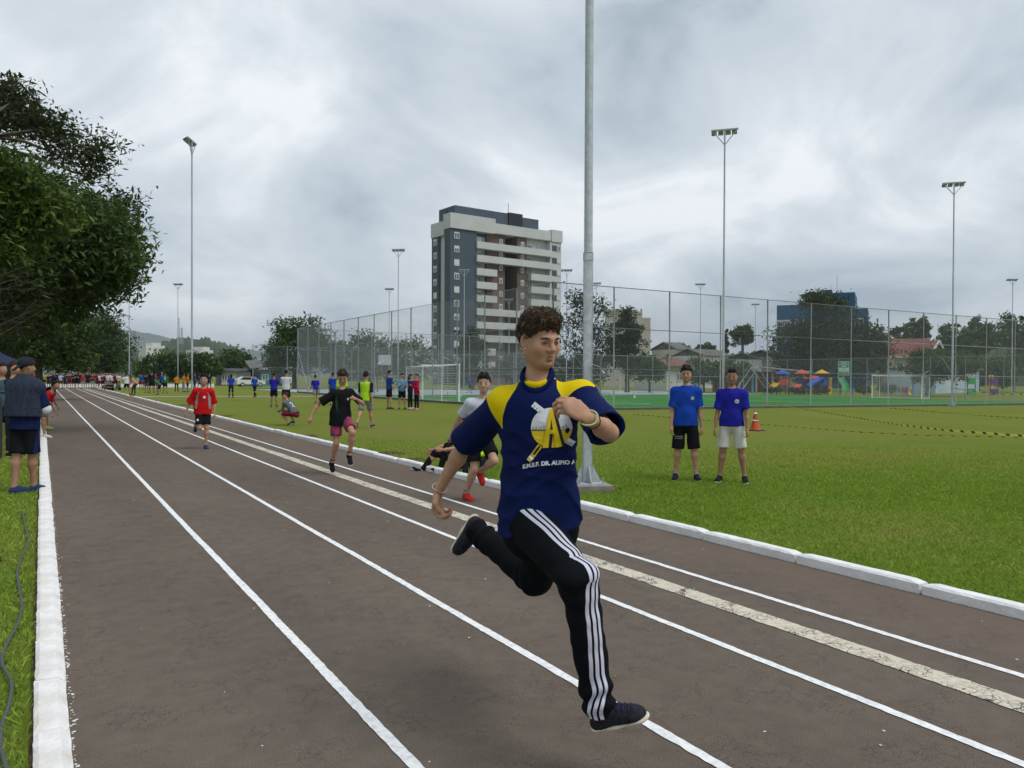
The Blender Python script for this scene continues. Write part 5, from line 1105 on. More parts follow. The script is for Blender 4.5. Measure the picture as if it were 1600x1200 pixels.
        for zz in (-0.003, 0.012, 0.027): decal(bt, S3, (J['hipR']+J['knR'])/2, -J['tf'], J['tu'], J['tr'], poly2d([(zz, -0.24), (zz+0.007, -0.24), (zz+0.007, 0.2), (zz, 0.2)], 3), 'side_stripe', cloth((0.02, 0.03, 0.22)), 0.004)
    person('spectator with a backwards navy cap and jacket over his shoulders standing at the left kerb', fk(1.70, lean=4, armR=(14, 14, 100, 35), armL=(12, 10, 95, 40), legR=(7, -2, 2), legL=(-6, -3, 5), head=(30, 0), footR=(0.35, 1, 0), footL=(0.5, 0.9, 0)), p, 142, 0.0120, 1, 'fade', 'black', (0.010, 0.017, 0.065), 0.9, 0.12, 1.10, bln=0.95, bcol=BLK, bloose=1.15,
           shoe=(0.022, 0.045, 0.11), sole=(0.08, 0.10, 0.14), extras=ex7)
near_people()

def far_people():
    P_ = {}
    def pose(k, H=1.65):
        kw = {'stand': {}, 'crossed': dict(armR=(28, 4, 105, 60), armL=(28, 4, 105, 60)), 'walk': dict(lean=4, armR=(-16, 6, 20, 0), armL=(18, 6, 25, 0), legR=(22, 2, 8), legL=(-18, 2, 22)), 'hips': dict(armR=(-12, 42, 85, 55), armL=(-12, 42, 85, 55), legR=(0, 8, 0), legL=(0, 8, 0)),
              'phone': dict(armR=(22, 4, 100, 35), armL=(22, 4, 100, 35), head=(0, -20)), 'bend': dict(lean=48, armR=(45, 6, 30, 10), armL=(45, 6, 30, 10), legR=(28, 3, 24), legL=(20, 3, 20), head=(0, 0)), 'sit': dict(lean=14, armR=(55, 8, 50, 25), armL=(55, 8, 50, 25), legR=(135, 10, 118), legL=(128, 14, 110), drop=0.15),
              'look': dict(armR=(10, 5, 15, 5), armL=(60, 10, 120, 40), legR=(0, 5, 0), legL=(4, 4, 6)), 'wide': dict(armR=(20, 6, 90, 50), armL=(20, 6, 90, 50), legR=(0, 5, 0), legL=(0, 5, 0))}[k]
        if k not in P_: P_[k] = fk(1.65, **kw)
        return P_[k]
    G1 = 'people standing about on the lawn'
    def A(label, px, footy, Hh, k, ang, top, bcol=BLK, bkind='shorts', bln=0.85, hair='short', hcol='black', skin=1, pos=None, depth=None, **kw):
        p = pos if pos is not None else (G(px, footy) if depth is None else gxy(px, depth))
        return person(label, pose(k), p, ang, 0.028, skin, hair, hcol, top, bkind=bkind, bln=bln, bcol=bcol, key=(k, round(kw.get('thin', 0.92), 2)), scale=Hh/1.65, group=kw.pop('group', G1), **kw)
    A('boy in blue shirt and black shorts standing back turned, left of the white shirt', 428, 637, 1.62, 'crossed', 170, ROYAL, sock=(0.02, 0.02, 0.03))
    A('boy in white shirt and black shorts standing with his back turned beside the crouching boy', 447, 641, 1.74, 'crossed', 175, WHT)
    A('girl in blue bib and black trousers walking away across the lawn near the path', 361, 622, 1.60, 'stand', 175, BLUE, bkind='pants', bln=0.96, hair='long')
    A('boy in blue bib, white sleeves and black trousers walking across the lawn', 398, 621, 1.62, 'walk', -150, BLUE, bkind='pants', bln=0.96, skin=0)
    A('boy in blue shirt and grey shorts walking left beside the fence corner', 493, 631, 1.60, 'walk', -160, ROYAL, bcol=(0.2, 0.21, 0.23))
    A('boy in blue bib standing near the fence behind the black-shirted runner', 520, 634, 1.68, 'stand', 165, BLUE, hair='short')
    A('boy in lime bib facing the camera, behind the shoulder of the black-shirted runner', 534, 647, 1.62, 'stand', 10, LIME, skin=0, hcol='brown', bcol=(0.2, 0.2, 0.22))
    A('boy in blue bib and black shorts at the left of the four standing together', 608, 640, 1.78, 'stand', 120, (0.018, 0.05, 0.26), skin=0, sock=(0.1, 0.1, 0.12))
    A('woman in pale blue jacket and black shorts looking at her hands', 628, 640, 1.66, 'phone', 10, (0.13, 0.25, 0.40), long=True, hair='short', skin=0)
    A('girl in navy top and black leggings between the pale blue and red jackets', 641, 640, 1.62, 'phone', 60, (0.015, 0.022, 0.11), bkind='pants', bln=0.97, long=True, hair='long', hcol='brown', skin=0, shoe=(0.6, 0.58, 0.6))
    A('woman in long red jacket and black leggings standing before the goal', 651, 641, 1.64, 'phone', -60, (0.42, 0.010, 0.055), bkind='pants', bln=0.97, long=True, hair='pony', hcol='brown', skin=0, shoe=(0.6, 0.2, 0.22), hem=0.22)
    A('small figure in blue on the far court behind the fence', 734, 0, 1.65, 'walk', 60, BLUE, depth=78, skin=1, hair='short')
    # left side onlookers
    A('man in dark navy jacket at the tent, left of the cap', 20, 0, 1.72, 'crossed', 60, (0.016, 0.026, 0.05), depth=14.0, long=True, bkind='pants', bln=0.96, bcol=(0.02, 0.02, 0.03), skin=0, hcol='brown', group='onlookers along the left kerb')
    A('onlooker with dark hair seen between the navy jacket and the cap', 33, 0, 1.66, 'stand', 20, (0.02, 0.025, 0.05), depth=16.5, skin=1, group='onlookers along the left kerb')
    A('onlooker at the extreme left edge under the tent', 2, 0, 1.70, 'stand', 30, (0.05, 0.10, 0.13), depth=15.0, skin=0, hcol='brown', group='onlookers along the left kerb')
    A('boy in red shirt and grey shorts leaning out over the left kerb', 66, 675, 1.52, 'bend', 70, (0.45, 0.015, 0.02), bcol=(0.12, 0.12, 0.13), skin=1, shoe=(0.65, 0.64, 0.62), group='onlookers along the left kerb', pos=(-0.10, 21.0, 0))
    A('boy in black shirt leaning furthest out over the left kerb', 72, 660, 1.58, 'bend', 60, BLK, skin=1, shoe=(0.45, 0.5, 0.03), group='onlookers along the left kerb', pos=(-0.05, 24.5, 0))
    A('girl with long hair looking past the capped spectator', 58, 0, 1.55, 'stand', 30, (0.12, 0.1, 0.02), hair='long', hcol='brown', skin=0, group='onlookers along the left kerb', pos=(-0.28, 19.5, 0))
    A('tall onlooker in dark shirt further back along the left kerb', 60, 0, 1.60, 'stand', 30, (0.03, 0.02, 0.03), skin=1, group='onlookers along the left kerb', pos=(-0.25, 27, 0))
    # groups on the lawn by the start
    g2 = 'people on the lawn near the start line'
    for px, fy, Hh, k, ang, top, bc, bk, lab, ex in (
        (198, 616, 1.62, 'hips', 175, (0.60, 0.60, 0.66), BLK, 'shorts', 'stout person in white shirt and black shorts with hands on hips by the path', dict(thin=1.1)),
        (212, 618, 1.66, 'bend', -60, (0.60, 0.27, 0.26), (0.03, 0.03, 0.035), 'pants', 'long-haired person in pink top bending forward at the kerb opening', dict(hair='long', hcol='brown', long=True)),
        (220, 609, 1.62, 'look', 150, BLUE, (0.25, 0.01, 0.02), 'shorts', 'person in blue shirt and red shorts behind the pink top', {}),
        (226, 609, 1.60, 'stand', 190, BLUE, BLK, 'shorts', 'person in blue shirt beside the red shorts near the path', {}),
        (229, 614, 1.64, 'stand', 160, (0.02, 0.02, 0.03), (0.10, 0.10, 0.11), 'shorts', 'person in black shirt and grey shorts left of the broad man', {}),
        (237, 614, 1.80, 'wide', 170, BLK, BLK, 'shorts', 'broad tall man in black shirt and shorts on the lawn', dict(thin=1.18)),
        (243, 612, 1.62, 'stand', 20, (0.20, 0.02, 0.05), MAR, 'shorts', 'person in maroon shirt right of the broad man in black', {}),
        (250, 617, 1.45, 'bend', -120, (0.015, 0.16, 0.075), BLK, 'shorts', 'child in green shirt stooping on the path', {}),
        (253, 612, 1.74, 'stand', 170, BLUE, BLK, 'shorts', 'person in blue shirt behind the green shirts', dict(hcol='grey')),
        (258, 615, 1.68, 'stand', 175, (0.015, 0.16, 0.075), BLK, 'shorts', 'person in green shirt with a white two on the back', dict(extras='two')),
        (276, 613, 1.55, 'stand', 175, ORG, BLK, 'pants', 'person in orange bib standing alone, leftmost of the three', {}),
        (287, 613, 1.66, 'crossed', 130, ORG, (0.25, 0.33, 0.45), 'pants', 'person in orange bib and jeans, middle of the three', dict(hcol='black')),
        (293, 613, 1.64, 'stand', 100, ORG, NAVY_, 'shorts', 'person in orange bib and navy shorts beside the floodlight pole', {}),
        (304, 608, 1.78, 'stand', 120, (0.02, 0.05, 0.20), NAVY_, 'pants', 'person in blue right beside the left floodlight pole', {}),
        (312, 608, 1.55, 'walk', -80, BLUE, BLUE, 'shorts', 'person in blue and white walking left behind the red runner', {}),
        (321, 608, 1.66, 'look', 150, (0.02, 0.06, 0.25), NAVY_, 'shorts', 'person in blue vest behind the head of the red runner', {}),
        (327, 609, 1.74, 'hips', 160, (0.02, 0.02, 0.035), (0.03, 0.03, 0.05), 'pants', 'tall person in dark vest right of the red runner', dict(skin=0))):
        ex = dict(ex); two = ex.pop('extras', None)
        def f2(root, J, S2, S3, sh, bt, hs): V, F = text_tris('2', 0.24, 0.008); decal(sh, S2, J['neck']-J['tu']*0.18, J['tr'], J['tu'], -J['tf'], (V, F), 'back_number', mat('print_white', (0.74, 0.75, 0.77), 0.7), 0.02)
        A(lab, px, fy, Hh, k, ang, top, bc, bk, 0.96 if bk == 'pants' else 0.85, group=g2, extras=f2 if two else None, **ex)
    # the crowd behind the start line
    ords = ['first', 'second', 'third', 'fourth', 'fifth', 'sixth', 'seventh', 'eighth', 'ninth', 'tenth', 'eleventh', 'twelfth', 'thirteenth', 'fourteenth', 'fifteenth', 'sixteenth', 'seventeenth', 'eighteenth', 'nineteenth', 'twentieth', 'twenty-first', 'twenty-second', 'twenty-third', 'twenty-fourth', 'twenty-fifth', 'twenty-sixth']
    LB, RED, YL = (0.42, 0.50, 0.66), (0.45, 0.02, 0.03), (0.40, 0.34, 0.05)
    cn = {id(NAVY_): 'navy', id(LB): 'pale blue', id(MAR): 'maroon', id(BLK): 'black', id(RED): 'red', id(WHT): 'white', id(YL): 'mustard'}
    front = [(76, NAVY_, 'stand', 1.60), (82, NAVY_, 'stand', 1.66), (87, NAVY_, 'crossed', 1.52), (95, LB, 'look', 1.68), (102, NAVY_, 'stand', 1.50), (108, MAR, 'stand', 1.66), (115, BLK, 'crossed', 1.68), (120, BLK, 'crossed', 1.84), (130, RED, 'stand', 1.58), (137, BLK, 'stand', 1.80), (145, MAR, 'crossed', 1.66), (152, MAR, 'stand', 1.64), (157, WHT, 'look', 1.68), (161, MAR, 'stand', 1.60), (165, MAR, 'hips', 1.64), (169, WHT, 'stand', 1.70), (175, WHT, 'stand', 1.66), (180, MAR, 'look', 1.66), (185, WHT, 'crossed', 1.64)]
    rs = np.random.RandomState(3)
    for i, (px, c, k, Hh) in enumerate(front):
        pn = {2: 1, 3: 0}.get(i, int(rs.rand() < 0.3)); bc = [BLK, NAVY_, MAR, (0.2, 0.26, 0.36)][rs.randint(4)]
        A('spectator in %s top in the front row at the start line, %s from left' % (cn[id(c)], ords[i]), px, 607.3, Hh, k, rs.uniform(-15, 15)+5, c, bc, 'pants' if pn else 'shorts', 0.96 if pn else 0.85, ['short', 'long', 'short', 'pony'][rs.randint(4)], ['black', 'brown', 'black'][rs.randint(3)], int(rs.choice([0, 1, 2, 4])), group='crowd at the start line')
    back = [(79, YL), (84, NAVY_), (91, NAVY_), (98, NAVY_), (105, MAR), (111, MAR), (117, NAVY_), (124, BLK), (127, BLK), (134, MAR), (141, MAR), (148, MAR), (154, WHT), (159, MAR), (163, WHT), (167, MAR), (172, WHT), (178, MAR), (183, WHT), (70, YL), (65, YL)]
    back.sort()
    for i, (px, c) in enumerate(back):
        A('spectator in %s top in the back row of the start crowd, %s from left' % (cn[id(c)], ords[i]), px, 0, rs.uniform(1.58, 1.8), ['stand', 'crossed', 'look', 'stand'][rs.randint(4)], rs.uniform(-20, 20), c, [BLK, NAVY_, MAR][rs.randint(3)], 'shorts', 0.85, ['short', 'long', 'short', 'pony'][rs.randint(4)], ['black', 'brown', 'light'][rs.randint(3)], int(rs.choice([0, 1, 2, 4])), group='crowd at the start line', depth=92+rs.uniform(-0.4, 2.5))
    for px, fy, c, lab in ((166, 609, (0.30, 0.30, 0.33), 'person in grey seated at the end of the start line'), (176, 610.5, NAVY_, 'person in dark clothes seated on the lawn edge by the start line'), (187, 610, (0.02, 0.16, 0.08), 'person in green seated on the grass beside the start line'), (170, 610, MAR, 'person in maroon seated between the grey and dark ones at the start line')):
        A(lab, px, fy, 1.6, 'sit', -40, c, BLK, 'pants', 0.95, group='crowd at the start line')
far_people()
# ------------------------------------------------------------------ trees and plants
def leaf_material(name, c0, c1, c2, rough=0.6):
    m = bpy.data.materials.new(name); m.use_nodes = True; nt = m.node_tree; N = nt.nodes; L = nt.links; b = N['Principled BSDF']; b.inputs['Roughness'].default_value = rough; b.inputs['Specular IOR Level'].default_value = 0.25
    a = N.new('ShaderNodeAttribute'); a.attribute_name = 'rnd'; r = N.new('ShaderNodeValToRGB'); L.new(a.outputs['Fac'], r.inputs[0]); e = r.color_ramp.elements
    e[0].color = (*c0, 1); e[1].color = (*c2, 1); x = e.new(0.5); x.color = (*c1, 1); L.new(r.outputs[0], b.inputs['Base Color'])
    t = N.new('ShaderNodeBsdfTranslucent'); L.new(r.outputs[0], t.inputs[0]); mx = N.new('ShaderNodeMixShader'); mx.inputs[0].default_value = 0.22
    L.new(b.outputs[0], mx.inputs[1]); L.new(t.outputs[0], mx.inputs[2]); L.new(mx.outputs[0], N['Material Output'].inputs[0]); return m
LM = {'dark': leaf_material('leaf_dark', (0.034, 0.058, 0.014), (0.058, 0.098, 0.020), (0.098, 0.144, 0.029)), 'mid': leaf_material('leaf_mid', (0.028, 0.060, 0.012), (0.050, 0.100, 0.018), (0.090, 0.145, 0.026)),
      'bright': leaf_material('leaf_bright', (0.040, 0.075, 0.012), (0.070, 0.118, 0.017), (0.120, 0.165, 0.028)), 'olive': leaf_material('leaf_olive', (0.030, 0.040, 0.016), (0.052, 0.066, 0.024), (0.082, 0.092, 0.034)), 'pine': leaf_material('leaf_pine', (0.016, 0.032, 0.014), (0.028, 0.050, 0.020), (0.046, 0.070, 0.026))}
M_bark = mat('bark', (0.085, 0.066, 0.050), 0.95, 0.35, 6, 0.8, 18)
def leaves(C, n, spread, size, rs, up=0.5, flat=1.0, long=1.6):
    """n leaf blades round each centre"""
    N = len(C)*n; c = np.repeat(C, n, 0)+rs.normal(size=(N, 3))*np.array([spread, spread, spread*flat]); s = size*rs.uniform(0.6, 1.35, N)[:, None]
    nrm = rs.normal(size=(N, 3)); nrm[:, 2] = np.abs(nrm[:, 2])+up; nrm /= np.linalg.norm(nrm, axis=1)[:, None]
    t = np.cross(nrm, rs.normal(size=(N, 3))); t /= np.linalg.norm(t, axis=1)[:, None]; b = np.cross(nrm, t); t[:, 2] -= 0.25
    V = np.stack([c-t*s*long*0.5, c+b*s*0.42+nrm*s*0.10, c+t*s*long*0.5-nrm*s*0.15, c-b*s*0.42+nrm*s*0.10], 1).reshape(-1, 3)
    F = np.arange(N*4).reshape(-1, 4); cl = np.repeat(rs.uniform(0, 1, len(C)), n); r = np.clip(cl*0.6+rs.uniform(0, 1, N)*0.4, 0, 1)
    return V, F, np.repeat(r, 4)
def crown_centers(ells, n, rs, fill=0.55):
    out = []
    vol = np.array([e[1][0]*e[1][1]*e[1][2] for e in ells])**0.67; cnt = np.maximum(3, (n*vol/vol.sum()).astype(int))
    for (c, r), k in zip(ells, cnt):
        v = rs.normal(size=(k, 3)); v /= np.linalg.norm(v, axis=1)[:, None]; q = rs.uniform(fill, 1.0, k)**0.6; q *= 1+0.16*rs.normal(size=k); out.append(np.asarray(c)+v*q[:, None]*np.asarray(r))
    return np.concatenate(out)
def tree(name, label, base, ells, nclump, nleaf, spread, size, kind, rtrunk, seed, nlimb=9, flat=0.7, lean=(0, 0), group=None, cat='tree', bark=None, long=1.6, fill=0.55, trunk=True):
    rs = np.random.RandomState(seed); base = np.asarray(base, float); root = empty(name, base, 0, label, cat, group)
    E = [(np.asarray(c, float), np.asarray(r, float)) for c, r in ells]
    C = crown_centers(E, nclump, rs, fill); C = C[C[:, 2] > 0.1]
    V, F, r = leaves(C, nleaf, spread, size, rs, flat=flat, long=long)
    tag(link('crown', mesh_np('crown', V, F, False, {'rnd': r}), LM[kind], root), kind='stuff')
    if trunk:
        mb = MB(); zc = min(e[0][2]-e[1][2]*0.35 for e in E); top = np.array([lean[0], lean[1], max(zc, 0.6)]); big = max(E, key=lambda e: e[1][0]*e[1][2]); mid = np.array(big[0])
        mb.tube([(0, 0, -0.2), (top[0]*0.3, top[1]*0.3, top[2]*0.5), top, top*0.4+mid*0.6, mid+np.array([0, 0, big[1][2]*0.5])], [rtrunk*1.25, rtrunk, rtrunk*0.85, rtrunk*0.5, rtrunk*0.12], 8)
        for i in rs.choice(len(C), min(nlimb, len(C)), False):
            q = C[i]; f = rs.uniform(0.3, 1.0); st = top*(1-f*0.6)+mid*(f*0.6); m = (st+q)/2+np.array([0, 0, 0.08*np.linalg.norm(q-st)])+rs.normal(size=3)*0.06*np.linalg.norm(q-st); mb.tube([st, m, q], [rtrunk*0.42, rtrunk*0.25, rtrunk*0.07], 6)
        mb.build('trunk', bark or M_bark, root, True)
    return root
def px_ell(base, x0, x1, y0, y1, depth, ry=None):
    """ellipsoid (relative to base) that fills a picture rectangle at a distance"""
    c = P((x0+x1)/2, (y0+y1)/2, depth); w = (x1-x0)*0.42*depth/FPX; h = (y1-y0)*0.42*depth/FPX; return (c-np.asarray(base), (w, ry or w*0.9, h))
def px_tree(name, label, px, depth, rects, kind, seed, nclump=60, nleaf=26, size=None, rtrunk=None, zbase=None, **kw):
    b = gxy(px, depth)
    if zbase is not None: b[2] = zbase
    ells = [px_ell(b, *r, depth) for r in rects]; H = max(e[0][2]+e[1][2] for e in ells); W = max(e[1][0] for e in ells)
    return tree(name, label, b, ells, int(nclump*1.25), int(nleaf*1.35), kw.pop('spread', W*0.13), size or max(0.16, depth*0.0026), kind, rtrunk or max(0.12, H*0.028), seed, **kw)
TG = 'trees round the sports ground'
def trees():
    # the big overhanging tree at the left
    b = np.array([-3.6, 19.5, 0.0])
    ell = [px_ell(b, *r) for r in ((60, 205, 330, 460, 19), (-40, 105, 290, 430, 18), (115, 204, 350, 450, 20), (-80, 60, 340, 500, 17.5), (20, 140, 290, 380, 20), (-60, 60, 250, 330, 19), (95, 192, 325, 410, 20), (40, 160, 410, 485, 20), (-40, 90, 400, 520, 19), (20, 110, 430, 510, 20), (-120, -20, 240, 430, 18), (0, 110, 320, 420, 21), (150, 208, 400, 455, 20), (165, 195, 330, 380, 20))]
    tree('broadleaf_tree', 'huge dark broadleaf tree hanging over the left side of the track', b, ell, 640, 125, 0.31, 0.085, 'dark', 0.36, 11, 24, 0.8, long=2.1, group=TG)
    b = np.array([-3.2, 15.5, 0.0]); ell = [px_ell(b, *r) for r in ((-60, 45, 235, 345, 15), (-20, 85, 285, 370, 15.5), (-80, 30, 320, 420, 15), (20, 100, 310, 350, 15.5))]
    tree('broadleaf_tree', 'brighter leafy tree at the left picture edge in front of the dark crown', b, ell, 120, 90, 0.24, 0.085, 'bright', 0.22, 12, 8, 0.8, long=2.0, group=TG)
    # feathery tree behind it
    b = np.array([-3.0, 30.0, 0.0]); ell = [px_ell(b, *r) for r in ((-40, 60, 125, 190, 29), (20, 105, 170, 220, 29), (115, 175, 208, 262, 29), (60, 110, 205, 260, 29), (160, 210, 290, 345, 29), (0, 50, 150, 230, 29), (115, 150, 250, 290, 29))]
    tree('feathery_tree', 'sparse feathery tree rising above the big dark crown', b, ell, 90, 80, 0.40, 0.10, 'olive', 0.25, 13, 10, 0.55, group=TG, long=2.4, fill=0.3)
    # bare twigs low in the big tree
    b = np.array([-2.6, 16.5, 0.0]); root = empty('bare_shrub_tree', b, 0, 'grey leafless branches tangled below the crown at the far left', 'tree', TG); rs = np.random.RandomState(4); mb = MB()
    mb.tube([(0, 0, -0.1), (0.0, 0.1, 1.2), (0.2, 0, 2.6)], [0.10, 0.08, 0.05], 7)
    for i in range(45):
        st = np.array([rs.uniform(-0.1, 0.3), rs.uniform(-0.1, 0.2), rs.uniform(1.4, 2.8)]); en = P(rs.uniform(-60, 95), rs.uniform(370, 520), rs.uniform(15, 18))-b; m = (st+en)/2+rs.normal(size=3)*0.25; mb.tube([st, m, en], [0.018, 0.011, 0.003], 4, False)
        for _ in range(4):
            t = rs.uniform(0.4, 1); q = m*(1-t)+en*t; mb.tube([q, q+rs.normal(size=3)*0.2, q+rs.normal(size=3)*0.35], [0.006, 0.004, 0.002], 3, False)
    mb.build('branches', mat('grey_twig', (0.06, 0.05, 0.038), 0.95, 0.3, 8), root, True)
    T = px_tree
    T('round_tree', 'large dark round tree behind the start crowd', 120, 100, [(50, 205, 480, 585), (85, 195, 515, 592), (20, 120, 470, 580), (110, 190, 475, 540)], 'dark', 21, 220, 40, group=TG)
    T('round_tree', 'dark tree at the left edge behind the tent', 10, 60, [(-80, 70, 440, 585), (-20, 110, 455, 590), (60, 130, 480, 590), (-60, 40, 400, 500)], 'dark', 22, 220, 40, group=TG)
    T('round_tree', 'dark tree under the overhanging crown left of the start crowd', 60, 45, [(-40, 90, 430, 590), (40, 130, 455, 590), (-80, 20, 400, 560), (90, 150, 485, 585)], 'dark', 20, 240, 40, group=TG)
    T('round_tree', 'dark bushy tree just left of the start-line light pole', 165, 105, [(120, 205, 520, 592), (150, 203, 500, 590)], 'dark', 23, 90, 36, group=TG)
    T('leafy_tree', 'mid green tree behind the green and orange shirts', 245, 118, [(205, 285, 552, 600), (230, 300, 545, 598)], 'mid', 24, 90, 34, group=TG)
    T('leafy_tree', 'mid green tree right behind the left floodlight pole', 312, 120, [(275, 350, 548, 596), (300, 335, 555, 600)], 'mid', 25, 80, 34, group=TG)
    T('leafy_tree', 'dark spreading tree behind the grey house', 365, 135, [(330, 405, 545, 590), (350, 398, 552, 588)], 'dark', 26, 70, 30, group=TG)
    T('tall_tree', 'big leafy tree standing behind the far fence corner', 460, 96, [(405, 515, 500, 590), (430, 505, 488, 540), (410, 460, 530, 580), (470, 535, 505, 590)], 'mid', 27, 170, 36, group=TG, fill=0.4)
    T('round_tree', 'dark dome-shaped tree behind the left goal', 605, 125, [(520, 640, 520, 600), (590, 676, 524, 602), (620, 684, 540, 604)], 'dark', 28, 150, 34, group=TG)
    T('round_tree', 'low dark tree behind the left part of the court fence', 530, 120, [(500, 570, 530, 600), (540, 610, 540, 600)], 'dark', 29, 80, 30, group=TG)
    T('leafy_tree', 'tree in front of the foot of the tower block', 738, 100, [(712, 768, 512, 600), (720, 755, 508, 560)], 'olive', 30, 80, 34, group=TG)
    T('leafy_tree', 'low tree in front of the tower to the right of the dark facade', 800, 110, [(765, 850, 552, 602), (690, 740, 560, 602)], 'olive', 31, 80, 30, group=TG)
    T('open_pine', 'tall open-branched pine left of the near steel pole top', 912, 84, [(890, 925, 456, 486), (886, 918, 490, 520), (918, 946, 470, 500), (915, 948, 500, 540), (884, 910, 520, 550), (930, 950, 530, 560)], 'pine', 32, 60, 26, group=TG, fill=0.15, spread=0.75, rtrunk=0.22)
    T('layered_conifer', 'dense layered conifer in front of the cream building', 980, 84, [(960, 1000, 480, 505), (945, 1010, 500, 525), (940, 1014, 520, 550), (935, 1012, 540, 580)], 'pine', 33, 110, 30, group=TG, fill=0.2, rtrunk=0.25)
    T('leafy_tree', 'shrubby tree behind the near steel pole', 925, 95, [(880, 960, 545, 602), (850, 900, 552, 602)], 'olive', 34, 90, 30, group=TG)
    T('leafy_tree', 'low tree left of the red-roofed cottage', 1015, 95, [(975, 1050, 552, 600)], 'mid', 35, 60, 30, group=TG)
    T('leafy_tree', 'dark low tree behind the two boys', 1100, 98, [(1062, 1130, 560, 602), (1100, 1180, 556, 602)], 'dark', 36, 90, 30, group=TG)
    T('umbrella_tree', 'umbrella-shaped dark tree on the skyline left of the blue building', 1160, 150, [(1138, 1182, 512, 540), (1150, 1176, 508, 525)], 'dark', 37, 50, 28, group=TG, zbase=2.0)
    T('round_tree', 'distant dark tree on the skyline above the cottages', 1070, 170, [(1045, 1080, 537, 560), (1078, 1120, 535, 560)], 'dark', 38, 50, 26, group=TG, zbase=1.0)
    T('narrow_cypress', 'narrow dark cypress beside the umbrella tree', 1134, 150, [(1130, 1139, 516, 560)], 'pine', 39, 26, 24, group=TG, zbase=1.0, rtrunk=0.2)
    T('spreading_tree', 'large spreading brown-green tree in front of the blue building', 1290, 112, [(1185, 1290, 490, 600), (1230, 1380, 475, 590), (1250, 1330, 458, 500), (1300, 1400, 500, 600), (1210, 1360, 520, 605)], 'olive', 40, 330, 36, group=TG, fill=0.35, nlimb=26, rtrunk=0.4)
    T('leafy_tree', 'bright top of a tree peeping above the brown-green crown', 1280, 116, [(1245, 1310, 456, 478)], 'mid', 41, 36, 28, group=TG)
    T('spreading_tree', 'broad low tree in front of the red-roofed villa', 1450, 84, [(1400, 1500, 548, 600), (1440, 1540, 545, 595), (1420, 1480, 540, 570)], 'dark', 42, 130, 32, group=TG, fill=0.4, nlimb=14, rtrunk=0.3)
    T('leafy_tree', 'dark tree between the spreading tree and the villa', 1375, 140, [(1350, 1392, 510, 570), (1360, 1394, 530, 590)], 'dark', 43, 80, 30, group=TG)
    T('round_tree', 'rounded tree on the wooded rise above the villa roof', 1432, 190, [(1415, 1455, 496, 535)], 'dark', 44, 60, 28, group=TG, zbase=8)
    for i, (x0, x1, y0, kind, lab) in enumerate(((1385, 1430, 506, 'dark', 'first skyline tree right of the blue building'), (1460, 1520, 505, 'mid', 'skyline tree left of the far right floodlight pole'), (1505, 1560, 494, 'dark', 'skyline tree behind the far right floodlight pole'), (1550, 1625, 490, 'dark', 'tallest skyline tree at the right picture edge'), (1475, 1545, 520, 'dark', 'lower skyline tree over the villa gable'), (1575, 1640, 515, 'mid', 'lower bushy tree at the right picture edge'), (1610, 1680, 490, 'dark', 'skyline tree just outside the right picture edge'))):
        T('round_tree', lab, (x0+x1)/2, 175+i*4, [(x0, x1, y0, y0+50), (x0+8, x1+6, y0+18, y0+60)], kind, 50+i, 80, 28, group=TG, zbase=7)
    T('leafy_tree', 'bright green tree at the right edge beyond the court', 1585, 110, [(1520, 1600, 555, 605), (1570, 1650, 545, 602)], 'bright', 60, 110, 30, group=TG)
    T('leafy_tree', 'bright green shrub bank beyond the right goal', 1530, 125, [(1490, 1560, 560, 606)], 'mid', 61, 60, 28, group=TG)
    # palm behind the fence
    b = gxy(580, 130); root = empty('palm_tree', b, 0, 'palm with drooping fronds above the dark trees left of the tower', 'tree', TG); c = P(578, 528, 130)-b; MB().tube([(0, 0, -0.2), c*0.5, c], [0.22, 0.18, 0.14], 8).build('trunk', M_bark, root, True); rs = np.random.RandomState(9)
    for i in range(11):
        a = rs.uniform(0, 6.28); el = rs.uniform(-0.1, 0.9); d = np.array([math.cos(a)*math.cos(el), math.sin(a)*math.cos(el), math.sin(el)]); pts = [c+d*1.9*t+np.array([0, 0, -1.3*t*t]) for t in np.linspace(0, 1, 6)]; sd = nz(np.cross(d, [0, 0, 1])); V = []
        for j, p in enumerate(pts): w = 0.30*math.sin(math.pi*(0.15+0.8*j/5)); V += [p+sd*w-np.array([0, 0, 0.15*w]), p+np.array([0, 0, 0.02]), p-sd*w-np.array([0, 0, 0.15*w])]
        F = [q for j in range(5) for q in ((j*3, j*3+1, j*3+4, j*3+3), (j*3+1, j*3+2, j*3+5, j*3+4))]; me = mesh_np('frond', V, F, True, {'rnd': rs.uniform(0, 1, len(V))}); link('frond', me, LM['pine'], root)
trees()

# ------------------------------------------------------------------ hills
def ridge(name, pts, depth, thick, material, bump, seed, base=-5):
    rs = np.random.RandomState(seed); xs = np.arange(pts[0][0], pts[-1][0]+1, 3 if depth < 2000 else 8); ys = np.interp(xs, [p[0] for p in pts], [p[1] for p in pts]); V = []
    n = len(xs); J_ = rs.normal(size=n)*bump
    for i in range(n):
        top = P(xs[i], ys[i]+J_[i], depth); b0 = P(xs[i], 588, depth-thick); b1 = P(xs[i], 588, depth+thick*1.5); mid = (top*0.6+np.array([b0[0], b0[1], base])*0.4); mid[2] += 0.05*abs(top[2])*rs.normal()
        V += [(b0[0], b0[1], base), tuple(mid), tuple(top), (b1[0], b1[1], base)]
    F = [(i*4+j, (i+1)*4+j, (i+1)*4+j+1, i*4+j+1) for i in range(n-1) for j in range(3)]
    me = bpy.data.meshes.new(name); me.from_pydata(V, [], F); me.polygons.foreach_set('use_smooth', [True]*len(F)); me.update(); tag(link(name, me, material), kind='structure')
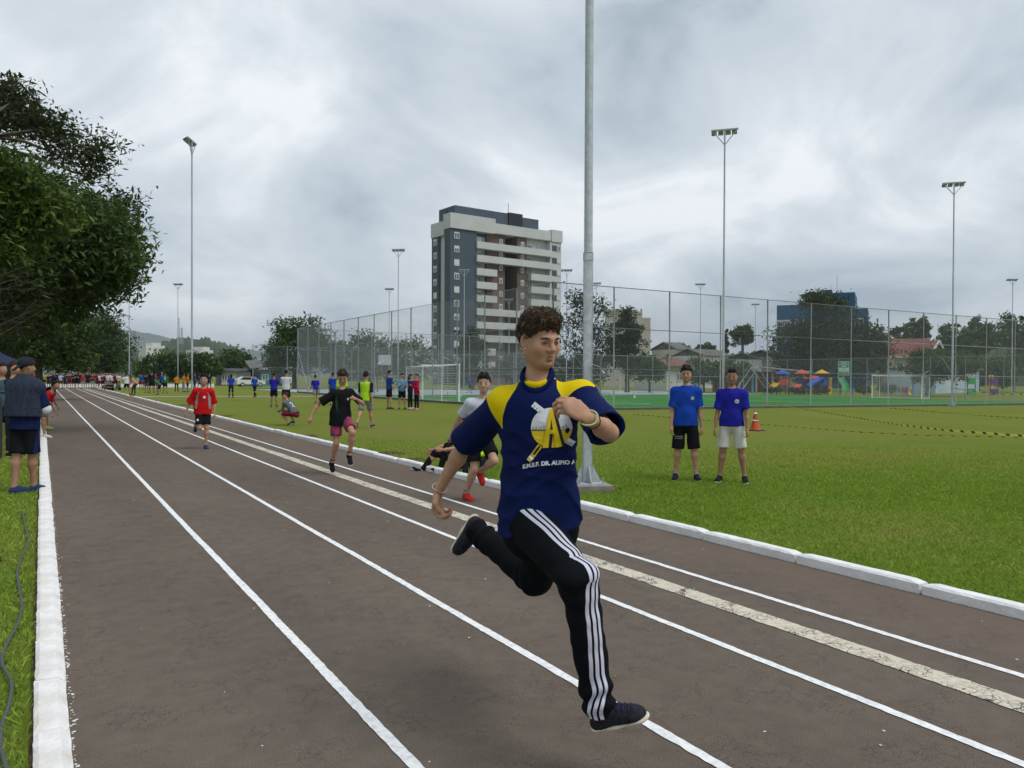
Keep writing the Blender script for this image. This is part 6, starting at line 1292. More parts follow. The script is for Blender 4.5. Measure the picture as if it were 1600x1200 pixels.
M_wood = mat('far_woodland', (0.022, 0.040, 0.016), 0.95, 0.0, 0.03, 0.0, col2=(0.060, 0.085, 0.032), detail=9)
ridge('far_mountain', [(-400, 500), (60, 512), (200, 516), (250, 524), (300, 537), (350, 545), (420, 548), (520, 560), (760, 575), (900, 582)], 4200, 700, M_wood, 0.5, 2)
ridge('wooded_hill', [(150, 575), (205, 548), (250, 537), (275, 529), (320, 528), (340, 533), (365, 540), (400, 560), (460, 580)], 900, 120, M_wood, 1.6, 3)
ridge('wooded_hill', [(1000, 586), (1080, 560), (1180, 548), (1380, 540), (1500, 530), (1700, 520), (1900, 540)], 260, 60, M_wood, 2.2, 5, base=-2)
# ------------------------------------------------------------------ buildings
class Facade:
    """boxes on a wall given by origin, direction along it and outward normal"""
    def __init__(s, a, b):
        s.a = np.array([a[0], a[1], 0.0]); v = np.array([b[0]-a[0], b[1]-a[1], 0.0]); s.L = np.linalg.norm(v); s.e = v/s.L; s.n = np.array([s.e[1], -s.e[0], 0.0])
        if s.n@(CP*np.array([1, 1, 0])-s.a) < 0: s.n = -s.n
    def box(s, mb, s0, s1, z0, z1, d0, d1, O):
        c = s.a+s.e*(s0+s1)/2+s.n*(d0+d1)/2-O; c[2] = (z0+z1)/2-O[2]; return mb.box(c, (s1-s0, d1-d0, z1-z0), axes=(s.e, s.n, (0, 0, 1)))
M_glassd = mat('window_glass', (0.10, 0.125, 0.15), 0.15, 0.5, 0.7, spec=0.6); M_frame = mat('window_white', (0.62, 0.63, 0.63), 0.6)
def window(root, fc, sc, zc, w, h, O, shutter=0.0, d=0.0, pane=M_glassd, cache={}):
    m = MB()
    for a, b, c, e in ((-w/2, w/2, h/2-0.14, h/2), (-w/2, w/2, -h/2, -h/2+0.14), (-w/2, -w/2+0.14, -h/2, h/2), (w/2-0.14, w/2, -h/2, h/2), (-0.06, 0.06, -h/2, h/2)): fc.box(m, sc+a, sc+b, zc+c, zc+e, d, d+0.07, O)
    if shutter > 0: fc.box(m, sc-w/2+0.1, sc+w/2-0.1, zc+h/2-0.1-(h-0.2)*shutter, zc+h/2-0.1, d+0.01, d+0.05, O)
    f = m.build('window', M_frame, root); g = MB(); fc.box(g, sc-w/2+0.05, sc+w/2-0.05, zc-h/2+0.05, zc+h/2-0.05, d-0.05, d+0.02, O); g.build('pane', pane, f)
def tower():
    K = gxy(703, 172); B = gxy(876, 191); e = B-K; e[2] = 0; L = np.linalg.norm(e); e /= L; n = np.array([e[1], -e[0], 0]); n = -n if n@(-K) < 0 else n
    fc = Facade(K, B); O = np.array([K[0], K[1], 0.0]); root = empty('tower_block', O, 0, 'grey and dark blue apartment tower with long pale balconies behind the court', 'building'); H = 38.0; fl = 3.05
    M_d = mat('tower_blue_grey', (0.068, 0.090, 0.120), 0.85, 0.05, 0.5); M_p = mat('tower_pale_grey', (0.53, 0.535, 0.525), 0.85, 0.05, 0.4); M_b = mat('tower_brown', (0.15, 0.10, 0.085), 0.85, 0.08, 0.5); M_k = mat('tower_dark', (0.022, 0.024, 0.030), 0.8)
    def bx(name, m, s0, s1, z0, z1, d0, d1, f=fc): q = MB(); f.box(q, s0, s1, z0, z1, d0, d1, O); return q.build(name, m, root)
    k = L/173.0   # metres per picture pixel along the facade
    S = lambda px: (px-703)*k*(1.0+0.05*(876-px)/173.0*0)
    bx('dark_bay', M_d, 0, S(741), -0.5, H-3.4, -2.5, 0.0); bx('core_wall', M_d, S(741)+0.01, S(760), -0.5, H-3.0, -12, -1.6)
    bx('parapet', M_p, -0.2, S(768), H-3.39, H, -2.7, 0.35); bx('parapet', M_p, S(768)+0.01, L-3.2, H-3.2, H-0.9, -12, 0.0); bx('parapet', M_p, L-3.19, L+0.2, H-3.4, H-0.5, -12, 0.3)
    bx('brown_wall', M_b, S(760)+0.01, S(788), -0.5, H-3.25, -12, -1.1); bx('recess', M_k, S(788)+0.01, S(806), -0.5, H-3.25, -12, -5.0); bx('brown_wall', M_b, S(806)+0.01, S(821), -0.5, H-3.25, -12, -0.7); bx('back_wall', M_p, S(821)+0.01, S(857), -0.5, H-3.25, -12, -1.6)
    bx('end_bay', M_p, S(857)+0.01, L, -0.5, H-3.42, -12, 0.0)
    bx('penthouse', M_d, 3.0, S(800), H-3.0, H+2.6, -10, -3); bx('penthouse', M_k, S(800)+0.01, S(822), H-0.88, H+2.8, -10, -2.6); bx('penthouse', M_d, S(822)+0.01, S(850), H-0.88, H+2.2, -10, -3); bx('roof_tank', M_k, 0.9, 1.9, H+0.01, H+1.0, -3.5, -2.5)
    MB().tube([fc.a+fc.e*S(812)-fc.n*6+np.array([0, 0, H+2.5])-O, fc.a+fc.e*S(812)-fc.n*6+np.array([0, 0, H+6])-O], 0.06, 5).build('antenna', M_k, root)
    wing = Facade(K-n*8.2, K-n*2.6); wd = wing.L; wing.n = -e
    bx('wing_wall', M_d, 0, wd*0.55, -0.5, H-4.6, -10, -0.02, wing); bx('wing_strip', M_p, wd*0.55+0.01, wd-0.02, -0.5, H-4.6, -10, -0.6, wing); bx('wing_parapet', M_p, -0.2, wd-0.02, H-4.59, H-1.4, -10.1, 0.15, wing)
    rs = np.random.RandomState(2)
    for i in range(11):
        zc = H-4.9-i*fl; window(root, fc, S(712), zc, 1.35, 1.5, O, rs.choice([0.15, 0.15, 0.4, 0.9]), 0.03); window(root, wing, wd*0.30, zc-0.9, 1.5, 1.5, O, rs.choice([0.15, 0.3, 0.9]), 0.03)
        zb = H-7.25-i*fl
        if i < 10:
            long_ = i in (0, 1, 5, 6, 7)
            spans = [(S(740), L-3.2)] if long_ else [(S(740), S(770)), (S(824), L-3.2)]
            if i in (8, 9): spans = [(S(740), S(768))]
            for s0, s1 in spans: bx('balcony', M_p, s0, s1, zb, zb+1.55, -1.5, 0.55 if s0 < S(800) else 0.5)
            bx('end_panel', M_d, S(860), S(868), zb+1.6, zb+3.0, 0.01, 0.05); window(root, fc, S(871.5), zb+2.35, 1.1, 1.3, O, rs.choice([0.1, 0.5, 0.9]), 0.05)
        window(root, fc, S(748), zb+2.35, 2.0, 1.35, O, rs.choice([0.1, 0.5, 0.9]), -1.55); window(root, fc, S(755.5), zb+2.3, 0.9, 1.3, O, 0.0, -1.55)
        window(root, fc, S(781.5), zb+2.4, 0.95, 1.35, O, 0.2, -1.05); window(root, fc, S(814), zb+2.3, 1.0, 1.35, O, 0.2, -0.65); window(root, fc, S(829), zb+2.3, 1.5, 1.3, O, rs.choice([0, 0.3]), -1.55); window(root, fc, S(842), zb+2.4, 0.6, 0.6, O, 0, -1.55); window(root, fc, S(850), zb+2.4, 0.6, 0.6, O, 0, -1.55)
tower()
def block(name, label, x0, x1, ytop, depth0, depth1, H=None, cols=None, wins=(), roof=None, cat='building', zb=0.0, thick=10):
    a, b = gxy(x0, depth0), gxy(x1, depth1); fc = Facade(a, b); O = np.array([a[0], a[1], zb]); root = empty(name, O, 0, label, cat)
    if H is None: H = P((x0+x1)/2, ytop, (depth0+depth1)/2)[2]
    q = MB(); fc.box(q, 0, fc.L, -1, H, -thick, 0, O); q.build('wall', cols, root); return fc, O, root, H
def gable(fc, O, root, s0, s1, z0, z1, d0, d1, m, over=0.4, name='roof'):
    """pitched roof with its ridge along the facade"""
    A = lambda s, d, z: fc.a+fc.e*s+fc.n*d+np.array([0, 0, z])-O
    dm = (d0+d1)/2; mb = MB(); t = 0.12
    for da, db in ((d1+over, dm), (d0-over, dm)):
        p = [A(s0-over, da, z0-0.1), A(s1+over, da, z0-0.1), A(s1+over, db, z1), A(s0-over, db, z1)]; mb.add(p+[x+np.array([0, 0, t]) for x in p], [(0, 1, 2, 3), (4, 7, 6, 5), (0, 4, 5, 1), (1, 5, 6, 2), (3, 2, 6, 7), (0, 3, 7, 4)])
    o = mb.build(name, m, root); g = MB(); g.add([A(s0, d1, z0), A(s0, d0, z0), A(s0, dm, z1-0.1)], [(0, 1, 2)]); g.add([A(s1, d1, z0), A(s1, d0, z0), A(s1, dm, z1-0.1)], [(0, 2, 1)]); g.build('gable_end', root.children[0].active_material, root); return o
def buildings():
    M_cream = mat('cream_render', (0.50, 0.45, 0.36), 0.85, 0.06, 0.6); M_blue = mat('blue_cladding', (0.020, 0.10, 0.21), 0.6, 0.12, 0.3); M_bl2 = mat('blue_cladding_dark', (0.010, 0.06, 0.15), 0.6, 0.1, 0.3); M_red = mat('red_roof_tiles', (0.19, 0.072, 0.058), 0.85, 0.25, 1.2); M_wh = mat('house_white', (0.58, 0.58, 0.56), 0.8, 0.06, 0.5); M_gr = mat('house_grey', (0.16, 0.18, 0.21), 0.8, 0.08, 0.5); M_grr = mat('grey_roof', (0.13, 0.125, 0.12), 0.85, 0.25, 0.8); M_teal = mat('teal_wall', (0.03, 0.22, 0.24), 0.8); M_dk = mat('painted_opening_shade', (0.03, 0.035, 0.05), 0.8)
    # cream block behind the conifers
    fc, O, root, H = block('cream_block', 'cream building behind the conifers right of the near pole', 945, 1003, 487, 150, 149, None, M_cream, thick=14); q = MB(); fc.box(q, -0.3, fc.L*0.72, H, H+0.5, -14, 0.3, O); q.build('cornice', M_cream, root); q = MB(); fc.box(q, fc.L+0.01, fc.L+1.6, -1, H-1.2, -14, -0.4, O); q.build('side_bay', M_cream, root)
    for i in range(4):
        for s in (0.2, 0.5): window(root, fc, fc.L*s, H-2.5-3*i, 1.3, 1.3, O, 0.2, 0.03)
    # blue building
    fc, O, root, H = block('blue_building', 'deep blue windowless building rising behind the spreading tree', 1213, 1292, 476, 150, 146, None, M_blue, thick=14)
    L = fc.L; H2 = P(1320, 457, 144)[2]; H3 = P(1355, 482, 144)[2]; s1, s2 = L*1.52, L*1.76
    for nm, m, a, b, h, d in (('tall_block', M_blue, L+0.02, s1, H2, 0.6), ('side_block', M_blue, s1+0.02, s2, H3, -0.5), ('stair_shaft', M_bl2, L*0.86, L, H2-0.9, 0.9)): q = MB(); fc.box(q, a, b, -1, h, -12, d, O); q.build(nm, m, root)
    q = MB(); fc.box(q, L*0.90, L*1.06, H2-0.4, H2+1.0, -6, -3, O); q.build('rooftop_unit', M_bl2, root)
    for px, y in ((1308, 430), (1250, 460), (1298, 445)): t = P(px, y, 160)-O; MB().tube([t*np.array([1, 1, 0])+np.array([0, 0, H]), t], 0.06, 5).build('antenna', M_frame, root)
    for i in range(3):
        for s in (0.08, 0.2, 0.45, 1.60): window(root, fc, L*s, H-3.5-3.2*i, 1.6, 1.3, O, 0.2, 0.03 if s < 1 else -0.47)
    # villa with red roof
    D = 125; fc, O, root, H = block('villa', 'white villa with red tiled gabled roof beyond the right goal', 1396, 1462, 556, D, D-2, None, M_cream, thick=8)
    zr = P(1400, 531, D+5)[2]; gable(fc, O, root, 0, fc.L*0.86, H, zr, -8, 0, M_red, 0.6); q = MB(); fc.box(q, -0.7, fc.L*0.9, H-0.35, H-0.02, 0.62, 0.85, O); q.build('fascia', M_wh, root)
    f2 = Facade(gxy(1448, D-3), gxy(1474, D+1)); q = MB(); f2.box(q, 0, f2.L, -1, P(1460, 556, D)[2], -5, 0, O); q.build('gable_wing', M_cream, root); A2 = lambda s, d, z: f2.a+f2.e*s+f2.n*d+np.array([0, 0, z])-O; zz = P(1460, 556, D)[2]; m2 = MB()
    m2.add([A2(0, 0.01, zz), A2(f2.L, 0.01, zz), A2(f2.L/2, 0.01, zz+1.9), A2(0, -0.2, zz), A2(f2.L, -0.2, zz), A2(f2.L/2, -0.2, zz+1.9)], [(0, 1, 2), (3, 5, 4), (0, 3, 4, 1), (1, 4, 5, 2), (2, 5, 3, 0)]); m2.build('gable_end', M_cream, root)
    for sg in (0, 1):
        m = MB(); x0 = -0.5 if sg == 0 else f2.L+0.5; m.add([A2(x0, 0.5, zz-0.3), A2(f2.L/2, 0.5, zz+2.2), A2(f2.L/2, -5, zz+2.2), A2(x0, -5, zz-0.3), A2(x0, 0.5, zz-0.05), A2(f2.L/2, 0.5, zz+2.45), A2(f2.L/2, -5, zz+2.45), A2(x0, -5, zz-0.05)], [(0, 1, 2, 3), (4, 7, 6, 5), (0, 4, 5, 1), (1, 5, 6, 2), (2, 6, 7, 3), (3, 7, 4, 0)]); m.build('wing_roof', M_red, root); MB().bar(A2(x0, 0.56, zz-0.17), A2(f2.L/2, 0.56, zz+2.33), 0.12, 0.34).build('barge_board', M_wh, root)
    for s in (0.15, 0.5): window(root, fc, fc.L*s, H-1.6, 1.2, 1.2, O, 0, 0.03)
    window(root, fc, fc.L*0.2, H-4.4, 1.4, 1.3, O, 0, 0.03)
    # small houses behind the court
    fc, O, root, H = block('red_roof_cottage', 'low cottage with a hipped red roof behind the court', 1042, 1080, 572, 115, 118, None, M_wh, thick=7, cat='house'); gable(fc, O, root, 0, fc.L, H, P(1060, 560, 118)[2], -7, 0, M_red, 0.8); window(root, fc, fc.L*0.5, 1.5, 1.2, 1.2, O, 0, 0.03)
    fc, O, root, H = block('white_house', 'white two-storey house on the rise behind the cottage roof', 1058, 1078, 546, 150, 152, None, M_wh, thick=7, cat='house'); gable(fc, O, root, 0, fc.L, H, H+1.4, -7, 0, M_grr, 0.4); window(root, fc, fc.L*0.5, H-1.5, 1.1, 1.1, O, 0, 0.03)
    fc, O, root, H = block('white_house', 'long pale low house between the two boys', 1100, 1142, 556, 140, 145, None, M_wh, thick=7, cat='house'); gable(fc, O, root, 0, fc.L, H, H+1.2, -7, 0, M_grr, 0.4); window(root, fc, fc.L*0.4, H-1.5, 1.1, 1.1, O, 0, 0.03)
    fc, O, root, H = block('painted_wall_building', 'pale building with light blue walls low behind the right goal', 1462, 1530, 578, 100, 108, None, mat('light_blue_wall', (0.28, 0.46, 0.58), 0.8, 0.5, 0.35, col2=(0.6, 0.62, 0.62)), thick=6); q = MB(); fc.box(q, -0.3, fc.L+0.3, H, H+0.25, -6, 0.4, O); q.build('roof_slab', M_grr, root)
    for s in (0.15, 0.4, 0.7): window(root, fc, fc.L*s, 1.5, 1.3, 1.3, O, 0.5, 0.03)
    fc, O, root, H = block('apartment_house', 'beige house with dark roof behind the playground shelter', 1222, 1245, 558, 118, 121, None, M_cream, thick=7, cat='house'); gable(fc, O, root, 0, fc.L, H, H+1.0, -7, 0, M_grr, 0.4); window(root, fc, fc.L*0.5, H-1.4, 1.0, 1.1, O, 0, 0.03)
    fc, O, root, H = block('white_house', 'white house left of the beige one behind the playground', 1190, 1212, 562, 120, 122, None, M_wh, thick=7, cat='house'); gable(fc, O, root, 0, fc.L, H, H+1.0, -7, 0, M_grr, 0.4); window(root, fc, fc.L*0.5, H-1.4, 1.0, 1.1, O, 0, 0.03)
    # street houses at the left
    D = 122; fc, O, root, H = block('grey_house', 'grey gabled house with white lower wall at the street', 345, 392, 592, D, D+2, 2.6, M_gr, thick=9, cat='house')
    A = lambda s, d, z: fc.a+fc.e*s+fc.n*d+np.array([0, 0, z])-O; m = MB(); zt = P(362, 583, D)[2]
    m.add([A(-0.3, 0.02, 2.6), A(fc.L+0.3, 0.02, 2.6), A(fc.L*0.42, 0.02, zt), A(-0.3, -0.2, 2.6), A(fc.L+0.3, -0.2, 2.6), A(fc.L*0.42, -0.2, zt)], [(0, 1, 2), (3, 5, 4), (0, 3, 4, 1), (1, 4, 5, 2), (2, 5, 3, 0)]); m.build('gable_end', M_gr, root)
    for x0 in (-0.8, fc.L+0.9): m = MB(); m.add([A(x0, 0.7, 2.2), A(fc.L*0.42, 0.7, zt+0.2), A(fc.L*0.42, -9, zt+0.2), A(x0, -9, 2.2), A(x0, 0.7, 2.4), A(fc.L*0.42, 0.7, zt+0.4), A(fc.L*0.42, -9, zt+0.4), A(x0, -9, 2.4)], [(0, 1, 2, 3), (4, 7, 6, 5), (0, 4, 5, 1), (1, 5, 6, 2), (2, 6, 7, 3), (3, 7, 4, 0)]); m.build('roof', M_grr, root)
    q = MB(); fc.box(q, 0.05, fc.L-0.05, 0, 2.0, 0.02, 0.12, O); q.build('white_plinth', M_wh, root)
    for s in (0.12, 0.3): window(root, fc, fc.L*s, 1.1, 0.9, 1.0, O, 0, 0.13)
    q = MB(); fc.box(q, fc.L*0.52, fc.L*0.92, 0.0, 1.8, 0.13, 0.18, O); q.build('garage_door', mat('garage_grey', (0.34, 0.35, 0.35), 0.7), root)
    fc, O, root, H = block('teal_house', 'teal-walled house under a grey sheet roof beside the grey house', 396, 446, 594, D+1, D+3, 2.4, M_teal, thick=9, cat='house'); m = MB(); A = lambda s, d, z: fc.a+fc.e*s+fc.n*d+np.array([0, 0, z])-O
    p = [A(-0.6, 0.9, 2.5), A(fc.L+0.5, 0.9, 3.4), A(fc.L+0.5, -9, 4.4), A(-0.6, -9, 3.9)]; m.add(p+[x+np.array([0, 0, 0.12]) for x in p], [(0, 1, 2, 3), (4, 7, 6, 5), (0, 4, 5, 1), (1, 5, 6, 2), (2, 6, 7, 3), (3, 7, 4, 0)]); m.build('roof', M_grr, root)
    q = MB(); fc.box(q, fc.L*0.55, fc.L*0.98, 0.0, 2.2, 0.02, 0.08, O); q.build('carport_shade_panel', M_dk, root); q = MB(); fc.box(q, fc.L*0.02, fc.L*0.2, 0.0, 2.1, 0.02, 0.08, O); q.build('doorway_shade_panel', M_dk, root); window(root, fc, fc.L*0.36, 1.2, 1.0, 1.0, O, 0, 0.03)  # flat dark panels paint the shade inside the carport and doorway
    fc, O, root, H = block('brown_roof_house', 'house with long brown roof behind the teal one', 372, 412, 586, 140, 142, None, M_wh, thick=9, cat='house'); gable(fc, O, root, 0, fc.L, H, H+1.4, -9, 0, mat('brown_roof', (0.16, 0.085, 0.06), 0.9, 0.2, 0.8), 0.5); window(root, fc, fc.L*0.5, H-1.2, 1.1, 1.1, O, 0, 0.03)
    # distant white buildings on the slope
    for x0, x1, y, d, lab in ((228, 258, 537, 420, 'white flat-roofed building on the slope left of the pole'), (312, 333, 544, 380, 'small white gabled building on the slope right of the pole'), (402, 418, 564, 300, 'small pale building far behind the brown roof')):
        zb = P(x0, y+14, d)[2]; fc, O, root, H = block('hillside_building', lab, x0, x1, y+3, d, d+8, None, M_wh, thick=9); q = MB(); fc.box(q, fc.L*0.3, fc.L*0.8, H, H+1.6, -8, -0.5, O); q.build('upper_storey', M_wh, root)
        for s in (0.2, 0.5, 0.8): window(root, fc, fc.L*s, H-2, 1.6, 1.4, O, 0, 0.03)
    for px, y, lab in ((279, 496, 'taller lattice radio mast on the wooded hill'), (284, 512, 'shorter lattice radio mast on the wooded hill')):
        b = gxy(px, 880); t = P(px, y, 880)-b; root = empty('radio_mast', b, 0, lab, 'mast', 'radio masts'); z0 = P(px, 530, 880)[2]
        for sx, sy in ((1, 1), (1, -1), (-1, 1), (-1, -1)): MB().tube([(sx*1.3, sy*1.3, z0-12), (sx*0.4, sy*0.4, t[2])], 0.30, 4).build('mast_leg', M_galv, root)
        for i in range(9): z = z0-8+(t[2]-z0+8)*i/9; w = 1.2-0.8*i/9; MB().bar((-w, -w, z), (w, w, z+2.5), 0.25).build('lattice_bar', M_galv, root)
buildings()

# ------------------------------------------------------------------ things on and round the court
def goal(label, p0, along, inward, W, H, D, net=True):
    p0 = np.array(p0, float); root = empty('football_goal', p0, 0, label, 'goal', 'football goals'); a = nz(along); d = nz(inward); u = np.array([0, 0, 1.0]); M = mat('goal_white', (0.72, 0.73, 0.73), 0.5); r = 0.06
    MB().tube([a*0, u*H], r, 8).build('goal_post', M, root, True); MB().tube([a*W, a*W+u*H], r, 8).build('goal_post', M, root, True); MB().tube([u*H-a*r, u*H+a*(W+r)], r, 8).build('crossbar', M, root, True)
    for x in (0, W): MB().tube([a*x+u*H, a*x+u*H+d*D*0.9+u*0.45], r*0.5, 6).build('net_stay', M, root, True); MB().tube([a*x+d*D, a*x+d*D+u*H*0.95], r*0.5, 6).build('rear_post', M, root, True); MB().tube([a*x+d*D+u*0.03, a*x+u*0.03], r*0.5, 6).build('ground_bar', M, root, True)
    MB().tube([d*D+u*0.03, a*W+d*D+u*0.03], r*0.5, 6).build('ground_bar', M, root, True)
    V = []; F = []; w = 0.006
    def strand(p, q):
        x, y, _ = basis(np.asarray(q)-np.asarray(p)); k = len(V)
        for e in (p, q):
            for t in (0, 2.1, 4.2): V.append(np.asarray(e)+x*w*math.cos(t)+y*w*math.sin(t))
        F.extend([(k, k+1, k+4, k+3), (k+1, k+2, k+5, k+4), (k+2, k, k+3, k+5)])
    for i in range(int(W/0.16)+1): strand(a*i*0.16+d*D, a*i*0.16+d*D+u*H*0.95); strand(a*i*0.16+u*H, a*i*0.16+d*D+u*H*0.95)
    for i in range(int(H/0.16)+1): strand(d*D+u*i*0.16*0.95, a*W+d*D+u*i*0.16*0.95); [strand(a*x+u*i*0.16, a*x+d*D+u*i*0.16) for x in (0, W)]
    tag(link('net', mesh_np('net', V, F, False), M, root), kind='stuff')
goal('white football goal at the left end of the turf court', (22.2, 42.6, -0.08), (0, 1, 0), (-1, 0, 0), 5.4, 2.3, 1.2)
goal('white football goal at the right end of the turf court', (69.6, 41.0, -0.48), (0, 1, 0), (1, 0, 0), 5.0, 2.2, 1.2)
def hoop(label, px, depth, rz):
    b = gxy(px, depth); root = empty('basketball_hoop', b, rz, label, 'basketball hoop', 'basketball hoops'); M = mat('goal_white', (0.72, 0.73, 0.73), 0.5)
    MB().tube([(0, 0, 0), (0, 0, 2.9)], 0.09, 8).build('pole', mat('faded_orange', (0.36, 0.17, 0.11), 0.8), root, True); MB().bar((0, 0, 2.9), (0, 1.1, 3.3), 0.08).build('arm', M, root); MB().box((0, 1.15, 3.35), (1.6, 0.05, 1.05)).build('backboard', M, root); MB().tube([(0.22*math.cos(t), 1.42+0.22*math.sin(t), 3.0) for t in np.linspace(0, 6.283, 16)], 0.015, 5, False).build('rim', mat('rim_orange', (0.5, 0.12, 0.03), 0.5), root)
hoop('basketball hoop with white backboard behind the left goal', 590, 80, R(-60)); hoop('basketball hoop beyond the court right of the near pole', 938, 84, R(60))
def handball(label, px, depth):
    b = gxy(px, depth); root = empty('futsal_goal', b, -YAW, label, 'goal', 'football goals'); M = mat('goal_white', (0.72, 0.73, 0.73), 0.5)
    for x in (0, 3): MB().tube([(x, 0, 0), (x, 0, 2)], 0.045, 6).build('goal_post', M, root, True); MB().tube([(x, 0, 2), (x, 1, 0)], 0.025, 6).build('rear_bar', M, root, True)
    MB().tube([(-0.04, 0, 2), (3.04, 0, 2)], 0.045, 6).build('crossbar', M, root, True)
handball('small white goal on the hard court left of the goal net', 538, 76); handball('small white goal on the hard court right of the near pole', 924, 80)
def bench(label, px, depth, w=3.2):
    b = gxy(px, depth); root = empty('court_bench', b, -YAW, label, 'bench', 'court benches'); MB().box((0, 0, 0.44), (w, 0.4, 0.08)).build('seat', M_white, root)
    for x in (-w*0.38, w*0.38): MB().box((x, 0, 0.2), (0.12, 0.34, 0.40)).build('leg', M_white, root)
bench('white concrete bench behind the turf left of the tower foot', 690, 62, 4.2); bench('white concrete bench behind the turf right of the near pole', 975, 62, 2.2)
def playground():
    D = 92; z = lambda px: gxy(px, D)
    C = {'blue': mat('play_blue', (0.015, 0.08, 0.50), 0.5), 'red': mat('play_red', (0.60, 0.065, 0.02), 0.5), 'yellow': mat('play_yellow', (0.70, 0.38, 0.015), 0.5), 'green': mat('play_green', (0.05, 0.38, 0.12), 0.5), 'brown': mat('play_wood', (0.16, 0.07, 0.04), 0.8), 'pink': mat('play_pink', (0.5, 0.06, 0.1), 0.6), 'sky': mat('play_sky', (0.03, 0.20, 0.45), 0.6)}
    s = D/FPX
    for px, c, panel, lab in ((1223, 'blue', 'red', 'play tower with a blue pyramid roof and orange panel'), (1253, 'red', 'blue', 'play tower with a red pyramid roof'), (1284, 'yellow', 'blue', 'play tower with a yellow pyramid roof')):
        b = z(px); root = empty('play_tower', b, -YAW, lab, 'playground', 'playground towers'); zt = P(px, 584, D)[2]-b[2]; zr = P(px, 579, D)[2]-b[2]
        for x in (-0.55, 0.55):
            for y in (-0.55, 0.55): MB().tube([(x, y, 0), (x, y, zt)], 0.06, 6).build('post', C['brown'], root, True)
        m = MB(); m.add([(-0.75, -0.75, zt), (0.75, -0.75, zt), (0.75, 0.75, zt), (-0.75, 0.75, zt), (0, 0, zr+0.15), (0, 0, zt)], [(0, 1, 4), (1, 2, 4), (2, 3, 4), (3, 0, 4), (3, 2, 1, 0)]); m.build('roof', C[c], root)
        MB().box((0, 0, 1.0), (1.2, 1.2, 0.1)).build('deck', C['brown'], root); MB().box((0, -0.6, 1.45), (1.0, 0.06, 0.75)).build('panel', C[panel], root)
    def tube(name, lab, pts, r, c, cat='slide', open_=False):
        q = [P(x, y, D+o) for x, y, o in pts]; b = np.array([q[0][0], q[0][1], float(gz(q[0][0]))]); root = empty(name, b, 0, lab, cat); MB().tube([p-b for p in q], r, 12).build('chute', C[c], root, True); [MB().tube([q[i]-b, np.array([q[i][0], q[i][1], b[2]])-b], 0.05, 6).build('support', C['brown'], root) for i in (0, len(q)-1)]
    tube('crawl_tube', 'red crawl tube between the red and yellow roofed towers', [(1256, 592, -0.8), (1268, 592.5, -0.9), (1277, 593, -0.8)], 0.42, 'red', 'playground'); tube('tube_slide', 'blue tube slide curving down from the yellow roofed tower', [(1284, 593, -0.9), (1277, 594, -1.1), (1268, 600, -1.3), (1263, 605, -1.4)], 0.40, 'blue')
    # open slides
    for lab, c, pts in (('green slide curving down beside the green sign', 'green', [(1313, 589), (1316, 596), (1320, 603), (1321, 611)]), ('red slide in front of the red roofed tower', 'red', [(1249, 600), (1246, 604), (1243, 609)]), ('yellow slide left of the blue roofed tower', 'yellow', [(1214, 598), (1209, 604), (1204, 608)])):
        q = [P(x, y, D-1.2-0.2*i) for i, (x, y) in enumerate(pts)]; b = np.array([q[0][0], q[0][1], float(gz(q[0][0]))]); root = empty('open_slide', b, 0, lab, 'slide', 'playground slides'); w = CR*0.35; u = np.array([0, 0, 0.05]); m = MB()
        for i in range(len(q)-1): a, e = q[i]-b, q[i+1]-b; m.add([a-w, a+w, e+w, e-w, a-w-u*2, a+w-u*2, e+w-u*2, e-w-u*2], [(0, 1, 2, 3), (4, 7, 6, 5), (0, 4, 5, 1), (1, 5, 6, 2), (2, 6, 7, 3), (3, 7, 4, 0)])
        m.build('chute', C[c], root)
        for sg in (-1, 1): MB().tube([p-b+w*sg+u*2 for p in q], 0.07, 6).build('rail', C[c], root, True)
        MB().tube([q[0]-b, (0, 0, 0)], 0.06, 6).build('support', C['brown'], root)
    for px, c, h, lab in ((1176, 'sky', 2.2, 'blue play post beside the shelter'), (1232, 'pink', 1.9, 'pink play post between the towers'), (1296, 'yellow', 1.9, 'yellow play posts left of the green slide'), (1298.5, 'yellow', 1.9, 'yellow play post closest to the green slide'), (1332, 'blue', 1.5, 'blue play post right of the green slide'), (1427, 'sky', 1.9, 'leaning blue play post behind the right goal'), (1359, 'pink', 1.6, 'thin red post left of the right goal'), (1386, 'pink', 1.5, 'thin red post seen through the right goal')):
        b = z(px); MB_ = MB().tube([(0, 0, 0), (0, 0, h)], 0.13 if c in ('sky', 'yellow') else 0.08, 8).tube([(0, 0, h), (0, 0, h+0.08)], [0.15, 0.05], 8); o = MB_.build('play_post', C[c], None, True, loc=b); tag(o, lab, 'post', 'coloured play posts')
    for i, (px, c) in enumerate(((1412, 'red'), (1416, 'blue'), (1421, 'yellow'))):
        b = z(px); m = MB().tube([(0, 0, 0), (0, 0, 0.85), (0, 0, 0.95)], [0.27, 0.30, 0.24], 10); root = m.build('litter_bin', C[c], None, True, loc=b); tag(root, '%s litter bin behind the right goal' % {'red': 'red', 'blue': 'blue', 'yellow': 'yellow'}[c], 'bin', 'litter bins')
    # swing frame (white A) and shelter
    b = z(1184); root = empty('swing_frame', b, -YAW, 'white A-shaped swing frame in front of the shelter', 'swing', None)
    for y in (0, 2.5):
        for sg in (-1, 1): MB().tube([(0, y, 3.2), (sg*2.2, y, 0)], 0.05, 6).build('frame_leg', M_white, root, True)
    MB().tube([(0, -0.05, 3.2), (0, 2.55, 3.2)], 0.05, 6).build('top_bar', M_white, root, True)
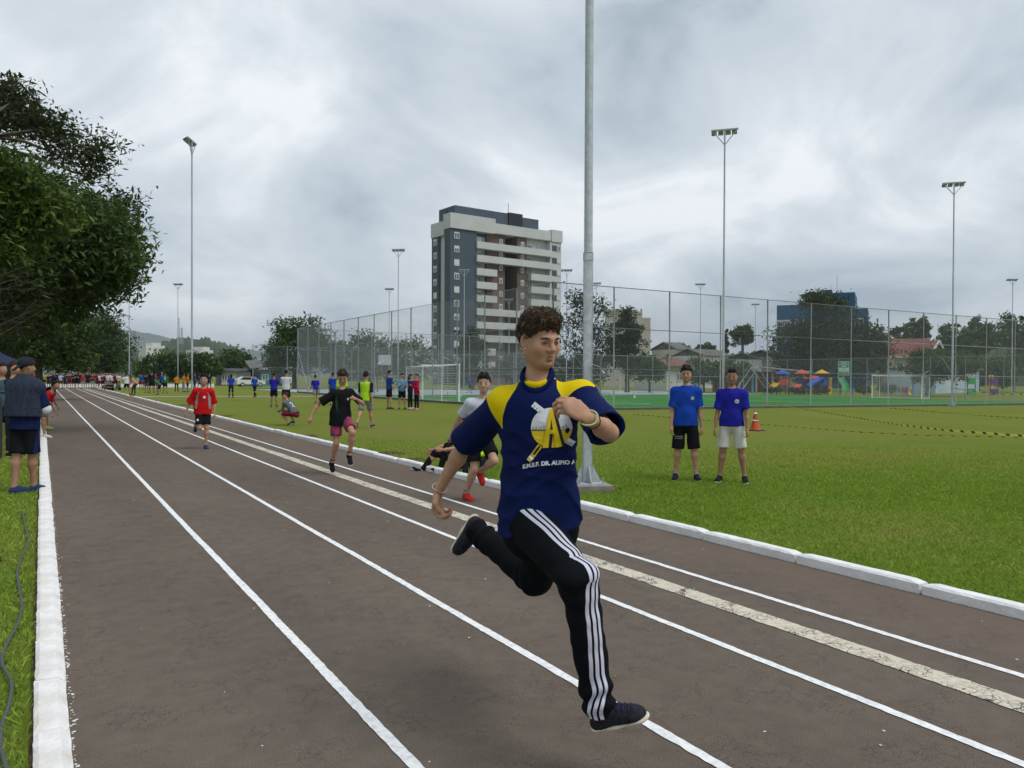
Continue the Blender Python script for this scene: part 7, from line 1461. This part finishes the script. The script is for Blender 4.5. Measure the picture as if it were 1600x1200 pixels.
    a, e = gxy(1150, D+8), gxy(1262, D+14); fc = Facade(a, e); O = np.array([a[0], a[1], 0.0]); root = empty('open_shelter', O, 0, 'open brick shelter with a thin sloping sheet roof behind the playground', 'shelter'); q = MB(); fc.box(q, 0.5, fc.L-0.5, -0.6, 2.3, -5, -4.6, O); q.build('back_wall', mat('shelter_brick', (0.13, 0.055, 0.04), 0.9, 0.3, 1.0), root)
    A = lambda s, d, zz: fc.a+fc.e*s+fc.n*d+np.array([0, 0, zz])-O; p = [A(0, 0.8, 3.0), A(fc.L, 0.8, 2.2), A(fc.L, -5.5, 2.6), A(0, -5.5, 3.3)]; m = MB(); m.add(p+[x+np.array([0, 0, 0.14]) for x in p], [(0, 1, 2, 3), (4, 7, 6, 5), (0, 4, 5, 1), (1, 5, 6, 2), (2, 6, 7, 3), (3, 7, 4, 0)]); m.build('roof', mat('sheet_metal', (0.36, 0.36, 0.35), 0.6, 0.15, 0.8), root)
    for i in range(5): q = MB(); fc.box(q, 0.6+i*(fc.L-1.4)/4, 0.8+i*(fc.L-1.4)/4, -0.6, 2.2+0.5*(1-i/4), -0.2, 0.0, O); q.build('pillar', mat('pillar_buff', (0.40, 0.27, 0.17), 0.85), root)
    # information sign
    b = gxy(1318, 86); root = empty('information_sign', b, -YAW+0.1, 'green information sign with white lettering panels beside the slide', 'sign'); zb, zt = P(1318, 586.5, 86)[2]-b[2], P(1318, 564.5, 86)[2]-b[2]; W = 18.5*86/FPX
    MB().tube([(0, 0.06, 0), (0, 0.06, zb+0.1)], 0.05, 6).build('post', M_galv, root, True); MB().box((0, 0, (zb+zt)/2), (W, 0.08, zt-zb)).build('board', mat('sign_pale_green', (0.25, 0.55, 0.36), 0.6), root); h = (zt-zb)
    for f0, f1, c in ((0.80, 0.94, 'sign_green'), (0.56, 0.74, 'sign_green'), (0.36, 0.50, 'sign_white'), (0.06, 0.22, 'sign_navy')):
        o = MB().box((0, -0.045, zb+h*(f0+f1)/2), (W*0.82, 0.02, h*(f1-f0))).build('panel', mat(c, {'sign_green': (0.03, 0.22, 0.10), 'sign_white': (0.6, 0.65, 0.6), 'sign_navy': (0.02, 0.03, 0.15)}[c], 0.6), root)
        MB().box((0, -0.058, zb+h*(f0+f1)/2), (W*0.45, 0.006, h*(f1-f0)*0.35)).build('lettering', mat('sign_ink_w' if c != 'sign_white' else 'sign_ink_g', (0.6, 0.65, 0.62) if c != 'sign_white' else (0.1, 0.3, 0.2), 0.6), o)
    # play items at the right edge
    for px, c, w, h, lab in ((1518, 'green', 0.9, 2.1, 'dark green play panel right of the far right light pole'), (1553, 'purple', 0.9, 2.0, 'purple play house at the right edge')):
        C['purple'] = mat('play_purple', (0.13, 0.03, 0.22), 0.6); b = gxy(px, 88); root = empty('play_house', b, -YAW, lab, 'playground', 'play panels')
        for x in (-w/2, w/2): MB().tube([(x, 0, 0), (x, 0, h)], 0.06, 6).build('post', C['brown'], root, True)
        MB().box((0, -0.08, h*0.80), (w, 0.06, h*0.35)).build('upper_panel', C[c], root); MB().box((0, -0.08, h*0.22), (w, 0.06, h*0.34)).build('lower_panel', C[c] if c != 'purple' else C['purple'], root)
    for px in (1551-0, 1555): pass
    for px, lab in ((1550.5, 'left yellow climbing post at the right edge of the court'), (1546.0, 'right of two yellow climbing posts beside the far light pole')):
        b = gxy(px-0, 92); tag(MB().tube([(0, 0, 0), (0, 0, 2.3)], 0.12, 8).tube([(0, 0, 2.3), (0, 0, 2.42)], [0.15, 0.04], 8).build('climbing_post', C['yellow'], None, True, loc=b), lab, 'post', 'coloured play posts')
playground()
# shrubs round the playground
def shrubs():
    for i, (x0, x1, y0, d, kind, lab) in enumerate(((1190, 1222, 600, 90, 'olive', 'low reddish shrub bed left of the play towers'), (1225, 1262, 602, 90, 'olive', 'low shrub bed in front of the red roofed tower'), (1262, 1300, 603, 90, 'olive', 'low shrub bed under the blue tube slide'), (1335, 1364, 599, 88, 'mid', 'rounded shrub left of the right goal'), (1366, 1410, 596, 92, 'mid', 'yellow-green shrub seen through the right goal'), (205, 232, 592, 108, 'mid', 'shrub behind the pink-topped person'))):
        px_tree('shrub', lab, (x0+x1)/2, d, [(x0, x1, y0+5, 613)], kind, 80+i, 30, 24, 0.15, 0.06, group='shrubs', cat='shrub', nlimb=4)
shrubs()
# ------------------------------------------------------------------ near things
def car():
    b = gxy(391, 113); root = empty('parked_car', b, 0, 'white hatchback parked beyond the low white wall at the street', 'car'); rz = math.atan2(0, 1); M = mat('car_white', (0.70, 0.71, 0.72), 0.3, spec=0.5); Mg = mat('car_glass', (0.02, 0.025, 0.03), 0.1, spec=0.6); Mt = mat('tyre', (0.015, 0.015, 0.015), 0.9)
    pr = [(-2.0, 0.35), (2.0, 0.35), (2.02, 0.75), (1.85, 0.88), (1.1, 0.95), (0.45, 1.42), (-1.2, 1.45), (-1.85, 1.05), (-2.05, 0.8)]
    m = MB(); m.prism([(x, -0.82, z) for x, z in pr], (0, 1.64, 0)); m.build('body', M, root)
    g = MB(); g.prism([(0.95, -0.83, 0.97), (0.42, -0.83, 1.36), (-1.15, -0.83, 1.38), (-1.6, -0.83, 1.02)], (0, 1.66, 0)); g.build('side_window', Mg, root); MB().box((0.0, -0.835, 1.17), (0.08, 0.02, 0.42)).build('door_pillar', M, root)
    for x in (-1.25, 1.25):
        for y in (-0.80, 0.80): w = MB().tube([(x, y-0.1, 0.31), (x, y+0.1, 0.31)], 0.31, 16).build('wheel', Mt, root, True); MB().tube([(x, y-0.11, 0.31), (x, y+0.11, 0.31)], 0.18, 12).build('rim', M_galv, w, True)
    for y in (-0.6, 0.6): MB().box((2.0, y, 0.72), (0.08, 0.3, 0.13)).build('headlight', M_frame, root); MB().box((-2.0, y, 0.85), (0.08, 0.2, 0.16)).build('tail_light', mat('tail_red', (0.3, 0.01, 0.01), 0.4), root)
car()
def cone():
    p = G(1180, 673); root = empty('traffic_cone', p, 0.3, 'orange traffic cone with white bands standing behind the boy in indigo', 'cone'); Mo = mat('cone_orange', (0.56, 0.10, 0.035), 0.6, 0.1, 10); Mw = mat('cone_white', (0.66, 0.66, 0.65), 0.5); rr = lambda z: 0.165-0.135*z/0.66
    MB().box((0, 0, 0.015), (0.42, 0.42, 0.03)).build('base', mat('cone_base', (0.05, 0.05, 0.05), 0.8), root)
    MB().tube([(0, 0, 0.03), (0, 0, 0.66), (0, 0, 0.67)], [rr(0.03), rr(0.66), 0.015], 24).build('body', Mo, root, True)
    for z0, z1 in ((0.30, 0.38), (0.50, 0.59)): MB().tube([(0, 0, z0), (0, 0, z1)], [rr(z0)+0.003, rr(z1)+0.003], 24, False).build('reflective_band', Mw, root, True)
cone()
def tape_material():
    m = bpy.data.materials.new('caution_tape'); m.use_nodes = True; N = m.node_tree.nodes; L = m.node_tree.links; b = N['Principled BSDF']; b.inputs['Roughness'].default_value = 0.4
    a = N.new('ShaderNodeAttribute'); a.attribute_name = 'along'; md = N.new('ShaderNodeMath'); md.operation = 'FRACT'; L.new(a.outputs['Fac'], md.inputs[0]); g = N.new('ShaderNodeMath'); g.operation = 'GREATER_THAN'; g.inputs[1].default_value = 0.68; L.new(md.outputs[0], g.inputs[0])
    mx = N.new('ShaderNodeMix'); mx.data_type = 'RGBA'; L.new(g.outputs[0], mx.inputs[0]); mx.inputs[6].default_value = (0.80, 0.72, 0.12, 1); mx.inputs[7].default_value = (0.02, 0.02, 0.015, 1); L.new(mx.outputs[2], b.inputs['Base Color']); return m
M_tape = tape_material()
def tape(label, pts, w=0.07, seed=1, period=0.30):
    rs = np.random.RandomState(seed); Q = [np.asarray(p, float) for p in pts]; q = []
    for i in range(len(Q)-1):
        n = max(2, int(np.linalg.norm(Q[i+1]-Q[i])/0.10)); q += [Q[i]+(Q[i+1]-Q[i])*t for t in np.linspace(0, 1, n, False)]
    q.append(Q[-1]); V = []; al = []; s = 0.0; ph = 0.3
    for i, p in enumerate(q):
        d = nz(q[min(i+1, len(q)-1)]-q[max(i-1, 0)]); s += np.linalg.norm(p-q[max(i-1, 0)]); ph += rs.normal()*0.10; x, y, _ = basis(d); sd = x*math.cos(ph)*0.6+y*(0.7+0.3*math.sin(ph)); t = np.cross(d, sd)*0.0015
        V += [p-sd*w/2, p+sd*w/2, p+sd*w/2+t, p-sd*w/2+t]; al += [s/period, s/period+0.12, s/period+0.12, s/period]
    F = [f for i in range(len(q)-1) for f in ((i*4, i*4+1, i*4+5, i*4+4), (i*4+2, i*4+3, i*4+7, i*4+6))]
    tag(link('caution_tape', mesh_np('caution_tape', V, F, False, {'along': al}), M_tape), label, 'tape', 'caution tapes')
up = lambda px, py, z: G(px, py)+np.array([0, 0, z])
tape('yellow and black tape sagging from the cone to the right picture edge', [up(1187, 642, 0.42), up(1255, 652, 0.35), up(1330, 661, 0.22), up(1410, 672, 0.15), up(1480, 679, 0.12), up(1600, 687, 0.10), up(1680, 692, 0.1)], 0.055, 1)
tape('thin yellow and black tape across the lawn behind the two boys', [up(985, 650, 0.08), up(1080, 657, 0.05), up(1180, 664, 0.04), up(1340, 677, 0.04), up(1440, 683, 0.05), up(1600, 687, 0.06)], 0.035, 2)
tape('farther yellow and black tape at the foot of the fence on the right', [up(1388, 641, 0.12), up(1460, 645, 0.06), up(1530, 651, 0.05), up(1620, 656, 0.05)], 0.05, 3)
tape('yellow and black tape strung beyond the turf behind the right pole', [gxy(1485, 80)+np.array([0, 0, 1.0]), gxy(1520, 78)+np.array([0, 0, 0.7]), gxy(1560, 76)+np.array([0, 0, 0.4]), gxy(1620, 76)+np.array([0, 0, 0.5])], 0.12, 4, 0.9)
tape('yellow and black tape strung behind the hard court right of the near pole', [gxy(930, 88)+np.array([0, 0, 1.6]), gxy(990, 88)+np.array([0, 0, 1.45]), gxy(1050, 88)+np.array([0, 0, 1.3])], 0.12, 5, 0.9)
def tent():
    c = np.array([-2.15, 45.5, 0.0]); root = empty('canopy_tent', c, R(8), 'dark blue pop-up canopy tent at the left edge under the trees', 'tent'); M = mat('tent_navy', (0.012, 0.018, 0.060), 0.8, 0.1, 3); w = 1.5; z0, z1, ze = 1.98, 1.72, 2.85
    m = MB()
    cs = [(-w, -w), (w, -w), (w, w), (-w, w)]
    for i in range(4):
        a, b = cs[i], cs[(i+1) % 4]; mid = ((a[0]+b[0])/2*0.97, (a[1]+b[1])/2*0.97)
        m.add([(*a, z0), (*mid, z0+0.02), (*b, z0), (b[0]*0.45, b[1]*0.45, z0+0.40), (a[0]*0.45, a[1]*0.45, z0+0.40), (0, 0, ze)], [(0, 1, 4), (1, 3, 4), (1, 2, 3), (4, 3, 5)]); m.add([(*a, z0), (*b, z0), (*b, z1), (*a, z1)], [(0, 1, 2, 3)])
    m.build('canopy', M, root)
    for x, y in cs: MB().tube([(x*0.98, y*0.98, 0), (x*0.98, y*0.98, z0)], 0.02, 6).build('leg', M_white, root)
    MB().ellipsoid((1.52, -0.95, 1.90), (0.015, 0.06, 0.06)).build('canopy_spot', mat('black_spot', (0.01, 0.01, 0.01), 0.8), root)
tent()
def loudspeaker():
    b = np.array([-0.46, 7.4, -0.08]); root = empty('loudspeaker', b, R(-15), 'black plastic loudspeaker on a thin stand at the left picture edge', 'loudspeaker'); M = mat('speaker_black', (0.016, 0.017, 0.018), 0.5, 0.2, 20, 0.3, 120)
    S = SDF(); S.bx((0, 0, 1.16), (0.17, 0.16, 0.29), None, 0.07, 0.02); S.bx((0.03, -0.10, 1.16), (0.12, 0.09, 0.25), None, 0.05, 0.04); S.el((0.17, 0, 1.42), (0.035, 0.09, 0.025), None, 0.01, 's'); link('cabinet', smesh(S, 0.014, 'cabinet', 1), M, root)
    MB().tube([(0.175, -0.1, 1.43), (0.19, -0.03, 1.44), (0.19, 0.05, 1.44), (0.175, 0.1, 1.43)], 0.012, 6).build('handle', M, root, True); MB().box((0, 0.155, 1.16), (0.28, 0.02, 0.5)).build('grille', mat('speaker_grille', (0.03, 0.03, 0.032), 0.6), root)
    MB().tube([(0, 0, 0.35), (0, 0, 0.88)], 0.018, 8).build('stand_pole', M, root, True)
    for i in range(3): a = 2.09*i+0.35; MB().tube([(0, 0, 0.62), (0.20*math.cos(a), 0.20*math.sin(a), 0.02)], 0.011, 6).build('stand_leg', M, root, True)
loudspeaker()
def cable():
    pts = [(5, 1195), (2, 1150), (14, 1110), (18, 1075), (3, 1045), (8, 1020), (26, 985), (34, 955), (30, 925), (27, 898), (36, 870), (44, 848), (40, 830), (34, 800)]
    q = [G(x, y)+np.array([0, 0, 0.028]) for x, y in pts]; q = [G(28, 1260)+np.array([0, 0, 0.028])]+q; out = []
    for i in range(len(q)-1):
        p0, p1, p2, p3 = q[max(i-1, 0)], q[i], q[i+1], q[min(i+2, len(q)-1)]
        for t in np.linspace(0, 1, 6, False): out.append(0.5*((2*p1)+(-p0+p2)*t+(2*p0-5*p1+4*p2-p3)*t*t+(-p0+3*p1-3*p2+p3)*t**3))
    tag(MB().tube(out, 0.0085, 8).build('cable', mat('cable_grey', (0.075, 0.085, 0.085), 0.6), None, True), 'dark grey cable snaking through the grass left of the white kerb', 'cable')
cable()
# ------------------------------------------------------------------ grass blades near the camera
def grass(name, label, n, xr, yr, h, w, seed, dens=None):
    rs = np.random.RandomState(seed); x = rs.uniform(*xr, n); y = yr[0]+(yr[1]-yr[0])*rs.uniform(0, 1, n)**1.35
    v = np.stack([x, y, np.zeros(n)], 1)-CP; d = v@CF; px = 800+FPX*(v@CR)/d; k = (d > 1.0) & (px > -260) & (px < 1860) & (600-FPX*(v@CU)/d < 1420); x, y, d = x[k], y[k], d[k]; n = len(x)
    k = rs.uniform(0, 1, n) < np.clip((18.5-d)/9, 0, 1); x, y, d = x[k], y[k], d[k]; n = len(x)
    sc = 0.75+0.05*np.clip(d, 2, 12); hh = h*rs.uniform(0.5, 1.3, n); a = rs.uniform(0, 6.283, n); ww = w*sc*rs.uniform(0.7, 1.3, n); ln = rs.uniform(0.2, 1.3, n)*hh; b = rs.uniform(0, 6.283, n); z0 = gz(x)
    c = np.stack([x, y, z0], 1); s = np.stack([np.cos(a), np.sin(a), 0*a], 1)*ww[:, None]*0.5; l = np.stack([np.cos(b)*ln, np.sin(b)*ln, hh], 1)
    V = np.stack([c-s, c+s, c+l*0.55+s*0.8+np.array([0, 0, 0.004]), c+l*np.array([1, 1, 0.85])], 1).reshape(-1, 3)
    F = np.arange(n*4).reshape(-1, 4); me = mesh_np(name, V, F, False, {'rnd': np.repeat(rs.uniform(0, 1, n), 4)}); tag(link(name, me, M_blade), label, 'grass', kind='stuff')
def blade_material():
    m = M_ground.copy(); m.name = 'grass_blade'; N = m.node_tree.nodes; L = m.node_tree.links; b = N['Principled BSDF']
    for l in list(b.inputs['Normal'].links): L.remove(l)
    src = b.inputs['Base Color'].links[0].from_socket; a = N.new('ShaderNodeAttribute'); a.attribute_name = 'rnd'; mr = N.new('ShaderNodeMapRange'); mr.inputs[3].default_value = 1.05; mr.inputs[4].default_value = 2.3; L.new(a.outputs['Fac'], mr.inputs[0])
    v = N.new('ShaderNodeVectorMath'); v.operation = 'SCALE'; L.new(src, v.inputs[0]); L.new(mr.outputs[0], v.inputs['Scale']); L.new(v.outputs[0], b.inputs['Base Color'])
    t = N.new('ShaderNodeBsdfTranslucent'); L.new(v.outputs[0], t.inputs[0]); mx = N.new('ShaderNodeMixShader'); mx.inputs[0].default_value = 0.3; L.new(b.outputs[0], mx.inputs[1]); L.new(t.outputs[0], mx.inputs[2]); L.new(mx.outputs[0], N['Material Output'].inputs[0]); return m
M_blade = blade_material()
grass('lawn_grass', 'short mown grass of the lawn right of the track', 400000, (KX+0.17, 17.5), (0.4, 18), 0.034, 0.0065, 1)
grass('verge_grass', 'green grass of the verge left of the white kerb', 90000, (-3.2, -0.04), (2.2, 22), 0.045, 0.0075, 2)
# ------------------------------------------------------------------ humid air between here and the hills
def haze():
    m = bpy.data.materials.new('humid_air'); m.use_nodes = True; N = m.node_tree.nodes; L = m.node_tree.links; N.remove(N['Principled BSDF'])
    v = N.new('ShaderNodeVolumePrincipled'); v.inputs['Color'].default_value = (0.80, 0.88, 0.96, 1); v.inputs['Density'].default_value = 0.00017; v.inputs['Anisotropy'].default_value = 0.2; L.new(v.outputs[0], N['Material Output'].inputs['Volume'])
    o = MB().box((0, 0, 149.0), (10200, 10200, 320)).build('haze', m); tag(o, kind='stuff'); o['label'] = 'thin pale humid air'
haze()
